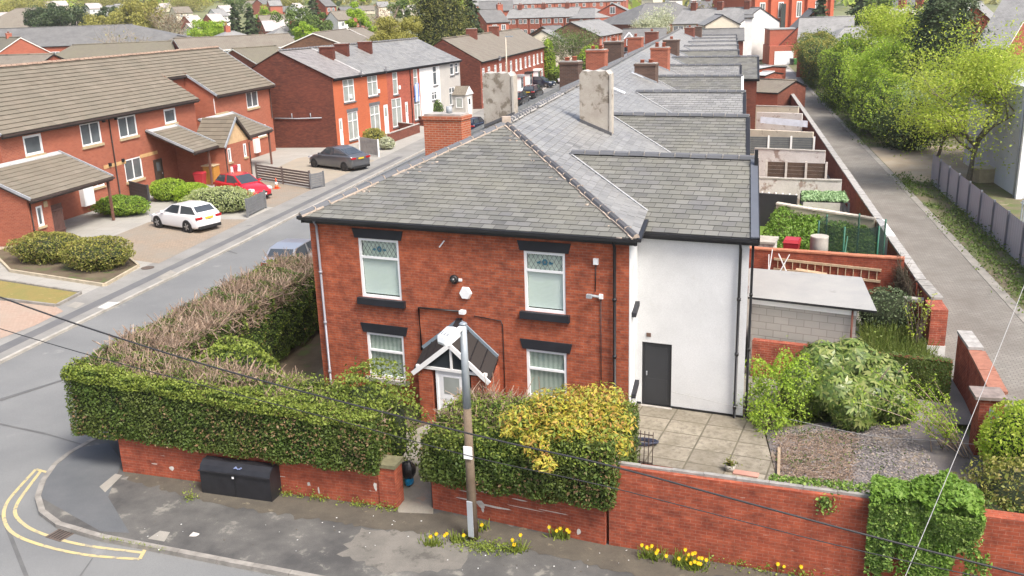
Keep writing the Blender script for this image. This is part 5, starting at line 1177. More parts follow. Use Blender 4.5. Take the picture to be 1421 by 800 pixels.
# daffodil clumps along the wall foot
DAFF = paint('daffodil_yellow', (.75,.50,.01), .6, .15, 9); DLEAF = LF_HEDGE_T
daf = [(601, 757, 3), (637, 752, 2), (718, 765, 4), (668, 735, 1), (778, 747, 5), (905, 776, 6), (945, 783, 8), (965, 790, 7), (1085, 790, 7), (1130, 799, 4), (1163, 799, 3)]
for i, (px, py, nf) in enumerate(daf):
    c = G(px, py); t = thing('daffodil_clump', ['yellow daffodils flowering left of the lamp post foot', 'two daffodils blooming against the foot of the lamp post', 'daffodil clump growing in the dirt right of the lamp post', 'single daffodil opening between the lamp post and wall', 'daffodils flowering at the wall foot below the golden acer', 'daffodils nearest the left in the thick clumps under the tall brick wall', 'fullest daffodil clump under the tall brick wall', 'daffodils just right of the fullest clump under the wall', 'daffodils under the tall wall left of the hanging ivy', 'few daffodils close to the hanging ivy', 'last sparse daffodils beneath the hanging ivy'][i], 'flowers', c, 'daffodils along the wall foot')
    m = 30+nf*6; P_ = np.array([c.x, c.y, .0])+rng.normal(size=(m, 3))*np.array([.11, .06, 0]); dd = rng.normal(size=(m, 3))*.35+np.array([0, 0, 1]); quadmesh('leaves', sticks(P_, dd, .2, .024), DLEAF, t)
    mb = MB()
    for k in range(nf):
        p = c+Vector((R_.gauss(0, .16), R_.gauss(0, .09), R_.uniform(.16, .3))); mb = MB(); mb.tube([Vector((p.x, p.y, 0)), p], .008, MATS['leaf_hedge_tips'], 5)
        for a in range(6): q = p+Vector((math.cos(a*1.047)*.045, -.02, math.sin(a*1.047)*.045)); mb.face((p+Vector((0, -.015, 0)), p+Vector((math.cos(a*1.047-.4)*.035, -.02, math.sin(a*1.047-.4)*.035)), q, p+Vector((math.cos(a*1.047+.4)*.035, -.02, math.sin(a*1.047+.4)*.035))), DAFF)
        mb.tube([p+Vector((0, -.02, 0)), p+Vector((0, -.07, .01))], [.02, .032], DAFF, 8); mb.build('flower', t)
# weeds in the pavement cracks and along the wall
V = []
def weedline(a, b, n, w, h, sz):
    a, b = np.array(a), np.array(b); k = rng.random((n, 1)); c = rng.normal(size=(max(3, n//60), 3))*0
    P = a+(b-a)*k; cl = lump(P*1.0, 2.6, 21); P = P[cl > .05]; P = P+rng.normal(size=P.shape)*np.array([w, w, 0]); P[:, 2] = np.abs(rng.normal(size=len(P)))*h; V.append(leafquads(P, sz, None))
weedline(A_, B_+Vector((0, -.1, 0)), 2600, .07, .09, .05); weedline(R0_+Vector((0, -.12, 0)), R1_+Vector((0, -.15, 0)), 3000, .13, .08, .05); weedline(R1_+Vector((0, -.2, 0)), G(1210, 805), 4200, .13, .1, .055); weedline(G(255, 688)+Vector((0, -.1, 0)), G(300, 700), 700, .09, .14, .05); weedline(G(640, 757), G(700, 765), 900, .12, .07, .05)
weedline(G(140, 746), G(230, 764), 260, .03, .03, .03)
quadmesh('wall_foot_weeds', np.concatenate(V), LF_HEDGE_T); meta(bpy.data.objects['wall_foot_weeds'], 'small green weeds along the foot of the street walls', 'weeds', kind='stuff')
mb = MB(); LIT = paint('litter_white', (.6,.6,.58), .8)
for i in range(60):
    px, py = (R_.uniform(200, 620), R_.uniform(715, 770)) if i < 35 else (R_.uniform(620, 900), R_.uniform(762, 795)); c = G(px, py); s = R_.uniform(.012, .035); mb.box((c.x, c.y, .012), (s, s*R_.uniform(.4, 1), .006), LIT if R_.random() < .6 else BARK, R_.uniform(0, 3))
meta(mb.build('litter'), 'scraps of litter scattered over the pavement', 'litter', kind='stuff')
mb = MB(); c = G(270, 742, .009); mb.face([Vector((c.x+.17*math.cos(a*.7)*R_.uniform(.5, 1), c.y+.12*math.sin(a*.7)*R_.uniform(.5, 1), .011)) for a in range(9)], WSM); meta(mb.build('paint_splash'), 'white paint splash on the dark pavement before the cabinet', 'stain')
# overhead cables
def cable(label, pts, r, mat, name='overhead_cable'):
    mb = MB(); P = spl([Vector(p) for p in pts], 8); mb.tube(P, r, mat, 6, False); return meta(mb.build(name), label, 'cable')
CBL = paint('cable_black', (.02,.02,.022), .6); CBW = paint('cable_pale', (.36,.36,.36), .6)
a_, b_ = yp(-60, 392, -6.8), yp(1460, 805, -8.6)
def yl(u, v): f = (u+60)/1520; return yp(u, v, -6.8-1.8*f)
cable('thick black twisted cable hanging across in front of the lamp post', [yl(-60, 391), yl(130, 458), yl(350, 525), yl(655, 603), yl(840, 645), yl(1000, 688), yl(1200, 742), yl(1460, 808)], .017, CBL)
cable('thinner black cable slung below the thick one', [yl(-60, 438), yl(110, 489), yl(330, 548), yl(470, 584), yl(655, 634), yl(840, 675), yl(1000, 716), yl(1200, 766), yl(1460, 822)], .009, CBL)
cable('pale phone wire slanting steeply down at the right', [yp(1470, 260, -3.2), yp(1421, 397, -4.4), yp(1340, 600, -6.5), yp(1250, 815, -8.5)], .006, CBW)
cable('thin pale wire hanging from the white wall out over the garden', [H(1.0, 2.2, .55), PV(1180, 600, (0, .9, 0), (0, 1, 0)), PV(1300, 612, (0, .4, 0), (0, 1, 0)), PV(1440, 625, (0, -.4, 0), (0, 1, 0))], .006, CBW)
# ================================================================== GARDEN, GARAGE AND BACK YARDS
gw_a, gw_b = G(1044, 471, 1.2), G(1322, 503, 1.2)
gwall('garden_wall', 'low brick cross wall between the shrub garden and the garage plot', gw_a, gw_b, 1.17, .23, BR_RED)
# alley walls: nearest pieces first
AC = paint('alley_coping', (.33,.32,.30), .9, .25, 5)
def alleyw(label, p, q, h, cap=AC, th=.28, h2=None, mat=BR_RED): return gwall('alley_wall', label, q, p, h, th, mat, cap, .04, .08, h2=h2)
a1 = Vector((9.0, 4.75, 0)); a2 = Vector((8.42, .95, 0))
alleyw('brick alley wall with a pale flat pier cap by the galvanised gate post', (8.95, 1.0, 0), (9.1, 3.93, 0), 1.42, paint('brick_on_edge', (.3,.13,.085), .9, .2, 9), .35)
t = thing('gate_pier', 'brick alley pier with a wide dark stone slab on top', 'gate pier', (8.75, .75, 0)); mb = MB(); mb.box((8.8, .62, -.1), (.5, .55, 1.62), BR_RED); mb.build('brickwork', t); mb = MB(); mb.box((8.78, .62, 1.525), (.72, .72, .08), paint('dark_slab', (.22,.18,.16), .9, .3, 6)); mb.build('cap', t)
mb = MB(); mb.tube([(8.78, .2, -.1), (8.78, .2, 1.35)], .045, GALV, 8); mb.tube([(8.78, .2, 1.3), (9.15, -.5, .95)], .04, GALV, 8); meta(mb.build('gate_post'), 'galvanised steel post with a leaning brace beside the near alley pier', 'gate post')
alleyw('short brick alley wall with grey coping in front of the rubble gap', (9.1, 3.95, 0), (9.1, 5.4, 0), 1.5, AC, .32)
t = thing('gate_pier', 'tall brick pier on a white painted foot at the grassy plot entrance', 'gate pier', (9.1, 7.6, 0)); mb = MB(); mb.box((9.02, 8.1, .3), (.5, 1.05, 1.2), BR_RED); mb.build('brickwork', t); mb = MB(); mb.box((9.02, 8.1, -.1), (.54, 1.09, .4), paint('white_foot', (.55,.54,.52), .8, .15, 6)); mb.build('foot', t)
alleyw('brick alley wall with thick grey coping beyond the tall pier', (9.0, 8.66, 0), (8.9, 10.7, 0), 1.5, paint('dark_coping', (.26,.25,.23), .9, .25, 5), .3)
segs = [(10.9, 13.6, 'beside the trampoline yard, nearest part', BR_RED, AC), (13.7, 17.2, 'behind the green trampoline', BR_RED, AC), (17.3, 20.4, 'where the leaning white coping ends', paint('alley_wall_white', (.5,.5,.5), .8, .15), paint('white_coping', (.72,.72,.72), .6, .08)), (20.5, 26.0, 'behind the ivy topped canopy yard', BR_RED, AC), (26.1, 33.5, 'behind the yard with brick panel fence', BR_RED, AC), (33.6, 41.5, 'behind the yard with grey panels', BR_OLD, AC), (41.6, 52.0, 'behind the cream walled yard', BR_OLD, AC), (52.1, 64, 'behind the whitewashed yards', BR_OLD, AC), (64.1, 95, 'behind the far brown roofed sheds', BR_OLD, AC)]
for y0, y1, lb, m, cp in segs: alleyw('capped alley wall '+lb, (8.95-.004*y0, y0, 0), (8.95-.004*y1, y1, 0), 1.5, cp, .26, mat=m)
# ladder wall and yard cross walls, all in the terrace's own direction
def cross(label, y, h, mat, cap=None, x0=3.05, x1=8.75, h2=None, dy=None, cat='wall', nm='yard_wall'):
    p = Vector((x0, y, 0)); q = p+(U*((x1-x0)/U.x) if dy is None else Vector((x1-x0, dy, 0))); return gwall(nm, label, p, q, h, .23, mat, cap, .03, .06, h2=h2, cat=cat)
BR_Y = brick('brick_yard', (.33,.082,.045), (.25,.06,.036), (.28,.13,.095), (.11,.04,.03), .55, patchy=True)
cross('tall red brick yard wall with ladders hung along it behind the garage', 13.65, 1.8, BR_Y, paint('brick_top', (.42,.16,.09), .9, .2, 8))
CREAMW = ground_mat('cream_wall', (.66,.6,.48), (.56,.5,.39), 1.5, 20, .9, (.3,.25,.18), 2, .6); WHITEW = ground_mat('whitewashed_brick', (.70,.67,.63), (.60,.56,.52), 1.3, 12, .9, (.28,.2,.16), 1.6, .56); DARKF = paint('charcoal_fence', (.035,.038,.042), .7, .2, 2)
p, q = G(1077, 284, 2.0), G(1214, 306, 1.6)
gwall('yard_wall', 'cream wall with crumbling pale coping slanting down towards the alley', p, q, 2.0, .22, CREAMW, paint('coping_stained', (.5,.45,.38), .9, .3, 8), .06, .07, h2=1.6)
gwall('yard_wall', 'charcoal painted wall with a row of pale knobs behind the slanting coping', G(1045, 268, 1.7), G(1106, 272, 1.7), 1.7, .15, DARKF)
p, q = G(1048, 248, 2.0), G(1168, 252, 2.0); gwall('yard_wall', 'patchy whitewashed brick yard wall behind the ivy topped canopy', p, q, 2.0, .22, WHITEW, CONC, .03, .06)
p, q = G(1047, 207, 2.1), G(1145, 211, 2.1); gwall('yard_wall', 'pale lichened brick wall carrying the grey coping in front of the grey panels', p, q, 2.1, .22, WHITEW, CONC, .03, .06)
p, q = G(1035, 180, 2.2), G(1128, 184, 2.2); gwall('yard_wall', 'smooth cream rendered wall behind the three grey panels', p, q, 2.2, .25, CREAMW, None)
p, q = G(1050, 156, 2.0), G(1113, 158, 2.0); gwall('yard_wall', 'streaky whitewashed wall with plants sprouting on its top', p, q, 2.0, .25, WHITEW, None)
p, q = G(1049, 147.5, 2.3), G(1108, 149, 2.3); gwall('yard_wall', 'off white wall standing behind the streaky whitewashed one', p, q, 2.3, .25, CREAMW, CONC, .02, .05)
PANB = paint('panel_dark_brown', (.10,.065,.045), .9, .25, 3); PANR = BR_OLD
def panelfence(label, px, z, n, mat, posts, h):
    (u0, v0), (u1, v1) = px; a, b = G(u0, v0, z), G(u1, v1, z); t = thing('panel_fence', label, 'fence', ((a+b)/2).xy.to_3d()); d = (b-a)/n; x = Z.cross(d.normalized())*.05
    a, b = Vector((a.x, a.y, 0)), Vector((b.x, b.y, 0))
    for i in range(n):
        mb = MB(); p = a+Vector((d.x, d.y, 0))*(i+.05); L = Vector((d.x, d.y, 0))*.9
        for k in range(8): mb.frame(p+Z*(.03+z-h+k*h/8), L, x*(.8 if k % 2 else 1), Z*(h/8-.012), mat)
        mb.build('panel', t)
    for i in range(n+1): mb = MB(); p = a+Vector((d.x, d.y, 0))*i; mb.box((p.x, p.y, z-h-.6), (.12, .12, h+.7), posts); mb.build('post', t)
    return t
panelfence('brown slatted panels between pale concrete posts above the whitewashed wall', ((1064, 225), (1147, 228)), 2.35, 3, PANB, paint('concrete_post', (.5,.46,.41), .9, .15, 4), 1.7)
panelfence('three grey panels between white posts before the cream wall', ((1036, 190), (1130, 192)), 1.9, 3, paint('panel_grey_green', (.13,.14,.14), .9, .15, 3), WHITE, 1.2)
# block garage with felt roof
ga, gb, gc, gd = G(1038, 412, 2.4), G(1217, 432, 2.4), G(1196, 385, 2.4), G(1040, 372, 2.4)
t = thing('garage', 'low grey concrete block garage with flat grey felt roof and white fascia', 'garage', (5, 6.5, 0))
BLK = brick('concrete_blocks', (.40,.385,.35), (.34,.33,.30), (.22,.21,.19), (.3,.29,.27), .4, .45, .225, .012)
wa, wb = ga+Vector((.1, .2, 0)), ga.lerp(gb, .86)+Vector((0, .2, 0)); wd, wc = gd+Vector((.1, -.1, 0)), gd.lerp(gc, .9)+Vector((0, -.1, 0))
mb = MB()
for p, q in ((wa, wb), (wb, wc), (wc, wd), (wd, wa)): mb.face((Vector((p.x, p.y, -.1)), Vector((q.x, q.y, -.1)), Vector((q.x, q.y, 2.3)), Vector((p.x, p.y, 2.3))), BLK)
mb.build('wall', t)
mb = MB(); FELT = ground_mat('roof_felt', (.30,.305,.30), (.35,.35,.335), .8, 30, .9, (.25,.25,.24), 1.2, .62)
mb.face((ga, gb, gc, gd), FELT); 
for p, q in ((ga, gb), (gb, gc), (gc, gd), (gd, ga)): mb.face((p-Z*.07, q-Z*.07, q, p), GUT)
mb.face([p-Z*.07 for p in (gd, gc, gb, ga)], BLACKP); mb.build('roof', t)
mb = MB(); mb.frame(wa-NV*.03+Z*(-.26), (wb-wa), -NV*.03, Z*.17, WHITE); mb.build('fascia', t)
mb = MB(); mb.tube([wb+Vector((-.12, -.06, -.1)), Vector((wb.x-.12, wb.y-.06, .9))], .03, paint('rusty_pipe', (.16,.06,.04), .8), 8); mb.build('pipe', t)
# ladders and clutter on the ladder wall
LAD = paint('timber_ladder', (.42,.31,.2), .85, .2, 5); lw = 13.65
def lwp(x, z, off=.05): q = Vector((3.05, lw, 0))+U*((x-3.05)/U.x); return Vector((q.x, q.y-off, z))
t = thing('ladder', 'long wooden ladder hung lengthwise on the tall brick yard wall', 'ladder', lwp(6, 1.2))
mb = MB(); mb.bar(lwp(4.2, 1.5), lwp(8.0, 1.35), .06, .09, LAD); mb.build('rail', t); mb = MB(); mb.bar(lwp(4.2, 1.1), lwp(8.0, .92), .06, .09, LAD); mb.build('rail', t)
for i in range(14): x = 4.35+i*.27; mb = MB(); mb.bar(lwp(x, 1.1-.0474*(x-4.2)), lwp(x, 1.5-.0395*(x-4.2)), .03, .03, LAD); mb.build('rung', t)
t = thing('clothes_airer', 'folded white criss-cross airer propped against the tall yard wall', 'clothes airer', lwp(4.4, 0))
for a, b in (((4.35, 1.75), (4.75, .9)), ((4.75, 1.75), (4.35, .9)), ((4.0, 1.7), (4.02, .7)), ((4.12, 1.9), (4.0, .7))): mb = MB(); mb.bar(lwp(a[0], a[1], .2), lwp(b[0], b[1], .25), .035, .035, UPVC); mb.build('bar', t)
mb = MB(); mb.bar(lwp(5.0, 1.2, .3), lwp(6.1, 1.1, .3), .3, .06, LAD); mb.bar(lwp(5.1, 1.15, .3), lwp(5.1, .3, .3), .06, .06, LAD); mb.bar(lwp(6.0, 1.08, .3), lwp(6.0, .3, .3), .06, .06, LAD); meta(mb.build('trestle_plank'), 'weathered plank on two legs below the hung ladder', 'trestle')
t = thing('cart_wheels', 'two pale cart wheels leaning behind the garage roof', 'wheels', lwp(3.7, 0))
for x in (3.35, 4.1): mb = MB(); c = lwp(x, .78, .35); mb.tube([c, c-NV*.07], .34, paint('pale_wheel', (.55, .5, .42), .8), 16); mb.build('wheel', t)
# trampoline yard
TG = LF_GRASS; yb = G(1140, 330, .1)
sheet('lawn', [G(1046, 345), G(1050, 300), G(1080, 292), G(1212, 312), G(1232, 362)], ground_mat('lush_lawn', (.10,.18,.025), (.16,.26,.04), 1.5, 20, .9), .02)
V = []; quad = [G(1046, 349, .9), G(1225, 364, .9), G(1211, 308, 1.45), G(1078, 285, 1.85)]
P, nr = on_quad(*quad, 20000); P[:, 2] += .35*lump(P, 1.4, 33)-rng.random(len(P))*.35; V.append(leafquads(P, .12, nr, .35))
quadmesh('creeping_ground_cover', np.concatenate(V), LF_GRASS); meta(bpy.data.objects['creeping_ground_cover'], 'bright green leafy ground cover filling the trampoline yard', 'ground cover', kind='stuff')
tc = Vector((7.2, 15.3, .3)); t = thing('trampoline', 'round garden trampoline with dark green netting enclosure', 'trampoline', tc)
TGM = paint('green_pole', (.01,.10,.06), .5); NETM = None
m, nt, bs = nodes('trampoline_net'); tr_ = N(nt, 'ShaderNodeBsdfTransparent'); mx = N(nt, 'ShaderNodeMixShader'); mx.inputs[0].default_value = .55; bs.inputs['Base Color'].default_value = (.01,.03,.022,1); bs.inputs['Roughness'].default_value = .9
nt.links.new(tr_.outputs[0], mx.inputs[1]); nt.links.new(bs.outputs[0], mx.inputs[2]); nt.links.new(mx.outputs[0], nt.nodes['Material Output'].inputs[0]); NETM = m
mb = MB(); rr_ = 1.25; k = 16
for i in range(k):
    a, b = 6.283*i/k, 6.283*(i+1)/k; p, q = tc+Vector((math.cos(a)*rr_, math.sin(a)*rr_, .55)), tc+Vector((math.cos(b)*rr_, math.sin(b)*rr_, .55)); mb.face((p, q, q+Z*1.75, p+Z*1.75), NETM)
mb.build('netting', t)
for i in range(6): a = i*1.047+.2; p = tc+Vector((math.cos(a)*(rr_+.05), math.sin(a)*(rr_+.05), 0)); mb = MB(); mb.tube([p-Z*.3, p+Z*2.35], .035, TGM, 8); mb.build('pole', t)
mb = MB(); mb.face([tc+Vector((math.cos(6.283*i/k)*rr_, math.sin(6.283*i/k)*rr_, .55)) for i in range(k)], BLACKP); mb.build('mat', t)
mb = MB(); mb.tube([tc+Vector((math.cos(6.283*i/k)*rr_, math.sin(6.283*i/k)*rr_, .57)) for i in range(k+1)], .06, TGM, 8, False); mb.build('rim', t)
def wheelie(label, p, col, rz=0.0, h=1.05, group=None, name='wheelie_bin'):
    t = thing(name, label, 'bin', p, group); x = Vector((math.cos(rz), math.sin(rz), 0)); y = Vector((-x.y, x.x, 0)); p = Vector(p); m = col
    mb = MB(); b = [p+x*sx*.22+y*sy*.24+Z*.06 for sx, sy in ((-1, -1), (1, -1), (1, 1), (-1, 1))]; tp = [p+x*sx*.29+y*sy*.34+Z*h*.88 for sx, sy in ((-1, -1), (1, -1), (1, 1), (-1, 1))]
    for i in range(4): j = (i+1) % 4; mb.face((b[i], b[j], tp[j], tp[i]), m)
    mb.face(b[::-1], m); mb.build('body', t)
    mb = MB(); l0 = [p+x*sx*.31+y*sy*.36+Z*h*.885 for sx, sy in ((-1, -1), (1, -1), (1, 1), (-1, 1))]; l1 = [p+x*sx*.27+y*sy*.3+Z*h for sx, sy in ((-1, -1), (1, -1), (1, 1), (-1, 1))]
    for i in range(4): j = (i+1) % 4; mb.face((l0[i], l0[j], l1[j], l1[i]), m)
    mb.face(l1, m); mb.face(l0[::-1], m); mb.tube([p+x*-.25+y*.4+Z*h*.86, p+x*.25+y*.4+Z*h*.86], .025, m, 6); mb.build('lid', t)
    for s in (-1, 1): mb = MB(); mb.tube([p+x*s*.25+y*.22+Z*.1, p+x*s*.3+y*.22+Z*.1], .1, TYRE, 10); mb.build('wheel', t)
    return t
BINR = paint('bin_red', (.36,.02,.03), .45, .1); BING = paint('bin_green', (.06,.2,.04), .5, .1); BINB = paint('bin_black', (.02,.02,.025), .5, .1)
wheelie('red wheelie bin with a white mark standing in the leafy trampoline yard', (4.9, 14.3, 1.05), BINR, -.2)
mb = MB(); mb.tube([(5.9, 14.2, -.1), (5.9, 14.2, 2.2), (5.9, 14.2, 2.25)], [.36, .34, .34], paint('concrete_drum', (.38,.36,.32), .9, .2, 4), 14); meta(mb.build('concrete_drum'), 'tall pale concrete drum beside the red bin in the trampoline yard', 'drum')
mb = MB(); mb.tube([(6.75, 13.6, 1.2), (6.75, 13.6, 1.75), (6.8, 13.6, 1.8), (6.85, 13.6, 2.4)], [.16, .2, .03, .02], TGM, 8); meta(mb.build('garden_tool'), 'small green tub with an upright handle before the trampoline', 'tub')
cb = G(1046, 318, 1.0); mb = MB(); mb.frame((3.15, 15.6, 0), U*.25, NV*.2, Z*1.75, paint('cream_post', (.6,.55,.42), .9, .1)); mb.frame((3.2, 15.9, 0), U*1.1, NV*1.0, Z*1.5, WHITEW); meta(mb.build('coal_bunker'), 'small pale brick bunker with grey slab top at the leafy yard corner', 'bunker')
mb = MB(); mb.frame((3.15, 15.85, 1.5), U*1.2, NV*1.1, Z*.09, CONC); o = mb.build('slab'); o.parent = bpy.data.objects['coal_bunker']; o.matrix_parent_inverse = Matrix.Identity(4)
# canopy yard: ivy topped shelter
ca, cb_, cc, cd = G(1113, 279, 2.0), G(1178, 281, 2.0), G(1172, 268, 2.0), G(1112, 267, 2.0)
t = thing('canopy_shelter', 'low yard shelter with a roof of mint green artificial leaves', 'shelter', ca.lerp(cc, .5)); V = []
P, nr = on_quad(ca, cb_, cc, cd, 2600); P[:, 2] += rng.random(len(P))*.1; V = leafquads(P, .13, nr, .5); quadmesh('leaf_roof', V, leaf('leaf_mint', [(.28,.42,.2), (.36,.5,.27), (.2,.34,.14)]), t)
for q in (ca, cb_, cc, cd): mb = MB(); mb.box((q.x, q.y, 0), (.1, .1, 1.95), DARKF); mb.build('post', t)
mb = MB(); mb.face([q-Z*.05 for q in (ca, cb_, cc, cd)], DARKF); mb.build('deck', t)
gwall('yard_wall', 'black painted inner wall with a pale round emblem below the leafy canopy', (4.9, 22.0, 0), (8.6, 20.4, 0), 1.5, .1, DARKF)
mb = MB(); mb.tube([(8.35, 20.35, 1.2), (8.35, 20.3, 1.2)], .16, UPVC, 12); mb.tube([(8.35, 20.3, 1.2), (8.35, 20.27, 1.2)], .1, DARKF, 12); meta(mb.build('round_plaque'), 'round white and black plaque on the black yard wall', 'plaque')
mb = MB()
for i in range(7): q = G(1048+i*9.5, 267.5+i*.7, 1.74); mb.tube([q, q+Z*.07], .045, UPVC, 8)
meta(mb.build('fairy_lights'), 'string of pale bulbs along the top of the charcoal wall', 'lights')
mb = MB(); q = G(1152, 163, 1.2); mb.frame(G(1055, 171, 1.6), Vector((3.6, -.5, -.3)), Vector((0, .05, .5)), Vector((0, .02, 0)), paint('tarp_pale', (.5,.52,.58), .6, .15, 3)); meta(mb.build('tarpaulin'), 'pale blue tarpaulin strip lying in the dark yard before the whitewashed walls', 'tarpaulin')
# sheds further along
def shed(label, A, B, hd, drop, wh, wm, rm, cat='shed', name='shed'): return block(name, label, A, B, hd, drop, wh, wm, rm, cat=cat, over=.15)
A, B = G(1050, 110, 2.9), G(1105, 112, 2.9); block('shed', 'brick yard shed under a brown tiled roof beside the alley', A, B, 3.4, 1.0, 1.9, BR_FAR, RT_BR, over=.12, cat='shed', hd2=2.2, drop2=.7, gable=BR_OLD)
A, B = G(1058, 99.5, 2.6), G(1075, 100, 2.6); block('shed', 'small shed with pale sheet roof and red door beyond the brown tiled shed', A, B, 2.0, .3, 2.2, BR_RED, paint('pale_sheet_roof', (.5,.5,.49), .7, .1), over=.1, cat='shed')
A, B = G(1053, 91, 2.5), G(1073, 92, 2.5); block('shed', 'flat roofed brick outhouse furthest along the back yards', A, B, 2.5, .2, 2.2, BR_RED, paint('pale_felt', (.42,.42,.41), .8, .1), over=.1, cat='shed')
# right hand side: palisade of grey sheets, metal building
FM = island('grey_sheet', [(.33,.35,.38), (.38,.4,.43), (.35,.37,.4)], .5, (.44,.45,.47)); GP = paint('grey_post', (.14,.15,.17), .5, .1)
t = thing('sheet_fence', 'tall grey corrugated sheet fence running along the alley verge', 'fence', (14.5, 28, 0)); fa, fb = Vector((14.55, 12.0, -.05)), Vector((14.55, 38.5, -.05)); n = 11; L = (fb-fa)/n
for i in range(n):
    mb = MB(); s = 14
    for k in range(s):
        p, q = fa+L*(i+.01+.98*k/s), fa+L*(i+.01+.98*(k+1)/s); o0, o1 = Vector((.03*(k % 2), 0, 0)), Vector((.03*((k+1) % 2), 0, 0)); mb.face((q+o1, p+o0, p+o0+Z*1.78, q+o1+Z*1.78), FM)
    mb.build('panel', t); mb = MB(); p = fa+L*i; mb.box((p.x-.02, p.y, 0), (.1, .1, 1.8), GP); mb.build('post', t)
t = thing('palisade_fence', 'pale galvanised palisade rails behind the grey sheets near the metal building', 'fence', (15.5, 20, 0))
for i in range(34): mb = MB() if i == 0 else mb; y = 12+i*.35; mb.box((15.6, y, 0), (.05, .07, 1.9), GALV)
mb.build('pales', t); mb = MB(); mb.bar((15.65, 12, 1.7), (15.65, 24, 1.7), .05, .05, GALV); mb.bar((15.65, 12, .4), (15.65, 24, .4), .05, .05, GALV); mb.build('rail', t)
t = thing('metal_building', 'grey corrugated metal warehouse with pale corner trim', 'warehouse', (22, 45, 0)); CORR = paint('corrugated_grey', (.46,.48,.52), .5, .08, .5); CORRW = paint('corrugated_white', (.62,.65,.68), .5, .06, .5)
mb = MB(); s = 90; fa, fb = Vector((18.2, 33.6, -.1)), Vector((18.0, 46, -.1))
for k in range(s):
    p, q = fa.lerp(fb, k/s), fa.lerp(fb, (k+1)/s); o0, o1 = Vector((.06*(k % 2), 0, 0)), Vector((.06*((k+1) % 2), 0, 0)); mb.face((q+o1, p+o0, p+o0+Z*6.1, q+o1+Z*6.1), CORR)
mb.build('side_wall', t); mb = MB(); fc = Vector((34, 31, -.1)); s = 60
for k in range(s):
    p, q = fa.lerp(fc, k/s), fa.lerp(fc, (k+1)/s); o0, o1 = Vector((0, .06*(k % 2), 0)), Vector((0, .06*((k+1) % 2), 0)); mb.face((p+o0, q+o1, q+o1+Z*6.1, p+o0+Z*6.1), CORRW)
mb.build('end_wall', t)
mb = MB(); mb.box((18.2, 33.6, -.1), (.3, .3, 6.2), UPVC); mb.build('corner_trim', t); mb = MB(); mb.face((fa+Z*6.1, fc+Z*6.1, Vector((34, 46, 7)), fb+Z*6.1), CORR); mb.build('roof', t); mb = MB(); mb.tube([(18.05, 33.9, 0), (18.0, 33.9, 6)], .07, LEAD, 8); mb.build('downpipe', t)
mb = MB(); q = G(1366, 252); mb.box((q.x, q.y, 0), (1.3, 1.0, .8), paint('tan_crate', (.4,.34,.22), .8, .15, 3), .3); mb.box((q.x, q.y, .81), (1.4, 1.1, .06), paint('tan_lid', (.45,.4,.28), .8), .3); meta(mb.build('tan_box'), 'tan box standing behind the sheet fence by the warehouse wall', 'box')
# ================================================================== LEFT OF THE STREET: THE FLATS
FX = -35.3; FE = 5.45; RX, RZ = -39.8, 8.6
t = thing('flats', 'long orange brick flats block with beige concrete tiled roof and lean-to porches', 'building', (-38, 36, 0))
FW = lambda y, z, x=FX: Vector((x, y, z))
y0, y1, yn0, yn1 = 19.9, 51.2, 39.3, 42.1
def yz(u, v, x=FX): q = PV(u, v, (x, 0, 0), (1, 0, 0)); return q.y, q.z
ops = []; WN = []
for (ua, va, ub, vb, st) in ((35, 189, 57, 213, 1), (114, 172, 138, 199, 2), (166, 163, 188, 188, 2), (229, 152, 243, 170, 1), (299, 137, 313, 155, 1), (343, 128, 357, 148, 2), (175, 222, 196, 247, 2)):
    (ya, za), (yb, zb) = yz(ua, vb), yz(ub, va); ops.append((ya, yb, min(za, yz(ub, vb)[1]), max(zb, yz(ua, va)[1]))); WN.append(st)
ops = [(a, b, (c+yz(0, 0)[1]*0), d) for a, b, c, d in ops]
mb = MB(); e = lambda o: (o[0]-y0, o[1]-y0, o[2], o[3])
wall(mb, FW(y0, 0), YV, yn0-y0, -.1, FE, (1, 0, 0), BR_FLAT, [e(o) for o in ops if o[1] < yn0]); wall(mb, FW(yn1, 0), YV, y1-yn1, -.1, FE, (1, 0, 0), BR_FLAT, [(o[0]-yn1, o[1]-yn1, o[2], o[3]) for o in ops if o[0] > yn1])
RXN = -37.6
wall(mb, FW(yn0, 0, RXN), YV, yn1-yn0, -.1, FE+1.75, (1, 0, 0), BR_FLAT)
for yq in (yn0, yn1): mb.face((FW(yq, -.1), FW(yq, FE+.2), FW(yq, FE+1.8, RXN), FW(yq, -.1, RXN)), BR_FLAT)
for yy, n in ((y1, 1), (14, -1)): wall(mb, FW(yy, 0, -44.3), Vector((1, 0, 0)), 9.0, -.1, FE, (0, n, 0), BR_FLAT); mb.face((FW(yy, FE), FW(yy, FE, -44.3), FW(yy, RZ-.1, RX)), BR_FLAT)
wall(mb, FW(14, 0, -37.0), YV, y0-14, -.1, FE+.5, (1, 0, 0), BR_FLAT); wall(mb, FW(y0, 0, -37.0), Vector((1, 0, 0)), 1.7, -.1, FE+.5, (0, -1, 0), BR_FLAT); wall(mb, FW(14, 0, -44.3), YV, y1-14, -.1, FE, (-1, 0, 0), BR_FLAT)
mb.build('wall', t)
SANDS = paint('sandstone_sill', (.42,.33,.2), .9, .15, 4)
for o, st in zip(ops, WN): window(t, FW(o[0], o[2]), YV, (1, 0, 0), o[1]-o[0], o[3]-o[2], .06, UPVC, PANE_M, ((.5,) if st == 2 else (), ()), .13 if st == 1 else .09, SANDS, sh=.16)
KF = (RZ-FE)/(RX-(FX+.35)); ez = FE-.02
def rp(x, y): return Vector((x, y, RZ+(x-RX)*KF))
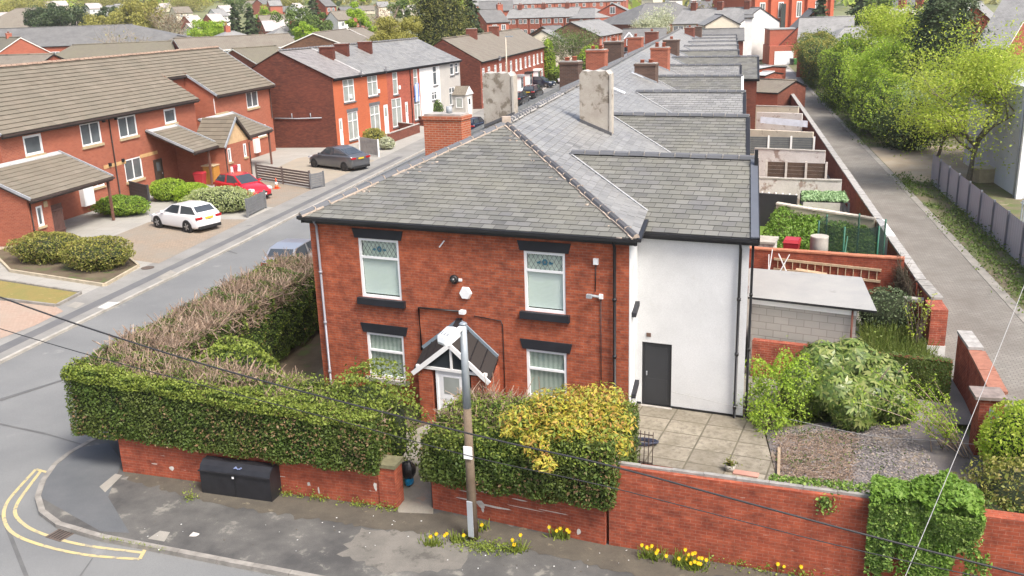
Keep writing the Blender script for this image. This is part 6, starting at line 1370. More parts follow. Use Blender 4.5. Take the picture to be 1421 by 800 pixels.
EX = FX+.35; parts = [((EX, y0-.15), (EX, yn0+.1), (RX, yn0+.1), (RX, y0-.15)), ((RXN+.3, yn0+.1), (RXN+.3, yn1-.1), (RX, yn1-.1), (RX, yn0+.1)), ((EX, yn1-.1), (EX, y1+.25), (RX, y1+.25), (RX, yn1-.1)), ((-36.6, 13.9), (-36.6, y0-.15), (RX, y0-.15), (RX, 13.9))]
mb = MB()
for q in parts: mb.face([rp(*p)-Z*.02 for p in q], DECK)
mb.face((Vector((RX, y1+.25, RZ)), Vector((RX, 13.9, RZ)), Vector((-44.7, 13.9, FE)), Vector((-44.7, y1+.25, FE))), TILE); rf = mb.build('roof', t)
TO = rp(EX, 13.9)
for i, q in enumerate(parts): slates('tiles', TO, YV, [rp(*p) for p in q], TILE, rf, .6, .375, .065, .004, seed=300+i, jit=.25)
RTT = island('ridge_tile_tan', [(.27,.19,.14), (.32,.23,.17), (.24,.17,.13)], .9); mb = MB(); ridge_tiles(mb, Vector((RX, 13.9, RZ+.08)), Vector((RX, y1+.25, RZ+.08)), RTT, .16, .45, seed=9, bed=RTT); mb.build('ridge', rf)
BRNG = paint('brown_gutter', (.05,.035,.03), .5, .2)
for a, b, x in ((y0-.15, yn0+.1, EX), (yn1-.1, y1+.25, EX), (yn0+.1, yn1-.1, RXN+.3)): gutter(t, rp(x, a)-Z*.03, rp(x, b)-Z*.03, (1, 0, 0), BRNG)
for y, x0, x1 in ((yn1-.13, EX, RXN+.3), (y0-.18, EX, -36.7), (y1+.26, EX, RX)): mb = MB(); mb.bar(rp(x0, y), rp(x1, y), .06, .16, LEAD); mb.build('verge', rf)
for u, v in ((149.5, 168),): yy = yz(u, v)[0]; downpipe(t, FW(yy, FE-.1), FW(yy, 0), (1, 0, 0), BRNG)
downpipe(t, FW(y1-.25, FE-.1), FW(y1-.25, 2.8), (1, 0, 0), BRNG)
mb = MB(); SB_ = paint('buff_brick_band', (.52,.33,.15), .9, .15, 5)
for (ua, ub) in (((144, 233), (174, 222)), ((194, 218), (218, 209))):
    mb = MB(); a, b = yz(*ua), yz(*ub); mb.frame(FW(a[0], a[1]-.1), YV*(b[0]-a[0]), Vector((.012, 0, 0)), Z*.22, SB_); mb.build('buff_band', t)
for u, v in ((143, 170), (160, 166.5), (152, 231), (170, 225)): q = yz(u, v); mb = MB(); mb.box((FX+.06, q[0], q[1]), (.1, .2, .2), TRIM); mb.build('vent', t)
# porches: lean-to tiled roofs
def leanto(label, ya, yb, xo, zt, zo, verge=True, cuts=None):
    p = thing('porch', label, 'porch', (FX+1.5, (ya+yb)/2, 0)); q = [Vector((xo, ya, zo)), Vector((xo, yb, zo)), Vector((FX+.02, yb, zt)), Vector((FX+.02, ya, zt))]
    mb = MB(); mb.face([v-Z*.03 for v in q], DECK); mb.face([v-Z*.14 for v in q[::-1]], BLACKP)
    for a, b in ((0, 1), (1, 2), (3, 0)): mb.face((q[a]-Z*.14, q[b]-Z*.14, q[b], q[a]), BRNG)
    r = mb.build('roof', p); slates('tiles', q[0], YV, q, TILE, r, .6, .375, .04, .004, seed=int(ya*7), jit=.25)
    mb = MB(); mb.frame(Vector((FX+.03, ya, zt-.02)), YV*(yb-ya), Vector((.3, 0, -.3*(zt-zo)/(xo-FX))), Z*.06, paint('flashing_pale', (.42,.43,.44), .6, .1)); mb.build('flashing', r)
    for yy in (ya, yb): mb = MB(); mb.bar(Vector((xo, yy, zo+.03)), Vector((FX+.1, yy, zt+.03)), .07, .14, LEAD); mb.build('verge', r)
    gutter(p, Vector((xo, ya, zo-.02)), Vector((xo, yb, zo-.02)), (1, 0, 0), BRNG); return p
XO = -31.9
ze = PV(157, 245.6, (XO, 0, 0), (1, 0, 0)).z; zt = yz(101, 206)[1]
yA = PV(157, 245.6, (XO, 0, 0), (1, 0, 0)).y; yL = PV(43, 279, (XO, 0, 0), (1, 0, 0)).y
p = leanto('beige tiled lean-to porch nearest on the left with timber gate and corner post', yL-.0, yA, XO, zt, ze)
mb = MB(); bx = -32.3; yb1 = 19.8+0
ywa, ywb = G(53, 330).y, G(88.5, 329.5).y
ya_ = yL+.15; yb_ = ya_+1.65
wall(mb, Vector((bx, ya_, 0)), YV, yb_-ya_, -.1, ze+.1, (1, 0, 0), BR_FLAT, [(.55, 1.0, .95, 2.0)]); wall(mb, Vector((FX, ya_, 0)), Vector((1, 0, 0)), bx-FX, -.1, ze+.1, (0, -1, 0), BR_FLAT); wall(mb, Vector((FX, yb_, 0)), Vector((1, 0, 0)), bx-FX, -.1, ze+.1, (0, 1, 0), BR_FLAT)
mb.face((Vector((bx, ya_, ze+.1)), Vector((FX, ya_, zt)), Vector((FX, ya_, ze+.1))), BR_FLAT); mb.build('brick_store', p)
window(p, Vector((bx, ya_+.55, .95)), YV, (1, 0, 0), .45, 1.05, .05, UPVC, PANE_M, (), .1, SANDS) if False else window(p, Vector((bx, ya_+.55, .95)), YV, (1, 0, 0), .45, 1.05, .05, UPVC, PANE_M, ((), ()), .1, SANDS)
mb = MB(); mb.frame(Vector((bx-.01, ya_+.22, .98)), Vector((.06, 0, 0)), YV*.0+YV*.0+Vector((0, .02, 0)), Z*.01, BRNG); mb.build('pipe', p) if 0 else None
downpipe(p, Vector((bx, ya_+.12, ze-.05)), Vector((bx, ya_+.12, 0)), (1, 0, 0), BRNG, .035, .06)
mb = MB(); mb.frame(Vector((bx+.003, ya_+1.15, 1.85)), Vector((.03, 0, 0)), YV*.28, Z*.3, SANDS); mb.build('notice', p)
mb = MB(); gy = yb_
for i in range(9): mb.box((bx-.15, gy+.1+i*.11, .05), (.03, .085, 1.75), paint('brown_gate', (.10,.05,.04), .7, .2, 4))
mb.bar((bx-.12, gy+.05, .4), (bx-.12, gy+1.05, .4), .04, .08, MATS['brown_gate']); mb.bar((bx-.12, gy+.05, 1.5), (bx-.12, gy+1.05, 1.5), .04, .08, MATS['brown_gate']); mb.build('gate', p)
mb = MB(); mb.box((XO-.25, yA-.2, 0), (.12, .12, ze-.1), paint('brown_post', (.15,.07,.05), .7, .15)); mb.build('post', p)
mb = MB(); mb.frame(Vector((FX, 25.5, .45)), Vector((.3, 0, 0)), YV*.95, Z*1.35, UPVC); meta(mb.build('meter_cupboard'), 'large white meter cupboard under the nearest lean-to porch', 'meter box')
window(t, FW(26.6, 1.3), YV, (1, 0, 0), 1.3, .75, .02, UPVC, PANE_M, ((.5,), ()), .1, SANDS)
# central porch: two lean-tos round a gabled projection
XP = XO; q0 = PV(252, 216.5, (XP, 0, 0), (1, 0, 0)); q1 = PV(304, 203, (XP, 0, 0), (1, 0, 0))
yv0, ztm = yz(201, 182)
leanto('beige tiled lean-to roof over the bin store between the flats doors', yv0, q1.y+.2, XP, ztm, q0.z)
q2 = PV(338, 191, (XP, 0, 0), (1, 0, 0)); q3 = PV(378, 180, (XP, 0, 0), (1, 0, 0))
ptop = yz(338, 152)
p3 = leanto('beige tiled lean-to porch at the far end of the flats by the dark gable', q2.y-.2, q3.y, XP, ptop[1] if 3 < ptop[1] < 4.6 else ztm, q3.z)
mb = MB(); mb.box((XP-.25, q3.y-.2, 0), (.12, .12, q3.z-.1), MATS['brown_post']); mb.build('post', p3)
gt = thing('porch_gable', 'small gabled brick projection with two slim windows and pale pointed gable', 'porch', (-32, 41, 0)); gx = XP+.35
g0, g1 = q1.y, q2.y; gm = (g0+g1)/2; gz_ = q1.z; ga_ = PV(318, 168, (gx, 0, 0), (1, 0, 0)).z
mb = MB(); wall(mb, Vector((gx, g0, 0)), YV, g1-g0, -.1, gz_, (1, 0, 0), BR_FLAT, [(.45, .85, 1.35, 2.3), (g1-g0-.85, g1-g0-.45, 1.35, 2.3)]); wall(mb, Vector((FX, g0, 0)), Vector((1, 0, 0)), gx-FX, -.1, gz_, (0, -1, 0), BR_FLAT); wall(mb, Vector((FX, g1, 0)), Vector((1, 0, 0)), gx-FX, -.1, gz_, (0, 1, 0), BR_FLAT); mb.build('wall', gt)
mb = MB(); mb.face((Vector((gx, g0, gz_)), Vector((gx, g1, gz_)), Vector((gx, gm, ga_))), paint('buff_gable', (.52,.36,.2), .9, .12, 4)); mb.build('gable_wall', gt)
rpv = [Vector((gx+.2, g0-.2, gz_-.1)), Vector((gx+.2, gm, ga_+.15)), Vector((gx+.2, g1+.2, gz_-.1))]; bk = Vector((-2.6, 0, 0))
mb = MB(); mb.face((rpv[0], rpv[1], rpv[1]+bk, rpv[0]+bk), DECK); mb.face((rpv[1], rpv[2], rpv[2]+bk, rpv[1]+bk), DECK); r = mb.build('roof', gt)
slates('tiles', rpv[0]+bk, Vector((1, 0, 0)), (rpv[0]+bk, rpv[0], rpv[1], rpv[1]+bk), TILE_D, r, .5, .36, .04, .004, seed=71); slates('tiles', rpv[2], Vector((-1, 0, 0)), (rpv[2], rpv[2]+bk, rpv[1]+bk, rpv[1]), TILE_D, r, .5, .36, .04, .004, seed=72)
mb = MB(); mb.bar(rpv[0], rpv[1], .06, .16, LEAD); mb.bar(rpv[1], rpv[2], .06, .16, BRNG); mb.build('verge', r)
for yy in (g0+.45, g1-.85): window(gt, Vector((gx, yy, 1.35)), YV, (1, 0, 0), .4, .95, .05, UPVC, PANE_M, ((), ()), .09, SANDS)
for yy in (g0+.55, g0+1.25): mb = MB(); mb.frame(Vector((gx, yy, .25)), Vector((.12, 0, 0)), YV*.5, Z*.75, UPVC); mb.build('meter_box', gt)
downpipe(gt, Vector((gx, g1-.06, gz_-.1)), Vector((gx, g1-.06, 0)), (1, 0, 0), BRNG, .035, .06); downpipe(gt, Vector((gx, g0+.06, gz_-.1)), Vector((gx, g0+.06, 0)), (1, 0, 0), BRNG, .035, .06)
# under the bin store: doors, posts, bins
door(t, FW(33.3, 0), YV, (1, 0, 0), .95, 2.0, paint('dark_wood_door', (.05,.035,.025), .5, .2), -.02, BRNG, PANE_M); door(t, FW(37.0, 0), YV, (1, 0, 0), .95, 2.0, paint('grey_door', (.2,.21,.22), .5, .1), -.02, UPVC, PANE_L)
for yy in (35.0, 37.6): mb = MB(); mb.box((XP-.2, yy, 0), (.13, .13, q0.z-.15), MATS['brown_post']); meta(mb.build('porch_post'), 'dark timber post carrying the bin store roof '+('beside the orange cupboard' if yy < 36 else 'beside the right hand red bin'), 'post')
wheelie('red wheelie bin left of the orange cupboard under the porch', (-32.6, 34.4, 0), BINR, 1.6); wheelie('red wheelie bin right of the orange cupboard behind the red car', (-31.7, 37.1, 0), BINR, 1.6)
t2 = thing('store_cupboard', 'orange timber cupboard with double doors between the two red bins', 'cupboard', (-32.4, 36.2, 0)); OT = paint('orange_timber', (.42,.2,.04), .6, .15, 5)
mb = MB(); mb.box((-32.5, 36.2, 0), (.8, 1.7, 1.25), OT); mb.build('carcass', t2); mb = MB(); mb.box((-32.5, 36.2, 1.25), (.95, 1.85, .06), paint('light_lid', (.5,.4,.26), .7)); mb.build('lid', t2)
for s in (-1, 1): mb = MB(); mb.frame(Vector((-32.1, 36.2+(.03 if s > 0 else -.83), .05)), Vector((.03, 0, 0)), YV*.8, Z*1.15, OT); mb.build('door', t2)
mb = MB(); mb.frame(Vector((FX, 47.3, .35)), Vector((.25, 0, 0)), YV*.7, Z*1.1, UPVC); meta(mb.build('meter_cupboard'), 'white meter cupboard under the far end porch of the flats', 'meter box')
window(t, FW(48.3, 1.5), YV, (1, 0, 0), 1.4, .9, .02, UPVC, PANE_M, ((.5,), ()), .1, SANDS)
# low fences on the forecourt
GRYF = paint('grey_fence_board', (.16,.165,.17), .6, .12, 3); BRNF = paint('brown_fence_board', (.12,.09,.08), .7, .2, 3)
def railfence(label, a, b, h, n, mat, posts=2, pm=None, gap=.3, base=None, solid=False, name='slat_fence'):
    a, b = Vector(a), Vector(b); d = (b-a).normalized(); x = Z.cross(d)*.04; t = thing(name, label, 'fence', (a+b)/2)
    mb = MB()
    for i in range(n): mb.frame(a+Z*(.08+i*(h-.08)/n), b-a, x, Z*((h-.08)/n*(1-gap)), mat)
    mb.build('slats', t)
    for i in range(posts): p = a.lerp(b, i/(posts-1)); mb = MB(); mb.box((p.x, p.y, -.1), (.1, .1, h+.15), pm or mat); mb.build('post', t)
    return t
railfence('brown horizontal slat fence beside the bonnet of the red car', G(357, 250), G(431, 262), 1.15, 6, BRNF, 3); railfence('short grey board fence at the kerb end of the brown slats', G(432, 263), G(450, 259), 1.0, 6, GRYF, 2, gap=.12)
railfence('grey horizontal board fence between the variegated hedge and the kerb', G(344, 302), G(369, 289), 1.05, 6, GRYF, 2, gap=.1)
railfence('charcoal boarded low fence before the flats beside the laurel shrub', G(166, 271), G(208, 283), 1.15, 5, paint('charcoal_board', (.05,.052,.055), .7, .15, 3), 2, gap=.03)
railfence('dark brown close boarded fence at the left edge with a concrete post', G(-40, 345), G(62, 335), 1.15, 5, paint('dark_brown_board', (.045,.032,.028), .8, .2, 3), 3, paint('concrete_post2', (.4,.38,.34), .9), gap=.04)
t = thing('traffic_cone', 'orange and white traffic cone beside the red car', 'cone', G(384, 262)); c = G(384, 262); CO = paint('cone_orange', (.7,.1,.03), .5)
mb = MB(); mb.box(c, (.36, .36, .04), CO); mb.build('base', t); mb = MB(); mb.tube([c+Z*.04, c+Z*.25], [.14, .1], CO, 12); mb.tube([c+Z*.45, c+Z*.72], [.07, .025], CO, 12); mb.build('body', t); mb = MB(); mb.tube([c+Z*.25, c+Z*.45], [.102, .072], UPVC, 12); mb.build('band', t)
# ================================================================== FIVE HOUSE ROW BEYOND (E)
E0 = Vector((-30.4, 53.0, 0)); EN = (Vector((-26.5, 77.3, 0))-E0).normalized(); EF = Vector((EN.y, -EN.x, 0)); EG = Vector((-.99, -.05, 0)); L_E = 25.6; dE = 9.2
hz = zrow(E0, 109); rz_ = 8.15; ES = 'five house terrace across the street'
gcol = ground_mat('pale_render_grey', (.50,.48,.44), (.45,.43,.40), .8, 20, .9)
cw = [(0, 5.2, BR_OR, 'first house, orange brick with blackened bare gable end'), (5.2, 10.1, BR_OR, 'second house, orange brick with two tall stone framed windows'), (10.1, 15.6, brick('brick_brownred', (.40,.10,.06), (.32,.08,.05), (.3,.13,.1), amt=.4), 'third house, brown red brick with white arched upstairs window'), (15.6, 19.2, MATS['brick_brownred'], 'fourth house, white painted front with slim window') , (19.2, L_E, gcol, 'end house, pale grey rendered with small tiled porch')]
edges = [0, 4.9, 9.3, 16.0, 20.6, L_E]
def ey(u, v):
    q = PV(u, v, E0, EF); return (q-E0).dot(EN), q.z
GREYS = paint('grey_stone_trim', (.12,.12,.125), .8, .2, 4)
wsp = {0: [((475, 110), (493, 140), 'w'), ((482, 157), (499, 195), 'w'), ((470, 165), (478, 204), 'd')], 1: [((509, 104), (525, 132), 'w'), ((513, 148), (529, 184), 'w'), ((532, 146), (541, 189), 'd')], 2: [((544, 100), (553, 131), 'w'), ((543, 138), (559, 174), 'w'), ((562, 142), (568, 178), 'd'), ((573, 96), (581, 132), 'w'), ((574, 136), (585, 165), 'w')], 3: [((600, 91), (607, 118), 'w'), ((599, 128), (607, 138), 'w')], 4: [((624, 87), (630, 104), 'w'), ((631, 85), (636, 101), 'w'), ((623, 122), (632, 145), 'w')]}
labs = ['orange brick terraced house nearest, with bare sooty gable wall', 'orange brick terraced house with grey stone window surrounds and white door', 'broad brown brick terraced house with white arched upper window and flag', 'white painted terraced house with slim black silled windows', 'pale grey rendered end terraced house with small tiled porch']
mats_e = [BR_OR, BR_OR, MATS['brick_brownred'], paint('white_masonry', (.78,.77,.74), .8, .06), gcol]
E_over = .25; rbx = -4.7
for i in range(5):
    a, b = edges[i], edges[i+1]; h = thing('terraced_house', labs[i], 'house', E0+EN*(a+b)/2, ES)
    op = []
    for (p, q, k) in wsp[i]:
        s0_, z1_ = ey(*p); s1_, z0_ = ey(*q); op.append((max(a+.1, s0_), min(b-.1, s1_), max(0.02 if k == 'd' else .3, z0_), min(z1_, hz-.25), k))
    op = [(o[0], o[1], (0.02 if o[4] == 'd' else o[2]), o[3], o[4]) for o in op if o[1] > o[0]+.2 and o[3] > o[2]+.3]
    mb = MB(); wall(mb, E0+EN*a, EN, b-a, -.15, hz, EF, mats_e[i], [(o[0]-a, o[1]-a, o[2], o[3]) for o in op]); mb.build('front_wall', h)
    B0, B1 = E0+EN*a+EG*dE, E0+EN*b+EG*dE; f0, f1 = E0+EN*a, E0+EN*b
    mb = MB(); mb.face([B0-Z*.15, B1-Z*.15, B1+Z*hz, B0+Z*hz][::-1], BR_OLD)
    rA, rB = f0+EG*dE*.5+Z*rz_, f1+EG*dE*.5+Z*rz_
    if i == 0: mb.face((B0-Z*.15, f0-Z*.15, f0+Z*hz, rA-Z*.05, B0+Z*hz), BR_DARK)
    if i == 4: mb.face((f1-Z*.15, B1-Z*.15, B1+Z*hz, rB-Z*.05, f1+Z*hz), BR_OLD)
    mb.build('wall', h)
    for o in op:
        O = E0+EN*o[0]+Z*o[2]
        if o[4] == 'd': door(h, O, EN, EF, o[1]-o[0], o[3]-o[2], UPVC, .08, UPVC, PANE_L)
        else: window(h, O, EN, EF, o[1]-o[0], o[3]-o[2], .07, UPVC, PANE_L if i < 3 else PANE_M, ((.5,) if o[1]-o[0] > 1.0 else (), (.68,)), .08, GREYS, GREYS if i in (0, 1) else None, so=.1, lh=.28)
    e0_, e1_ = f0+EF*.25+Z*(hz-.03), f1+EF*.25+Z*(hz-.03); g0_, g1_ = B0-EF*.2+Z*(hz-.1), B1-EF*.2+Z*(hz-.1)
    if i == 0: d_ = EN*.12; e0_, rA, g0_ = e0_-d_, rA-d_, g0_-d_
    mb = MB(); mb.face((e0_, e1_, rB, rA), DECK); mb.face((g1_, g0_, rA, rB), RT_SL); rf = mb.build('roof', h)
    slates('slates', e0_, EN, (e0_, e1_, rB, rA), island('slate_pinkish', [(.19,.18,.178), (.24,.228,.224), (.21,.2,.198), (.165,.158,.156)], .7, (.28,.268,.26)) if i == 0 else SLATE_PALE_LIT, rf, .36, .26, seed=400+i)
    mb = MB(); ridge_tiles(mb, rA+Z*.07, rB+Z*.07, RT_M, .13, .45, seed=410+i); mb.build('ridge', rf); gutter(h, e0_, e1_, EF)
    mb = MB(); L = b-a; k = int(L/.22)
    for j in range(k): mb.frame(f0+EN*(j+.2)*L/k+EF*.004+Z*(hz-.28), EN*.11, EF*.09, Z*.14, BR_DARK)
    mb.build('dentil_course', h) if i < 4 else None
    if i < 3 or i == 3:
        if i in (0, 1, 2): 
            uu = ((507, 75), (545, 68), (571, 62))[i]; 
        if i < 3:
            pp = f1.lerp(f0, (.02, .35, .6)[i])+EG*dE*(.33 if i == 0 else .36)
            kx = (rz_-hz)/(dE*.5); zc = hz+kx*dE*(.33 if i == 0 else .36); chimney(h, pp+Z*zc, zc+.95, EG, 1.25, .6, BR_DARK, 0, STONE)
    if i == 0: mb = MB(); mb.bar(e1_+Z*.05, rB+Z*.05, .12, .05, paint('mortar_line', (.55,.54,.53), .8)); mb.build('verge', rf)
    if i in (0, 1): dish(h, f0.lerp(f1, .85)+EF*.1+Z*(hz+.1), EF+EN*.3)
    if i < 3: mb = MB(); q = f0.lerp(f1, (.55, .62, .35)[i])+Z*(hz*.67); mb.box((q.x+.05, q.y, q.z), (.12, .3, .35), UPVC); mb.build('alarm_box', h)
    if i == 2: downpipe(h, f0+EN*4.6+Z*(hz-.1), f0+EN*4.6, EF, GUT); 
mb = MB(); q = E0+EN*11.9; q2 = ey(577, 127)
t = thing('hung_flag', 'blue and white striped flag hanging from the upstairs window', 'flag', E0+EN*q2[0]); mb = MB(); P = E0+EN*(q2[0]-.5)+EF*.12+Z*(q2[1]-1.0)
for j in range(6): mb.frame(P+EN*.17*j+EF*.03*math.sin(j*2), EN*.17, EF*.02, Z*(1.9-.1*abs(j-3)), (paint('flag_blue', (.08,.2,.55), .8), paint('flag_white', (.7,.72,.75), .8))[j % 2])
mb.build('cloth', t)
q = ey(632, 118); t = thing('porch', 'tiny porch with brown tiled roof on the pale end house', 'porch', E0+EN*q[0]); pa = E0+EN*(L_E-2.2)
mb = MB(); mb.frame(pa+Z*-.1, EN*1.9, EF*1.5, Z*2.3, gcol); mb.build('wall', t); mb = MB(); a, b = pa-EN*.15+EF*1.6+Z*2.25, pa+EN*2.05+EF*1.6+Z*2.25; m = (a+b)/2+Z*.9; mb.face((a, m, m-EF*1.6, a-EF*1.6), RT_BR); mb.face((m, b, b-EF*1.6, m-EF*1.6), RT_BR); mb.face((a, b, m), UPVC); mb.build('roof', t)
door(t, pa+EN*.5+EF*1.5, EN, EF, .9, 2.0, UPVC, -.02, UPVC, PANE); window(t, pa+EF*.4+Z*.9, EF, -EN, .8, 1.1, -.02, UPVC, PANE_L)
mb = MB(); mb.tube([E0+EG*1.2+Vector((0, -.1, 2.55)), E0+EG*3.4+Vector((0, -.1, 2.5)), E0+EG*5.5+Vector((0, -.1, 2.55))], .05, LEAD, 8); mb.tube([E0+EG*2.2+Vector((0, -.1, 2.5)), E0+EG*2.2+Vector((0, -.1, 2.95))], .04, LEAD, 8); mb.tube([E0+EG*3.9+Vector((0, -.1, 2.5)), E0+EG*3.9+Vector((0, -.1, 2.95))], .04, LEAD, 8); meta(mb.build('wall_pipe'), 'pale horizontal pipe with short stubs on the dark gable', 'pipe')
# small front gardens of that row
FG = paint('dark_garden_brick', (.14,.075,.055), .9, .2, 5)
for (u0, v0, u1, v1, hgt, lb) in ((541, 199, 583, 184, .8, 'dark brick garden wall along the pavement before the orange houses'), (540, 180, 574, 185, .8, 'brick dividing wall running from the third house to the pavement'), (570, 173, 596, 176, .9, 'dark brick wall before the house with the flag')):
    gwall('garden_wall', lb, G(u0, v0), G(u1, v1), hgt, .2, BR_OLD, STONE, .03, .05)
railfence('grey concrete panel fence behind the grey coupe', G(500, 213), G(526, 218), 1.35, 4, paint('concrete_panel', (.36,.34,.31), .9, .15, 3), 2, UPVC, gap=.03)
# ================================================================== ROW BEYOND (F), brown tiles
F0, F1 = Vector((-25.4, 83.5, 0)), Vector((-25.2, 124, 0)); FD = (F1-F0).normalized(); FN = Vector((FD.y, -FD.x, 0)); nF = 7; LF = (F1-F0).length/nF
fl = ['with white upstairs windows next to the gap', 'with a satellite dish at its eaves', 'with a tall pole before it', 'with a grey canopied doorway', 'with a black canopied bay window', 'with a white bay window', 'half hidden by a climbing plant']
for i in range(nF):
    a, b = F0+FD*LF*i, F0+FD*LF*(i+1); h = thing('terraced_house', 'brown tiled brick house further up the street, '+fl[i], 'house', (a+b)/2, 'brown tiled terrace further up the street')
    mb = MB(); op = [(.8, 1.9, 3.1, 4.5), (3.4, 4.6, 3.1, 4.5), (.7, 2.2, .7, 2.2), (3.7, 4.6, .02, 2.1)]; wall(mb, a, FD, LF, -.15, 5.3, FN, BR_RED, op); mb.build('front_wall', h); mb = MB(); wall(mb, a-FN*8.6, FD, LF, -.15, 5.3, -FN, BR_OLD)
    if i == 0: wall(mb, a-FN*8.6, FN, 8.6, -.15, 5.3, -FD, BR_DARK); mb.face((a-FN*8.6+Z*5.3, a+Z*5.3, a-FN*4.3+Z*7.8), BR_DARK)
    if i == nF-1: wall(mb, b-FN*8.6, FN, 8.6, -.15, 5.3, FD, BR_DARK); mb.face((b+Z*5.3, b-FN*8.6+Z*5.3, b-FN*4.3+Z*7.8), BR_DARK)
    mb.build('wall', h)
    for o in op[:3]: window(h, a+FD*o[0]+Z*o[2], FD, FN, o[1]-o[0], o[3]-o[2], .06, UPVC, PANE_L if i % 2 else PANE_M, ((.5,), (.7,)), .1, WHITE)
    door(h, a+FD*3.7+Z*.02, FD, FN, .9, 2.08, UPVC, .06, UPVC, PANE)
    e0_, e1_, r0, r1 = a+FN*.25+Z*5.27, b+FN*.25+Z*5.27, a-FN*4.3+Z*7.9, b-FN*4.3+Z*7.9
    mb = MB(); mb.face((e0_, e1_, r1, r0), RT_BR); mb.face((b-FN*8.8+Z*5.27, a-FN*8.8+Z*5.27, r0, r1), RT_BR); mb.tube([r0+Z*.03, r1+Z*.03], .12, TILE_D, 6); rf = mb.build('roof', h); gutter(h, e0_, e1_, FN)
    if i in (2, 4): chimney(h, a-FN*4.0+Z*7.7, 8.75, FN, 1.3, .7, BR_OLD, 0)
    if i in (3, 4, 5): mb = MB(); q = a+FD*.5; mb.frame(q+Z*2.25, FD*1.9, FN*.9, Z*.25, (LEAD, BLACKP, UPVC)[i-3]); mb.frame(q+FD*.15, FD*1.6, FN*.7, Z*2.25, UPVC); mb.frame(q+FD*.3+FN*.7+Z*.8, FD*1.3, FN*.02, Z*1.3, PANE_M); mb.build('bay', h)
    if i == 1: dish(h, a+FD*2.5+FN*.1+Z*5.2, FN-FD*.4)
# ================================================================== HOUSES FURTHER OFF
def far(label, r0, r1, d0, d1, hd, drop, wh, wm, rm, **k):
    """ridge ends seen at pixels r0, r1, standing d0, d1 metres away"""
    return block(k.pop('name', 'house'), label, D(r0[0], r0[1], d0), D(r1[0], r1[1], d1), hd, drop, wh, wm, rm, **k)
WH = paint('far_white_wall', (.72,.71,.68), .8, .06); CRM = paint('far_cream_wall', (.62,.56,.44), .8, .06); RT_PK = rooftex('roof_pink_far', (.36,.33,.31), (.42,.38,.36), (.3,.27,.25), patch=(.46,.43,.4)); RT_TR = rooftex('roof_red_far', (.45,.19,.12), (.5,.23,.15), (.35,.13,.08))
BR_G = brick('brick_gable_brown', (.17,.09,.055), (.12,.065,.042), (.1,.06,.045))
W3 = lambda n, z=.35, s=1: [(s, (i+.5)/n, z+1.2) for i in range(n)]
W6 = lambda n: [(1, (i+.5)/n, 1.6) for i in range(n)]+[(1, (i+.5)/n, 4.2) for i in range(n)]
# bungalows just behind the flats
far('low bungalow with mossy brown roof just behind the flats ridge, left part', (-20, 78), (75, 78), 118, 114, 5, 1.5, 2.4, BR_FAR, RT_BR)
far('long low bungalow with moss brown roof and white windows behind the flats', (100, 63), (240, 61), 150, 150, 6, 2.0, 2.4, BR_OLD, RT_OL, hip=(4, 0), wins=[(1, .18, 1.5, 2.4, 1.1), (1, .42, 1.5, 2.6, 1.1)])
far('bungalow with bright white gable trim and plain brick gable end', (-30, 52), (29, 56), 196, 172, 4.2, 2.5, 2.6, BR_FAR, RT_OL, barge=WH, chim=((.75, 0, .6, .7, .8, BR_FAR),))
far('long slate roofed school wing with red brick wall and tall white windows', (-20, 41), (185, 41), 212, 205, 8, 3.4, 5, BR_FAR, RT_SD, hip=(0, 12), wins=[(1, f, 3.4, 1.4, 2.4) for f in (.3, .36, .42, .48)])
far('big community hall with wide hipped light brown roof', (22, 12), (58, 11), 330, 330, 15, 7.5, 5, BR_FAR, RT_BR, hip=(16, 17), cat='hall', name='hall')
far('tiny orange tiled roof peeking out before the yellow green trees', (205, 41), (212, 40), 230, 232, 3, 2, 3, BR_FAR, RT_TR)
far('long brown bungalow row with white panels below its eaves', (240, 54), (402, 57), 148, 152, 5, 1.7, 2.4, BR_OLD, RT_BR, barge=WH, wins=[(1, .42, 1.3, 2.2, 1.1), (1, .56, 1.3, 2.2, 1.1), (1, .7, 1.3, 2.2, 1.1), (1, .84, 1.3, 2.2, 1.1)])
far('small brown roofed bungalow left of the long row with white gutter corner', (246, 50), (268, 62), 175, 150, 4, 1.6, 2.4, BR_FAR, RT_BR, barge=WH)
far('flat looking olive roofed bungalow between flats and dark gable', (322, 68), (383, 64), 122, 126, 5, 1.9, 2.4, BR_OLD, RT_OL, barge=WH)
far('hipped slate bungalow with a single red chimney in front of the conifers', (313, 44), (326, 44), 205, 206, 5, 2.0, 2.8, BR_FAR, RT_SL, hip=(4, 4), chim=((.2, 0, 1.0, 1.1, .9, BR_FAR),))
far('hipped slate house with red chimney and yellowish end roof', (392, 37), (413, 37), 215, 216, 5, 2.4, 3, BR_FAR, RT_SL, hip=(5, 5), chim=((.7, 0, 1.4, 1.2, 1.0, BR_FAR),), wins=[(1, .45, 1.5), (1, .8, 1.5)])
far('brown bungalow with wide white trimmed dark gable facing the street', (434, 46), (480, 35), 140, 166, 5.2, 2.0, 2.6, BR_G, RT_BR, barge=WH)
far('brown roofed bungalow right of the wide dark gable, its small gable trimmed white', (484, 40), (503, 37), 165, 170, 4, 1.8, 2.6, BR_G, RT_BR, barge=WH)
far('white rendered cottage with grey brown roof below the conifers', (258, 33), (276, 33), 268, 270, 4.5, 2.6, 4, WH, RT_PK)
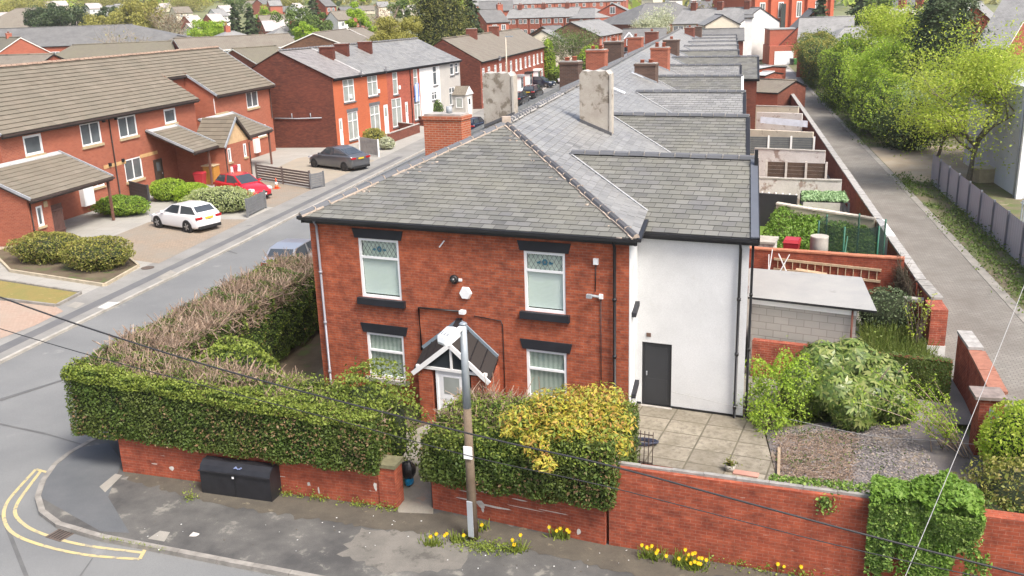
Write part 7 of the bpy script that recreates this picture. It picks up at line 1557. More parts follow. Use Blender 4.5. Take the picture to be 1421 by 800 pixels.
# pale far estate on the left hillside
for i, (u0, v0, u1, v1, d, wm, rm, lb) in enumerate([(286, 20, 306, 22, 330, BR_FAR, RT_PK, 'pink brick house with pale roof beside the left conifer'), (302, 8, 322, 10, 380, WH, RT_PK, 'white roofed house in the pale far estate, highest of the cluster'), (292, 13, 310, 15, 360, WH, RT_SL, 'pale house with dark verge lines in the far estate'), (255, 22, 274, 20, 340, BR_FAR, RT_PK, 'dull pink house left of the pale far estate'), (238, 10, 262, 9, 400, CRM, RT_BR, 'cream house among the hazy hillside trees'), (118, 5, 138, 7, 470, WH, RT_PK, 'tiny pale house on the hillside between dark trees'), (158, 6, 172, 5, 480, WH, RT_SL, 'tiny white gabled house on the hazy hillside'), (358, 22, 402, 20, 270, BR_FAR, RT_BR, 'brown roofed house right of the conifers'), (362, 29, 420, 27, 240, BR_FAR, RT_PK, 'pale brown long roof below the hillside right of the conifers'), (405, 5, 416, 5, 350, WH, RT_PK, 'narrow white house on the hill left of the dark top tree'), (440, -2, 456, 1, 300, BR_RED, RT_SD, 'red brick gabled house right of the dark top tree'), (470, 10, 500, 9, 300, BR_FAR, RT_SD, 'grey roofed house behind the bright green tree'), (458, 16, 480, 15, 270, WH, RT_BR, 'brown roofed house with white wall left of the bright green tree'), (-10, 18, 22, 14, 380, BR_FAR, RT_PK, 'pale roofed house at the far left edge behind the hall'), (60, 2, 92, 3, 520, CRM, RT_PK, 'cream house high on the hazy hillside at the left')]):
    far(lb, (u0, v0), (u1, v1), d, d+2, 4.5, 2.4, 4.5, wm, rm, wins=[(1, .3, 1.6), (1, .7, 1.6)])
# middle distance terraces beyond row F
RR = 'rows of far brick terraces'
def terrace(lbl, r0, r1, d0, d1, n, wm, rm, hd=4.4, drop=2.4, wh=5, chim=True, wins=True, group=None, gable=None, cm=None):
    a, b = D(r0[0], r0[1], d0), D(r1[0], r1[1], d1); b.z = a.z
    for i in range(n):
        p, q = a.lerp(b, i/n), a.lerp(b, (i+1)/n); nm = ('left end house' if i == 0 else 'right end house' if i == n-1 else f'{ORD[i]} house from the left')
        block('terraced_house', f'{nm} {lbl}', p, q, hd, drop, wh, wm, rm, group=group or lbl, chim=((.9, .2, 1.1, 1.2, .9, cm or BR_OLD),) if chim and i % 2 == 0 else (), wins=[(1, .3, 1.5), (1, .72, 1.5), (1, .3, 4.1), (1, .72, 4.1)] if wins else (), over=.15)
terrace('in the red slate roofed row above the brown tiled terrace', (708, 13), (806, 12), 268, 262, 6, BR_RED, RT_SL, chim=True)
far('hipped slate end of the red row with pale flank', (806, 12), (826, 14), 262, 258, 5, 2.4, 5, BR_FAR, RT_SL, hip=(0, 5), wins=[(1, .5, 1.5)])
terrace('in the long slate row behind the red one', (655, -4), (866, -3), 345, 340, 9, BR_FAR, RT_SL, hd=5, drop=3, chim=True)
far('dark roofed house with pink gable and chimney above the brown tiles', (662, 14), (694, 15), 205, 207, 5, 2.6, 5, BR_FAR, RT_SD, chim=((.98, 0, 1.2, 1.0, 1.6, BR_FAR),), wins=[(1, .35, 1.6), (1, .75, 1.6)])
far('white gabled cottage among roofs at the top centre', (672, 6), (690, 7), 300, 300, 4, 2, 4, WH, RT_SL)
far('grey slate roofed house before the pale far roofs, right of the dark conifer', (664, 3), (712, 2), 280, 280, 5, 2.6, 5, BR_FAR, RT_SD)
far('red brick house turning its windowed gable to us at the top', (850, 5), (856, -2), 255, 285, 4.4, 2.2, 5, BR_RED, RT_SL, endwin=True, wins=[(2, .5, .4, 1.4, 1.8)])
far('light slate terrace end with a row of tall white windows facing the street', (792, 31), (832, 23), 176, 200, 5.5, 2.6, 5, BR_FAR, RT_SL, gable=BR_G, wins=[(1, f, 1.9, 1.0, 1.6) for f in (.1, .25, .4, .55, .7, .85)]+[(1, f, 4.4, 1.0, 1.6) for f in (.1, .4, .7)])
far('dark slate roofed low house beside the light slate terrace end', (752, 37), (778, 33), 190, 195, 4, 1.8, 4, BR_G, RT_SD)
far('pale slate roof end showing past the brown tiled terrace', (752, 42), (762, 40), 165, 172, 4.3, 2.4, 5, CRM, RT_SL)
far('broad dark slate hall with hipped roof behind the blossom tree', (895, 5), (938, 4), 235, 240, 9, 4.5, 4.5, BR_OLD, RT_SD, hip=(9, 6), wins=[(1, .25, 1.8), (1, .4, 1.8), (1, .8, 1.8)], cat='hall', name='hall')
far('dark roofed brick house with a tiny white dormer gable left of the terrace ridge', (864, 41), (925, 39), 150, 150, 4.5, 2.0, 4.5, BR_RED, RT_SD, wins=[(1, .12, 1.2, 1.3, 1.3), (1, .5, 1.6), (1, .8, 1.6)])
A, B = D(866, 56, 143), D(880, 56, 143); m = (A+B)/2; t = thing('dormer', 'little white gabled dormer window on the dark roofed brick house', 'dormer', m); mb = MB(); x = (B-A).normalized(); n = Vector((x.y, -x.x, 0)); mb.frame(A-Z*1.0, B-A, -n*2, Z*1.2, BR_RED); mb.build('cheek', t); mb = MB(); mb.bar(A+Z*.2, m+Z*1.1, .3, .18, UPVC); mb.bar(m+Z*1.1, B+Z*.2, .3, .18, UPVC); mb.build('bargeboard', t); mb = MB(); mb.frame(A+x*.35+n*.02-Z*.8, x*.9, n*.05, Z*.9, UPVC); mb.frame(A+x*.42+n*.07-Z*.72, x*.33, n*.01, Z*.75, PANE_M); mb.frame(A+x*.86+n*.07-Z*.72, x*.33, n*.01, Z*.75, PANE_M); mb.build('window', t)
terrace('in the slate row joining the white gabled house', (948, 13), (1040, 11), 196, 190, 5, CRM, RT_SL, hd=4.6, drop=2.7, chim=True, cm=BR_OLD)
far('white end house with plain white gable wall beside the school', (1040, 11), (1056, 11.5), 190, 187, 4.6, 2.7, 5.2, WH, RT_SL, wins=[(1, .3, 1.6), (1, .3, 4.2)])
far('cream lean-to house with small gable before the white row', (992, 20), (1003, 27), 176, 165, 3, 1.6, 4, CRM, RT_SL, wins=[(1, .5, 1.5)])
far('white rendered outhouse box under the white gable', (1033, 21), (1046, 21), 166, 166, 2.4, .4, 5, WH, RT_SD)
far('dark slate roofed house right behind the end of the terrace', (975, 41), (1033, 41), 148, 148, 3.5, 1.6, 4.5, BR_OLD, RT_SD)
# red Victorian school
t = thing('school', 'tall red brick Victorian school with buttresses and long white windows', 'school', G(1095, 66)); SR = brick('brick_school', (.48,.12,.06), (.42,.1,.05), (.42,.14,.09), amt=.25); a, b = G(1042, 69), G(1150, 63); d = (b-a).normalized(); n = Vector((d.y, -d.x, 0)); L = (b-a).length
mb = MB(); mb.frame(a-Z*.2, d*L, -n*16, Z*16, SR); mb.build('wall', t)
for f in (.02, .22, .48, .68, .98): mb = MB(); mb.frame(a+d*(L*f-.5)-Z*.2, d*1.0, n*.9, Z*14, SR); mb.build('buttress', t)
for f in (.12, .35, .58, .82):
    for z, hh in ((1.6, 3.2), (6.8, 3.6), (11.5, 3)): mb = MB(); mb.frame(a+d*(L*f-.75)+n*.05+Z*z, d*1.5, n*.06, Z*hh, UPVC); mb.frame(a+d*(L*f-.6)+n*.11+Z*(z+.2), d*.55, n*.02, Z*(hh-.4), PANE_M); mb.frame(a+d*(L*f+.05)+n*.11+Z*(z+.2), d*.55, n*.02, Z*(hh-.4), PANE_M); mb.build('window', t)
mb = MB(); mb.frame(a+d*L*.28+n*.9-Z*.2, d*L*.17, n*.6, Z*3.4, SR); mb.frame(a+d*L*.32+n*.95+Z*4, d*L*.06, n*.1, Z*6, PANE); mb.build('entrance_bay', t)
mb = MB(); c0, c1 = a-d*.5+n*.5+Z*15.8, b+d*.5+n*.5+Z*15.8; mb.face((c0, c1, c1-n*8.5+Z*5, c0-n*8.5+Z*5), RT_SD); mb.face((c0-n*8.5+Z*5, c1-n*8.5+Z*5, c1-n*17, c0-n*17), RT_SD); mb.build('roof', t)
far('red brick annexe with steep dark gable beside the school', (1122, 12), (1132, 20), 195, 178, 6, 6, 3, BR_RED, RT_SD)
far('slate roofed red house with white gable edge above the garage', (1109, 25), (1186, 25), 152, 152, 5, 3.2, 4.5, BR_RED, RT_SL, barge=WH, wins=[(1, .2, 1.8, 1.4, 2.2)])
far('grey hipped roof house with shaded window behind the alley trees', (1172, 38), (1215, 37), 140, 142, 4.5, 2.1, 2.6, BR_RED, RT_SL, hip=(4, 3), wins=[(1, .3, 1.6, 2.0, 1.2), (1, .6, 1.6, 1.6, 1.2)])
# brick block with white garage door at the end of the alley
t = thing('garage_block', 'brick block with a wide white garage door closing the end of the alley', 'garage', G(1088, 90)); a, b = G(1067, 90.5), G(1109, 89.5); d = (b-a).normalized(); n = Vector((d.y, -d.x, 0)); L = (b-a).length
mb = MB(); mb.frame(a-Z*.2, d*L, -n*9, Z*3.4, BR_FAR); mb.frame(a-n*2-Z*.1+d*.2, d*(L-.3), -n*7, Z*6.0, BR_FAR); mb.build('wall', t); mb = MB(); mb.frame(a+d*L*.17+n*.05, d*L*.62, n*.06, Z*2.3, UPVC); mb.build('garage_door', t); mb = MB(); mb.frame(a-n*1.9+d*.1+Z*5.9, d*(L-.1), -n*7.2, Z*.15, FELT); mb.build('roof', t)
mb = MB(); mb.tube([a-n*2.0+d*(L*.9)+n*.12, a-n*1.9+d*(L*.9)+Z*5.8], .08, LEAD, 6); mb.build('downpipe', t)
wheelie('black wheelie bin by the white garage door at the alley end', a+d*L*.72+n*.9, BINB, 0.2, 1.1); wheelie('green wheelie bin by the white garage door at the alley end', a+d*L*.84+n*.9, BING, 0.1, 1.1)
gwall('garden_wall', 'brick wall with pale rails left of the garage block', G(1040, 84), G(1067, 82), 2.2, .3, BR_OLD, CONC, .03, .1)
# far right, behind the trees
far('red brick chapel like building with slate roof, white verge and arched window', (1392, -2), (1440, 0), 105, 104, 6, 4.2, 6, BR_RED, RT_SL, wins=[(1, .3, 1.8, 1.4, 2), (1, .7, 1.8, 1.4, 2)], barge=WH)
far('red gabled wing with slate roof and white verge left of the chapel', (1362, 3), (1352, 12), 130, 112, 4, 3.6, 5, BR_RED, RT_SL, barge=WH)
far('pale roofed red brick house seen over the right hand trees', (1238, 11), (1285, 13), 190, 188, 5, 2.8, 5, BR_RED, RT_PK, chim=((.3, 0, 1.2, 1.3, 1.0, BR_RED), (.8, 0, 1.2, 1.3, 1.0, BR_RED)))
far('red gable house behind the yellow top of the right hand trees', (1265, 14), (1262, 19), 180, 165, 4.2, 2.6, 5, BR_RED, RT_PK)
far('grey roofed row far off above the right hand trees', (1235, 1), (1275, 2), 300, 298, 5, 2.8, 5, BR_FAR, RT_SD)
far('pale roofed house at the top right of the dark conifer', (1298, -4), (1345, -3), 260, 258, 6, 3, 5, WH, RT_PK)
far('brick house with chimney at the top right of the blossom tree', (958, 2), (1008, 1), 260, 258, 6, 2.5, 5, BR_OLD, RT_SD, wins=[(1, .4, 1.6)], chim=((.5, 0, 1.2, 1.3, 1.0, BR_OLD),))
# the hillside estate at the very back: many small houses, some hidden by haze and trees
k = 0
place = [('behind the hazy trees above the long school wing', 120, 240, 4, 9), ('above the pale estate beside the conifers', 340, 420, -2, 12), ('behind the bare tree left of the big conifer', 500, 600, 0, 12), ('at the top edge beyond the long slate row', 700, 880, -8, -2), ('at the top edge left of the school', 890, 1040, -9, -3)]
for nm, u0, u1, v0, v1 in place:
    for i in range(5):
        u, v = u0+(u1-u0)*(i+.5)/5, v0+(v1-v0)*R_.random(); d = R_.uniform(430, 560); s = R_.uniform(9, 14)
        block('distant_house', f'{ORD[i]} small faded house from the left {nm}', D(u-s*.7, v, d), D(u+s*.7, v+R_.uniform(-1, 1), d+R_.uniform(-4, 4)), 4.4, 2.4, 5, R_.choice([BR_FAR, WH, CRM, BR_FAR]), R_.choice([RT_PK, RT_SL, RT_BR, RT_SD]), group='small faded houses '+nm)
# ================================================================== TREES AND SHRUBS
def tp(u, v, d):                      # base of a tree hidden behind others: straight down from a seen point at distance d
    p = D(u, v, d); p.z = land(p.x, p.y); return p
def th_(u, vtop, d): p = D(u, vtop, d); return p.z-land(p.x, p.y)
# big spring trees right of the alley
def tree_to(lb, base, vtop, cr, lf, n, sz, **k):
    return tree('spring_tree', lb, base, zrow(base, vtop)*.95, cr, lf, n, sz, **k)
BG = paint('bark_grey', (.16,.14,.11), .95, .3, 6)
tree_to('large loose yellow green spring tree leaning over the grey fence, branches showing', (16.7, 38.5, 0), 14, 5.6, LF_YEL, 62000, .135, th=.06, levels=3, seed=5, trunk=.2, spread=1.1, cr_y=5.5, bark=BG)
tree_to('yellow green spring tree at the right edge behind the warehouse corner', (23.5, 47, 0), 8, 5.2, LF_YEL, 34000, .15, th=.1, seed=15, trunk=.2, bark=BG)
tree_to('pale silver green young tree between the two largest right hand trees', (17.0, 49, 0), 76, 3.0, leaf('leaf_silver_green', [(.3,.4,.17), (.38,.48,.25), (.24,.33,.12)], trans=.4), 24000, .14, th=.05, seed=25, trunk=.14)
tree_to('dense bright lime green tree overhanging the middle of the alley', (16.4, 66, 0), 44, 5.0, LF_LIME, 60000, .17, th=.03, levels=3, seed=35, trunk=.3, cr_y=8)
tree_to('tall yellow green tree with fading orange tips behind the lime green one', (20.0, 84, 0), -2, 6.6, LF_YEL, 62000, .2, th=.06, seed=45, trunk=.3, cr_y=8)
tree_to('darker green tree filling the gap before the dark conifer', (22.5, 60, 0), 62, 3.6, LF_MID, 22000, .16, th=.05, seed=55, trunk=.2)
bush('alley_hedge', 'tall mid green hedge bush bulging over the alley kerb beneath the lime tree', (14.5, 62, 0), (1.9, 7.5, 4.6), LF_MID, 20000, .15, cat='hedge', tips=LF_LIME, tipn=9000, seed=61, lmp=.42, rough=.12)
bush('alley_hedge', 'dark green undergrowth clump at the corner of the dirt track', (15.6, 52.5, 0), (2.0, 3.2, 2.9), LF_DARK, 7000, .17, cat='hedge', tips=LF_MID, tipn=1800, seed=62, lmp=.42, rough=.12)
bush('alley_hedge', 'rounded olive green hedge farther up the alley', (14.6, 84, 0), (2.4, 10, 6.0), LF_MID, 24000, .18, cat='hedge', tips=LF_LIME, tipn=11000, seed=63, lmp=.42, rough=.12)
bush('alley_hedge', 'farthest hedge block beside the pale apron at the alley end', (14.0, 112, 0), (2.6, 15, 6.6), LF_MID, 22000, .2, cat='hedge', tips=LF_OLIVE, tipn=9000, seed=64, lmp=.42, rough=.12)
bush('alley_hedge', 'dark shaded hedge bank under the lime tree facing the alley', (15.2, 70, 0), (1.6, 5, 2.6), LF_DARK, 6000, .2, cat='hedge', tips=LF_MID, tipn=1500, seed=65, lmp=.42, rough=.12)
V = []; 
for (a, b, n, h) in (((13.2, 41, 0), (13.6, 12, 0), 3600, .12), ((13.0, 54, 0), (12.9, 120, 0), 5200, .16), ((14.2, 38, 0), (14.3, 12, 0), 3000, .2)):
    a, b = np.array(a), np.array(b); P = a+(b-a)*rng.random((n, 1))+rng.normal(size=(n, 3))*np.array([.35, .1, 0]); P = P[lump(P, .8, 77) > -.25]; P[:, 2] = np.abs(rng.normal(size=len(P)))*h; V.append(leafquads(P, .11))
quadmesh('verge_weeds', np.concatenate(V), LF_MID); meta(bpy.data.objects['verge_weeds'], 'rough grass and weeds along the alley verge', 'weeds', kind='stuff')
cn = tp(1308, 60, 88); conifer('conifer', 'broad dark green conifer standing above the right hand spring trees', cn, th_(1310, -10, 88), 5.0, LF_DARK, 36000, .2, seed=3, power=.38, top=.1)
for (u, v, d, cr, lb) in ((1136, -6, 178, 3.0, 'small dark conifer in front of the school wall'), (1190, -6, 170, 4.2, 'dark round topped conifer right of the school')): conifer('conifer', lb, tp(u, 60, d), th_(u, v, d), cr, LF_DARK, 6000, .4, seed=int(u), power=.5)
ftree('grey green tree behind the dark conifers right of the school', tp(1215, 30, 200), th_(1215, -8, 200), 7, LF_MID, 9000, .45, seed=71)
ftree('hazy green tree at the top edge left of the school', tp(1018, 5, 250), th_(1018, -12, 250), 6, LF_OLIVE, 8000, .45, seed=72)
tree('bare_tree', 'bare branching tree behind the white row left of the school', tp(985, 12, 240), th_(985, -6, 240), 5, LF_OLIVE, 500, .4, seed=73, trunk=.5)
bl = tp(913, 42, 195); tree('blossom_tree', 'cloud of pale creamy blossom before the dark slate hall', bl, th_(914, 5, 195), 5.2, LF_BLOS, 22000, .28, th=.15, seed=74)
# middle street trees
tp1 = tp(795, 70, 150); tree('bare_tree', 'bushy half bare grey stemmed tree at the end of the street', tp1, th_(800, 36, 150), 4.6, LF_MID, 12000, .22, th=.1, seed=81, trunks=4, trunk=.12, bark=paint('bark_pale', (.32,.27,.2), .9, .3, 3))
bush('shrub', 'rounded green shrub at the foot of the half bare trees', tp(822, 68, 140), (3.2, 3, 5), LF_MID, 5000, .28, tips=LF_LIME, tipn=1200, seed=82)
bush('climbing_plant', 'bright green climber smothering the end of the brown tiled terrace', G(762, 118)+Vector((-1.2, 6, 0)), (1.2, 1.3, 5.8), LF_LIME, 3600, .26, cat='climber', seed=83)
bush('shrub', 'green garden shrub in front of the climber by the parked cars', G(782, 116)+Vector((-1, 3, 0)), (1.6, 2, 2.3), LF_MID, 2600, .22, tips=LF_LIME, tipn=700, seed=84)
bush('shrub', 'dark green shrub beside the grey canopied doorway', G(726, 126)+Vector((-1.2, 1, 0)), (1.5, 1.8, 1.9), LF_MID, 2400, .2, seed=85)
# big conifer and neighbours
cb0 = tp(612, 62, 142); conifer('conifer', 'huge broad olive green conifer towering behind the terrace roofs', cb0, th_(612, -16, 142), 6.9, LF_CONI, 66000, .24, seed=31, power=.33, droop=.45, top=.15)
conifer('conifer', 'dark green conifer tucked behind the right side of the huge one', tp(655, 50, 158), th_(650, -8, 158), 3.6, LF_DARK, 9000, .38, seed=32, power=.5)
ftree('low spreading golden olive tree left of the huge conifer', tp(548, 52, 125), th_(548, 17, 125), 4.2, LF_OLIVE, 26000, .2, seed=33, name='spring_tree', low=.02)
ftree('upright bright green tree rising behind the brown bungalows', tp(500, 38, 190), th_(500, -6, 190), 2.6, LF_LIME, 16000, .26, seed=34, name='spring_tree')
tree('bare_tree', 'pinkish bare branched tree between bright green and dull green trees', tp(530, 30, 205), th_(532, -6, 205), 4.6, LF_BROWN, 1300, .3, seed=36, trunks=3, bark=paint('bark_pink', (.3,.22,.18), .9, .2, 3))
ftree('dull grey green tree between the bare tree and the huge conifer', tp(562, 24, 220), th_(562, -6, 220), 4.2, LF_MID, 15000, .32, seed=37)
bush('shrub', 'pale green round shrub between the dark conifer and brown tiles', tp(670, 52, 150), (2.2, 2, 4.2), leaf('leaf_pale_green', [(.2,.3,.1), (.26,.36,.14)]), 2600, .3, seed=38)
# left distance
for (u, vt, d, cr, lb, sd) in ((328, 4, 225, 2.9, 'slim dark conifer, left of the pair above the slate bungalow', 41), (350, 9, 215, 4.0, 'wide dark conifer, right of the pair above the slate bungalow', 42), (438, -10, 245, 3.4, 'dark conifer top at the upper edge left of the red gabled house', 43)): conifer('conifer', lb, tp(u, 50, d), th_(u, vt, d), cr, LF_DARK, 7000, .42, seed=sd, power=.6)
for (u, vt, d, cr, lf, lb, sd, n) in ((94, 6, 300, 7.5, LF_DARK, 'long dark green clump of trees right of the hall roof', 51, 8000), (66, 5, 310, 6, LF_DARK, 'dark tree rising above the hall ridge', 58, 5000), (155, 7, 290, 5.0, LF_DARK, 'compact round dark tree alone above the long slate wing', 52, 7000), (135, 20, 280, 5, LF_OLIVE, 'yellowish bush between the two dark left hand trees', 59, 3500), (192, -2, 270, 8, LF_OLIVE, 'broad yellow green tree above the right end of the slate wing', 53, 8000), (235, -4, 262, 5.5, LF_BROWN, 'thin bare birch group above the bungalows', 54, 1200), (290, 19, 232, 4.6, LF_LIME, 'light yellow green round tree beside the pale estate', 55, 5000), (412, 14, 215, 5, LF_MID, 'grey green willow left of two, behind the dark gabled bungalow', 56, 5000), (438, 12, 210, 4.6, LF_MID, 'grey green willow right of two, behind the dark gabled bungalow', 57, 5000), (374, 10, 300, 4, LF_LIME, 'small bright bush on the hillside right of the conifers', 60, 2500), (425, 26, 185, 2.6, LF_LIME, 'small fresh green tree beside the dark gabled bungalow', 67, 2500), (40, -4, 480, 10, LF_OLIVE, 'pale olive trees on the hillside at the upper left', 68, 3500), (150, -6, 520, 12, LF_OLIVE, 'hazy pale trees at the top edge above the round dark tree', 69, 3500), (270, -8, 500, 12, LF_OLIVE, 'hazy yellowish trees at the top edge above the pale estate', 70, 3500), (390, -6, 480, 11, LF_OLIVE, 'hazy trees at the top edge right of the conifers', 76, 3500), (330, -10, 420, 6, LF_MID, 'grey tree behind the pair of conifers', 77, 2500), (-5, 5, 420, 10, LF_OLIVE, 'faded trees at the extreme upper left corner', 78, 3000)):
    if lf is LF_BROWN: tree('bare_tree', lb, tp(u, 40, d), max(5, th_(u, vt, d)), cr, lf, n*2, .36, th=.06, seed=sd, trunks=3, bark=MATS['bark_pale'])
    else: ftree(lb, tp(u, 40, d), max(5, th_(u, vt, d)), cr, lf, n*2, .34+cr*.02, seed=sd)
tree('bare_tree', 'grey leafless tree spreading over the slate wing roof', tp(172, 60, 175), th_(172, 38, 175), 5.5, LF_OLIVE, 500, .3, th=.05, seed=79, trunks=3, bark=MATS['bark_pale'])
# wooded hillside that closes the view
V, mi = [], []
for i in range(260):
    az = math.radians(R_.uniform(-46, 16)); d = R_.uniform(560, 1500); x, y = CC.x+math.sin(az)*d, CC.y+math.cos(az)*d; z = land(x, y); r = R_.uniform(7, 16); m = 110
    dd = unit(rng.normal(size=(m, 3))); P = np.array([x, y, z+r*.4])+dd*np.array([r*1.4, r*1.4, r*.7]); V.append(leafquads(P, r*.5, dd, .5)); mi.append(np.full(m, R_.choice([0, 0, 1, 2]), int))
quadmesh('distant_woods', np.concatenate(V), None, None, np.concatenate(mi), [LF_OLIVE, LF_MID, LF_YEL]); meta(bpy.data.objects['distant_woods'], 'hazy wooded hillside closing the view', 'woods', kind='stuff')
# shrubs of the forecourt
sh = [((71, 352), (1.9, 1.3, 1.35), LF_SHRUB, 'left of the two clipped olive shrubs in the kerbed bed', 3), ((135, 362), (1.75, 1.35, 1.35), LF_SHRUB, 'right of the two clipped olive shrubs in the kerbed bed', 4)]
for (p, r, lf, lb, sd) in sh:
    c = G(p[0], p[1]+10); bush('clipped_shrub', lb, c, r, lf, 7500, .085, cat='shrub', tips=LF_OLIVE, tipn=1500, seed=sd+90, group='clipped shrubs in the kerbed bed')
for (u, v, r, lf, lb, sd, tips) in ((171, 298, (1.75, 1.1, 1.05), LF_PRIV, 'glossy bright green laurel mound beside the lean-to post', 5, LF_GRASS), (236, 277, (1.25, 1.15, 1.2), LF_PRIV, 'rounded bright green shrub beside the dark door', 6, LF_LIME), (268, 280, (1.05, 1.1, 1.1), LF_LIME, 'small lime green shrub joined to the pale variegated hedge', 7, LF_LIME), (308, 293, (2.2, 1.2, 1.35), LF_PALE, 'pale cream variegated hedge beside the red car', 8, LF_PALE)):
    bush('shrub', lb, G(u, v), r, lf, 6500, .1, tips=tips, tipn=1500, seed=sd+100)
for (u, v, r, lf, lb, sd) in ((520, 203, (1.0, .9, 1.5), LF_OLIVE, 'round olive bush in the small front garden of the orange house', 9), (537, 207, (.7, .7, 1.0), LF_BLOS, 'pinkish flowering bush at the corner of the small front garden', 10), (603, 168, (1.0, .8, 2.2), LF_MID, 'green climber beside the white house door', 11)): bush('shrub', lb, G(u, v), r, lf, 2200, .13, seed=sd+110)
# garden right of the patio
def puddle_ivy(): pass
fz = [(4.5, 2.3, .7, .6, .7), (5.1, 2.9, 1.05, .75, .8), (5.9, 3.1, 1.15, .75, .8), (6.6, 2.7, .85, .7, .75), (5.4, 2.0, .75, .7, .65), (6.2, 2.1, .65, .65, .6), (5.8, 1.6, .45, .55, .45), (6.9, 2.1, .5, .5, .5)]
t = thing('glossy_shrub', 'big sprawling glossy leaved shrub in front of the low cross wall', 'shrub', (5.8, 2.5, 0)); V, mi = [], []
for (x, y, z, r, rz) in fz:
    m = 1500; d = unit(rng.normal(size=(m, 3))+np.array([0, -.3, .5])); P = np.array([x, y, z])+d*np.array([r, r*.9, rz])*(.72+.34*rng.random((m, 1)))*(1+.14*lump(d*2, 1.5, int(x*10)))[:, None]; P[:, 2] = np.maximum(P[:, 2], .1)
    P = P[:430]; d = d[:430]; ax = unit(np.cross(d+rng.normal(size=d.shape)*.3, rng.normal(size=d.shape))); ay = unit(np.cross(d, ax))
    for k in range(8):
        an = k*.785+rng.random((len(P), 1))*.3; dr = ax*np.cos(an)+ay*np.sin(an)-np.array([0, 0, .35]); dr = unit(dr); sd_ = unit(np.cross(dr, d))*.042; e = P+dr*(.2+.1*rng.random((len(P), 1))); m_ = P+dr*.13
        V.append(np.stack([P, m_+sd_, e, m_-sd_], 1).reshape(-1, 3)); mi.append(np.zeros(len(P), int))
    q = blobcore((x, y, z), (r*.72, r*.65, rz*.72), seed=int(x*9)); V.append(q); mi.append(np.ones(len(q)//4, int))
quadmesh('foliage', np.concatenate(V), None, t, np.concatenate(mi), [LF_FAT, LEAFD])
mb = MB()
for i in range(7): a = i*.9; mb.tube([(5.8, 2.4, 0), (5.8+math.cos(a)*.8, 2.4+math.sin(a)*.3, .8), (5.8+math.cos(a)*1.4, 2.4+math.sin(a)*.5, 1.6)], [.05, .035, .015], BARK, 6)
mb.build('stem', t)
bush('straggly_shrub', 'light green straggly shrub between the white wall and the glossy shrub', (3.9, 1.9, 0), (1.0, .9, 1.7), LF_PRIV, 3600, .07, tips=LF_LIME, tipn=1800, core=False, seed=121, lmp=.5, rough=.2)
bush('straggly_shrub', 'thin green growth reaching over the patio edge', (3.6, 1.1, 0), (.6, .6, .7), LF_PRIV, 1100, .065, tips=LF_LIME, tipn=500, core=False, seed=122, lmp=.5, rough=.2)
# ivy over the cross wall and along the pier
t = thing('wall_ivy', 'dark clipped ivy hanging over the right end of the cross wall', 'ivy', gw_b); a, b = gw_a.lerp(gw_b, .66), gw_b; V = []
o = -NV*.12
P, nr = on_quad(a+o-Z*1.2, b+o-Z*1.2, b+o+Z*.02, a+o+Z*.02, 6500); P = P+nr*(lump(P, 3, 8)*.05)[:, None]; V.append(leafquads(P, .065, nr, .6)); P, nr = on_quad(a+o, b+o, b-o*1.6, a-o*1.6, 700); P[:, 2] += .04; V.append(leafquads(P, .065, nr, .6)); quadmesh('foliage', np.concatenate(V), LF_HEDGE, t)
t = thing('wall_ivy', 'grey green ivy mound draped over a wall stub behind the garage', 'ivy', (7.6, 9.3, 0)); V = blobcore((7.7, 9.4, .75), (.85, .4, .75), seed=5); m = 3200; d = unit(rng.normal(size=(m, 3))); P = np.array([7.7, 9.4, .75])+d*np.array([1.0, .5, .9])*(.95+.1*rng.random((m, 1))); P[:, 2] = np.maximum(P[:, 2], .05); V2 = leafquads(P, .075, d, .5); quadmesh('foliage', np.concatenate([V2, V]), None, t, np.concatenate([np.zeros(m, int), np.ones(len(V)//4, int)]), [leaf('leaf_grey_ivy', [(.09,.13,.06), (.14,.19,.09), (.07,.1,.045)]), LEAFD])
gwall('wall_stub', 'short brick wall stub with rounded grey coping beside the ivy mound', (8.0, 9.6, 0), (8.9, 9.43, 0), 1.15, .22, BR_RED, CONC, .03, .1)
# tangle of dark twigs on the alley wall
t = thing('dead_climber', 'dark tangle of dead climber stems on the alley wall behind the garage', 'climber', (8.6, 10.6, 0)); P, nr = on_quad((8.55, 9.9, 0), (8.55, 12.8, 0), (8.55, 12.8, 1.6), (8.55, 9.9, 1.6), 1300); V = sticks(P, rng.normal(size=P.shape)*np.array([.25, 1, 1]), .5, .016); quadmesh('twigs', V, island('dark_twig', [(.1,.075,.05), (.15,.115,.08), (.07,.055,.04), (.08,.09,.04)], .9), t)
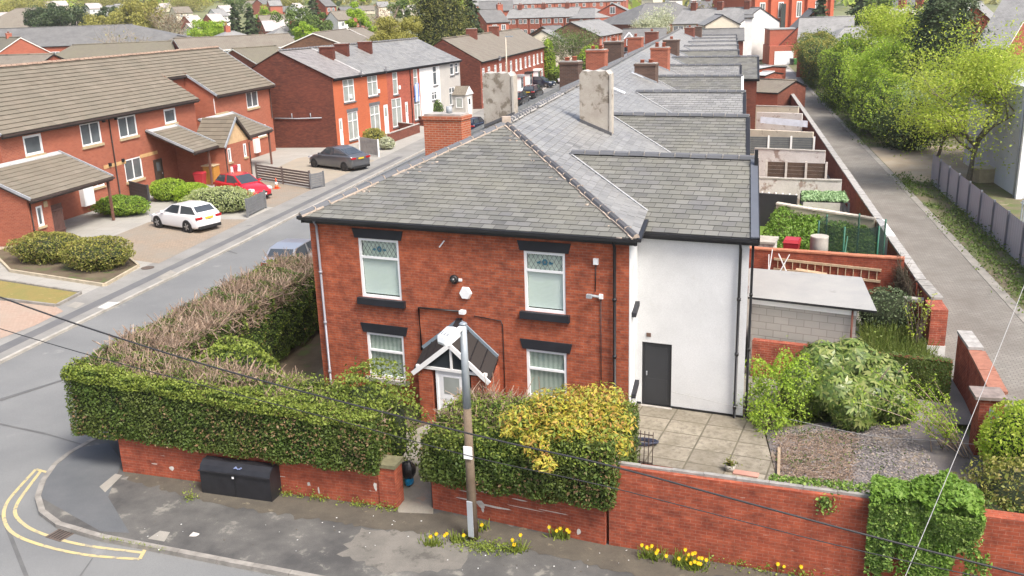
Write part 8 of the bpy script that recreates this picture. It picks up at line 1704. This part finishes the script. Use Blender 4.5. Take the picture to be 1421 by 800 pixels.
# grassy plot between garage and alley
P, nr = on_quad((6.9, 5.0, 0), (8.75, 4.6, 0), (8.7, 9.2, 0), (6.9, 9.4, 0), 2600); dd = rng.normal(size=P.shape)*.4+np.array([0, 0, 1]); V = sticks(P, dd, .5, .022); P2 = P[:1500]+np.array([0, 0, .25]); V = np.concatenate([V, leafquads(P2+rng.normal(size=P2.shape)*np.array([.1, .1, .16]), .09)])
quadmesh('tall_grass', V, leaf('leaf_rough_grass', [(.13,.2,.03), (.19,.25,.05), (.24,.27,.08), (.09,.15,.03)], trans=.3)); meta(bpy.data.objects['tall_grass'], 'tall rough grass and weeds filling the plot beside the garage', 'grass', kind='stuff')
t = thing('sapling', 'sparse yellow leaved sapling growing by the tall alley pier', 'sapling', (8.4, 7.6, 0)); mb = MB(); V = []
for i in range(12): a = R_.uniform(0, 6.28); e = Vector((8.4+math.cos(a)*R_.uniform(.2, .6), 7.6+math.sin(a)*.3, R_.uniform(1.2, 2.1))); mb.tube([(8.4, 7.6, 0), ((8.4+e.x)/2+R_.gauss(0, .06), 7.6, e.z*.55), e], [.018, .012, .005], BARK, 5); V.append(np.array(e)-np.random.default_rng(i).random((18, 1))*np.array([e.x-8.4, e.y-7.6, e.z])*.55+rng.normal(size=(18, 3))*.07)
mb.build('stem', t); quadmesh('leaves', leafquads(np.concatenate(V), .08), LF_YEL, t)
# arching stems in the slate bed, yellow green bush and olive shrub at the right edge
def arching(name, label, c, n, sx, h, lf, nl, seed):
    t = thing(name, label, 'shrub', c); rr = random.Random(seed); mb = MB(); L = []
    for i in range(n):
        a = rr.uniform(1.7, 4.3); r = rr.uniform(.5, 1)*sx; e = Vector(c)+Vector((math.cos(a)*r, math.sin(a)*r*.4+rr.gauss(0, .2), h*rr.uniform(.45, 1))); m = Vector(c)*.55+e*.45+Vector((0, 0, h*.12)); b = Vector(c)+Vector((rr.gauss(0, .2), rr.gauss(0, .2), 0)); P = spl([b, m, e], 5); mb.tube(P, [.014-.010*j/(len(P)-1) for j in range(len(P))], TWIG, 5)
        for p in P[3:]: L.append(np.array(p)+rng.normal(size=(nl, 3))*.05)
    mb.build('stems', t); quadmesh('leaves', leafquads(np.concatenate(L), .06), lf, t)
arching('arching_shrub', 'bare arching stems with sparse buds leaning out over the slate chippings', (8.3, .4, 0), 20, 2.8, 1.9, LF_LIME, 12, 3)
bush('yellow_shrub', 'dense yellow green shrub beside the galvanised post at the alley', (9.45, -.9, 0), (1.1, 1.3, 1.75), LF_LIME, 7000, .08, tips=LF_YEL, tipn=2600, seed=131)
bush('olive_shrub', 'brownish olive wiry shrub at the right edge below the yellow green one', (9.1, -3.0, 0), (1.7, 1.25, 1.35), LF_SHRUB, 7500, .075, tips=LF_OLIVE, tipn=900, seed=132, lmp=.28)
bush('olive_shrub', 'dull green scrub between the slate chippings and the hanging ivy', (7.2, -3.9, 0), (1.5, 1.0, 1.0), LF_SHRUB, 5000, .07, tips=LF_MID, tipn=800, seed=133, lmp=.3)
P, nr = on_quad(G(1085, 668, .03), G(1075, 605, .03), G(1190, 598, .03), G(1180, 672, .03), 2600); V = sticks(P, rng.normal(size=P.shape)*np.array([1, 1, .25]), .22, .012)
quadmesh('dead_stems', V, TWIG); meta(bpy.data.objects['dead_stems'], 'dry brown stems matted over the left part of the slate bed', 'dead stems', kind='stuff')
V = []
for (x, y, n, r) in ((4.6, .9, 260, .5), (5.8, -.2, 300, .8), (4.4, -.8, 200, .4), (6.8, -1.8, 300, .6), (5.0, -3.6, 700, .7), (6.0, -4.6, 900, .8)): P = np.array([x, y, .05])+rng.normal(size=(n, 3))*np.array([r, r*.6, .0]); P[:, 2] = .03+np.abs(rng.normal(size=n))*.06; V.append(leafquads(P, .05))
quadmesh('bed_weeds', np.concatenate(V), LF_MID); meta(bpy.data.objects['bed_weeds'], 'low weeds creeping over the slate chippings', 'weeds', kind='stuff')
# ivy cascading down the street wall
t = thing('hanging_ivy', 'thick bright green ivy cascading down the street wall at the right', 'ivy', P3); V, mi = [], []
d = (P4-P3).normalized(); n = Vector((d.y, -d.x, 0)); L = (P4-P3).length+.45; O = Vector((P3.x, P3.y, 0))-d*.05
m = 26000; s = rng.random(m)*L; w = np.sin(s*9.3)*.14+np.sin(s*21)*.1+np.sin(s*53)*.06; low = np.interp(s/L, [0, .12, .2, .3, .38, .45, .68, .8, .9, 1], [.25, .0, .6, .85, .6, .05, .15, .7, 1.1, 1.55])+w
z = low+(1.98-low)*rng.random(m)**.75; P = np.array(O)+s[:, None]*np.array(d); P[:, 2] = z; lp = lump(P*np.array([1, 1, .7]), 3.4, 91); thin = rng.random(m) < 1-.8*((low+.55-z)/.55).clip(0, 1)-.35*(lp < -.15)
off = .05+.14*np.sin((z-low)/(2.0-low+1e-3)*1.9).clip(0, 1)+.13*lp.clip(-.5, 1.2)+.07*rng.random(m)
P += off[:, None]*np.array(n); P = P[thin]; m = len(P); V.append(leafquads(P, .075, np.repeat(np.array([[n.x, n.y, .5]]), m, 0), .4)); mi.append((rng.random(m) < .18).astype(int))
m = 5200; s = rng.random(m)*L; tt = rng.random(m)*1.0-.3; P = np.array(O)+s[:, None]*np.array(d)-tt[:, None]*np.array(n); P[:, 2] = 1.93+.4*np.abs(lump(P, 1.6, 44))*(1-.6*(s/L-.45)**2*4).clip(.1, 1)+.12*rng.random(m); V.append(leafquads(P, .1, np.repeat(np.array([[0, -.2, 1.]]), m, 0), .5)); mi.append(np.ones(m, int))
m = 3800; s = rng.random(m)*L; tt = rng.random(m)*.55-.22; P = np.array(O)+s[:, None]*np.array(d)-tt[:, None]*np.array(n); P[:, 2] = 1.82+.22*rng.random(m); V.append(leafquads(P, .09, np.repeat(np.array([[n.x*.6, n.y*.6, 1.]]), m, 0), .5)); mi.append((rng.random(m) < .5).astype(int))
for i in range(26):
    s0 = rng.random()*(L+.25); z0 = 1.0+rng.random()*.7; ln = .3+rng.random()*.75; m = 90; k_ = rng.random(m); P = np.array(O)+(s0+.05*rng.normal(size=m))[:, None]*np.array(d)+(.2+.06*rng.random(m))[:, None]*np.array(n); P[:, 2] = z0-ln*k_; P = P[P[:, 2] > .05]; V.append(leafquads(P, .07, np.repeat(np.array([[n.x, n.y, .6]]), len(P), 0), .4)); mi.append(np.full(len(P), i % 2, int))
quadmesh('foliage', np.concatenate(V), None, t, np.concatenate(mi), [LF_IVY, LF_GRASS])
t = thing('wall_top_creeper', 'low green creeper running along the coping left of the hanging ivy', 'creeper', P3-d*.8); m = 900; s = rng.random(m)*1.9; P = np.array(O)-s[:, None]*np.array(d)-(.15+.25*rng.random(m))[:, None]*np.array(n); P[:, 2] = 1.9+.16*rng.random(m)*(1-s/2.2); V = [leafquads(P, .07)]
c = Vector(O)-d*.75+n*.1; P = np.array([c.x, c.y, 1.72])+rng.normal(size=(160, 3))*np.array([.09, .05, .1]); V.append(leafquads(P, .07)); quadmesh('foliage', np.concatenate(V), LF_IVY, t)
# ================================================================== CARS
PW = carpaint('car_white', (.80,.80,.80)); PR = carpaint('car_red', (.50,.012,.022)); PG = carpaint('car_grey', (.14,.145,.155), .3, .5); PB = carpaint('car_black', (.012,.013,.016)); PD = carpaint('car_dark_blue', (.02,.03,.055), .25, .3); PS = carpaint('car_silver', (.45,.46,.48), .3, .6)
def at(a, b): a, b = G(*a), G(*b); m = (a+b)/2; return m, math.atan2((b-a).y, (b-a).x)
car('white five door hatchback parked nose in on the block paved bay', (-26.75, 22.75, 0), math.radians(158), PW, 4.25, 1.78, 1.42)
car('bright red hatchback parked nose out beside the pale variegated hedge', (-27.7, 31.2, 0), math.radians(-25), PR, 4.0, 1.74, 1.5)
car('metallic grey coupe parked nose in by the dark gable wall', (-26.0, 42.7, 0), math.radians(153), PG, 5.1, 1.98, 1.62, 'coupe', RIMB)
car('silver grey car half hidden behind the corner house hedge', (*G(414, 336, 1.25).xy, -.1), math.radians(90), PS, 4.3, 1.78, 1.5)
car('white car parked at the kerb facing away near the small front gardens', (-21.0, 54.5, -.1), math.radians(84), PW, 4.3, 1.78, 1.5, 'suv')
car('dark blue car parked at the kerb beyond the white one', (-21.0, 63.5, -.1), math.radians(84), PD, 4.3, 1.78, 1.48)
car('black estate car, nearer of two parked before the brown tiled terrace', (-22.2, 89, -.1), math.radians(86), PB, 4.6, 1.82, 1.6, 'suv')
car('black sports utility car, farther of two parked before the brown tiled terrace', (-22.2, 97.5, -.1), math.radians(86), PB, 4.7, 1.85, 1.65, 'suv')
car('dark car parked on a driveway before the white bay window', (-24.2, 113, 0), math.radians(-15), PD, 4.3, 1.8, 1.5)
car('white car parked far up the street beside the green shrub', (-21.8, 121, -.1), math.radians(-94), PW, 4.3, 1.8, 1.48)
p = G(1062, 71); car('pale blue car parked in front of the school', (p.x, p.y-4, 0), math.radians(10), PS, 4.3, 1.8, 1.5); p = G(1068, 68); car('silver car parked by the school wall behind the pale blue one', (p.x+1, p.y, 0), math.radians(10), PD, 4.3, 1.8, 1.5)
c = G(557, 187); mb = MB(); mb.tube([c-U*.9+Z*.75, c+Z*.9, c+U*.9+Z*.75], [.1, .35, .1], paint('cover_dark', (.03,.03,.035), .6), 10); meta(mb.build('covered_motorbike'), 'dark covered motorbike behind the garden wall of the flag house', 'motorbike') if 0 else None
# street light columns up the street
for (u, v, d, top, lb) in ((704, 125, 112, 51, 'slim pale street lamp standing before the brown tiled terrace'), (812, 80, 150, 66, 'green street lamp with twin arms beyond the chimneys')):
    b = D(u, v, d); b.z = 0; hh = zrow(b, top); t = thing('street_lamp', lb, 'street lamp', b); mb = MB(); mb.tube([b, b+Z*hh], [.11, .06], GALV if d > 120 else paint('pale_post', (.5,.44,.35), .7), 8); mb.build('pole', t); mb = MB(); mb.bar(b+Z*hh-U*(.9 if d > 120 else .05), b+Z*hh+U*.9, .12, .12, GALV); mb.build('lamp_head', t)
# ================================================================== LIGHT AND CAMERA
w = bpy.data.worlds.new('World'); scn.world = w; w.use_nodes = True; nt = w.node_tree
sky = nt.nodes.new('ShaderNodeTexSky'); sky.sky_type = 'NISHITA'; sky.sun_disc = False
EL, AZ = math.radians(54), math.radians(128)          # azimuth clockwise from +Y: sun to the right, a little behind the camera
sky.sun_elevation = EL; sky.sun_rotation = AZ; sky.air_density = .8; sky.dust_density = 5.0; sky.ozone_density = .6
bg = nt.nodes['Background']; nt.links.new(sky.outputs[0], bg.inputs[0]); bg.inputs[1].default_value = .135
sl = bpy.data.lights.new('sun', 'SUN'); sl.energy = 2.0; sl.angle = math.radians(16); sl.color = (1.0, .96, .9)
so = bpy.data.objects.new('sun', sl); COL.objects.link(so)
sd = Vector((math.sin(AZ)*math.cos(EL), math.cos(AZ)*math.cos(EL), math.sin(EL)))
so.rotation_euler = sd.to_track_quat('Z', 'Y').to_euler(); so.location = (60, -20, 80)
cam = bpy.data.cameras.new('camera'); co = bpy.data.objects.new('camera', cam); COL.objects.link(co); scn.camera = co
cam.sensor_width = 36; cam.lens = 36*FPX/1421; cam.clip_start = .2; cam.clip_end = 6000
M = Matrix((CR, CU, -CF)).transposed().to_4x4(); M.translation = CC; co.matrix_world = M
vs = scn.view_settings; vs.view_transform = 'Standard'; vs.look = 'None'; vs.gamma = 1; vs.exposure = 1.1; vs.use_curve_mapping = False
scn.cycles.max_bounces = 5; scn.cycles.diffuse_bounces = 3; scn.cycles.glossy_bounces = 2; scn.cycles.transmission_bounces = 3; scn.cycles.transparent_max_bounces = 8; scn.cycles.volume_bounces = 0
scn.cycles.use_denoising = True
# thin spring haze: one box of air round the whole scene
m = bpy.data.materials.new('air'); m.use_nodes = True; nt = m.node_tree; nt.nodes.clear()
o_ = nt.nodes.new('ShaderNodeOutputMaterial'); v_ = nt.nodes.new('ShaderNodeVolumePrincipled'); v_.inputs['Color'].default_value = (.93, .94, .92, 1); v_.inputs['Density'].default_value = .0002; v_.inputs['Anisotropy'].default_value = .1
nt.links.new(v_.outputs[0], o_.inputs['Volume']); mb = MB(); mb.frame((-2700, -140, -2), Vector((4200, 0, 0)), Vector((0, 3240, 0)), Z*190, m); meta(mb.build('haze'), kind='stuff')
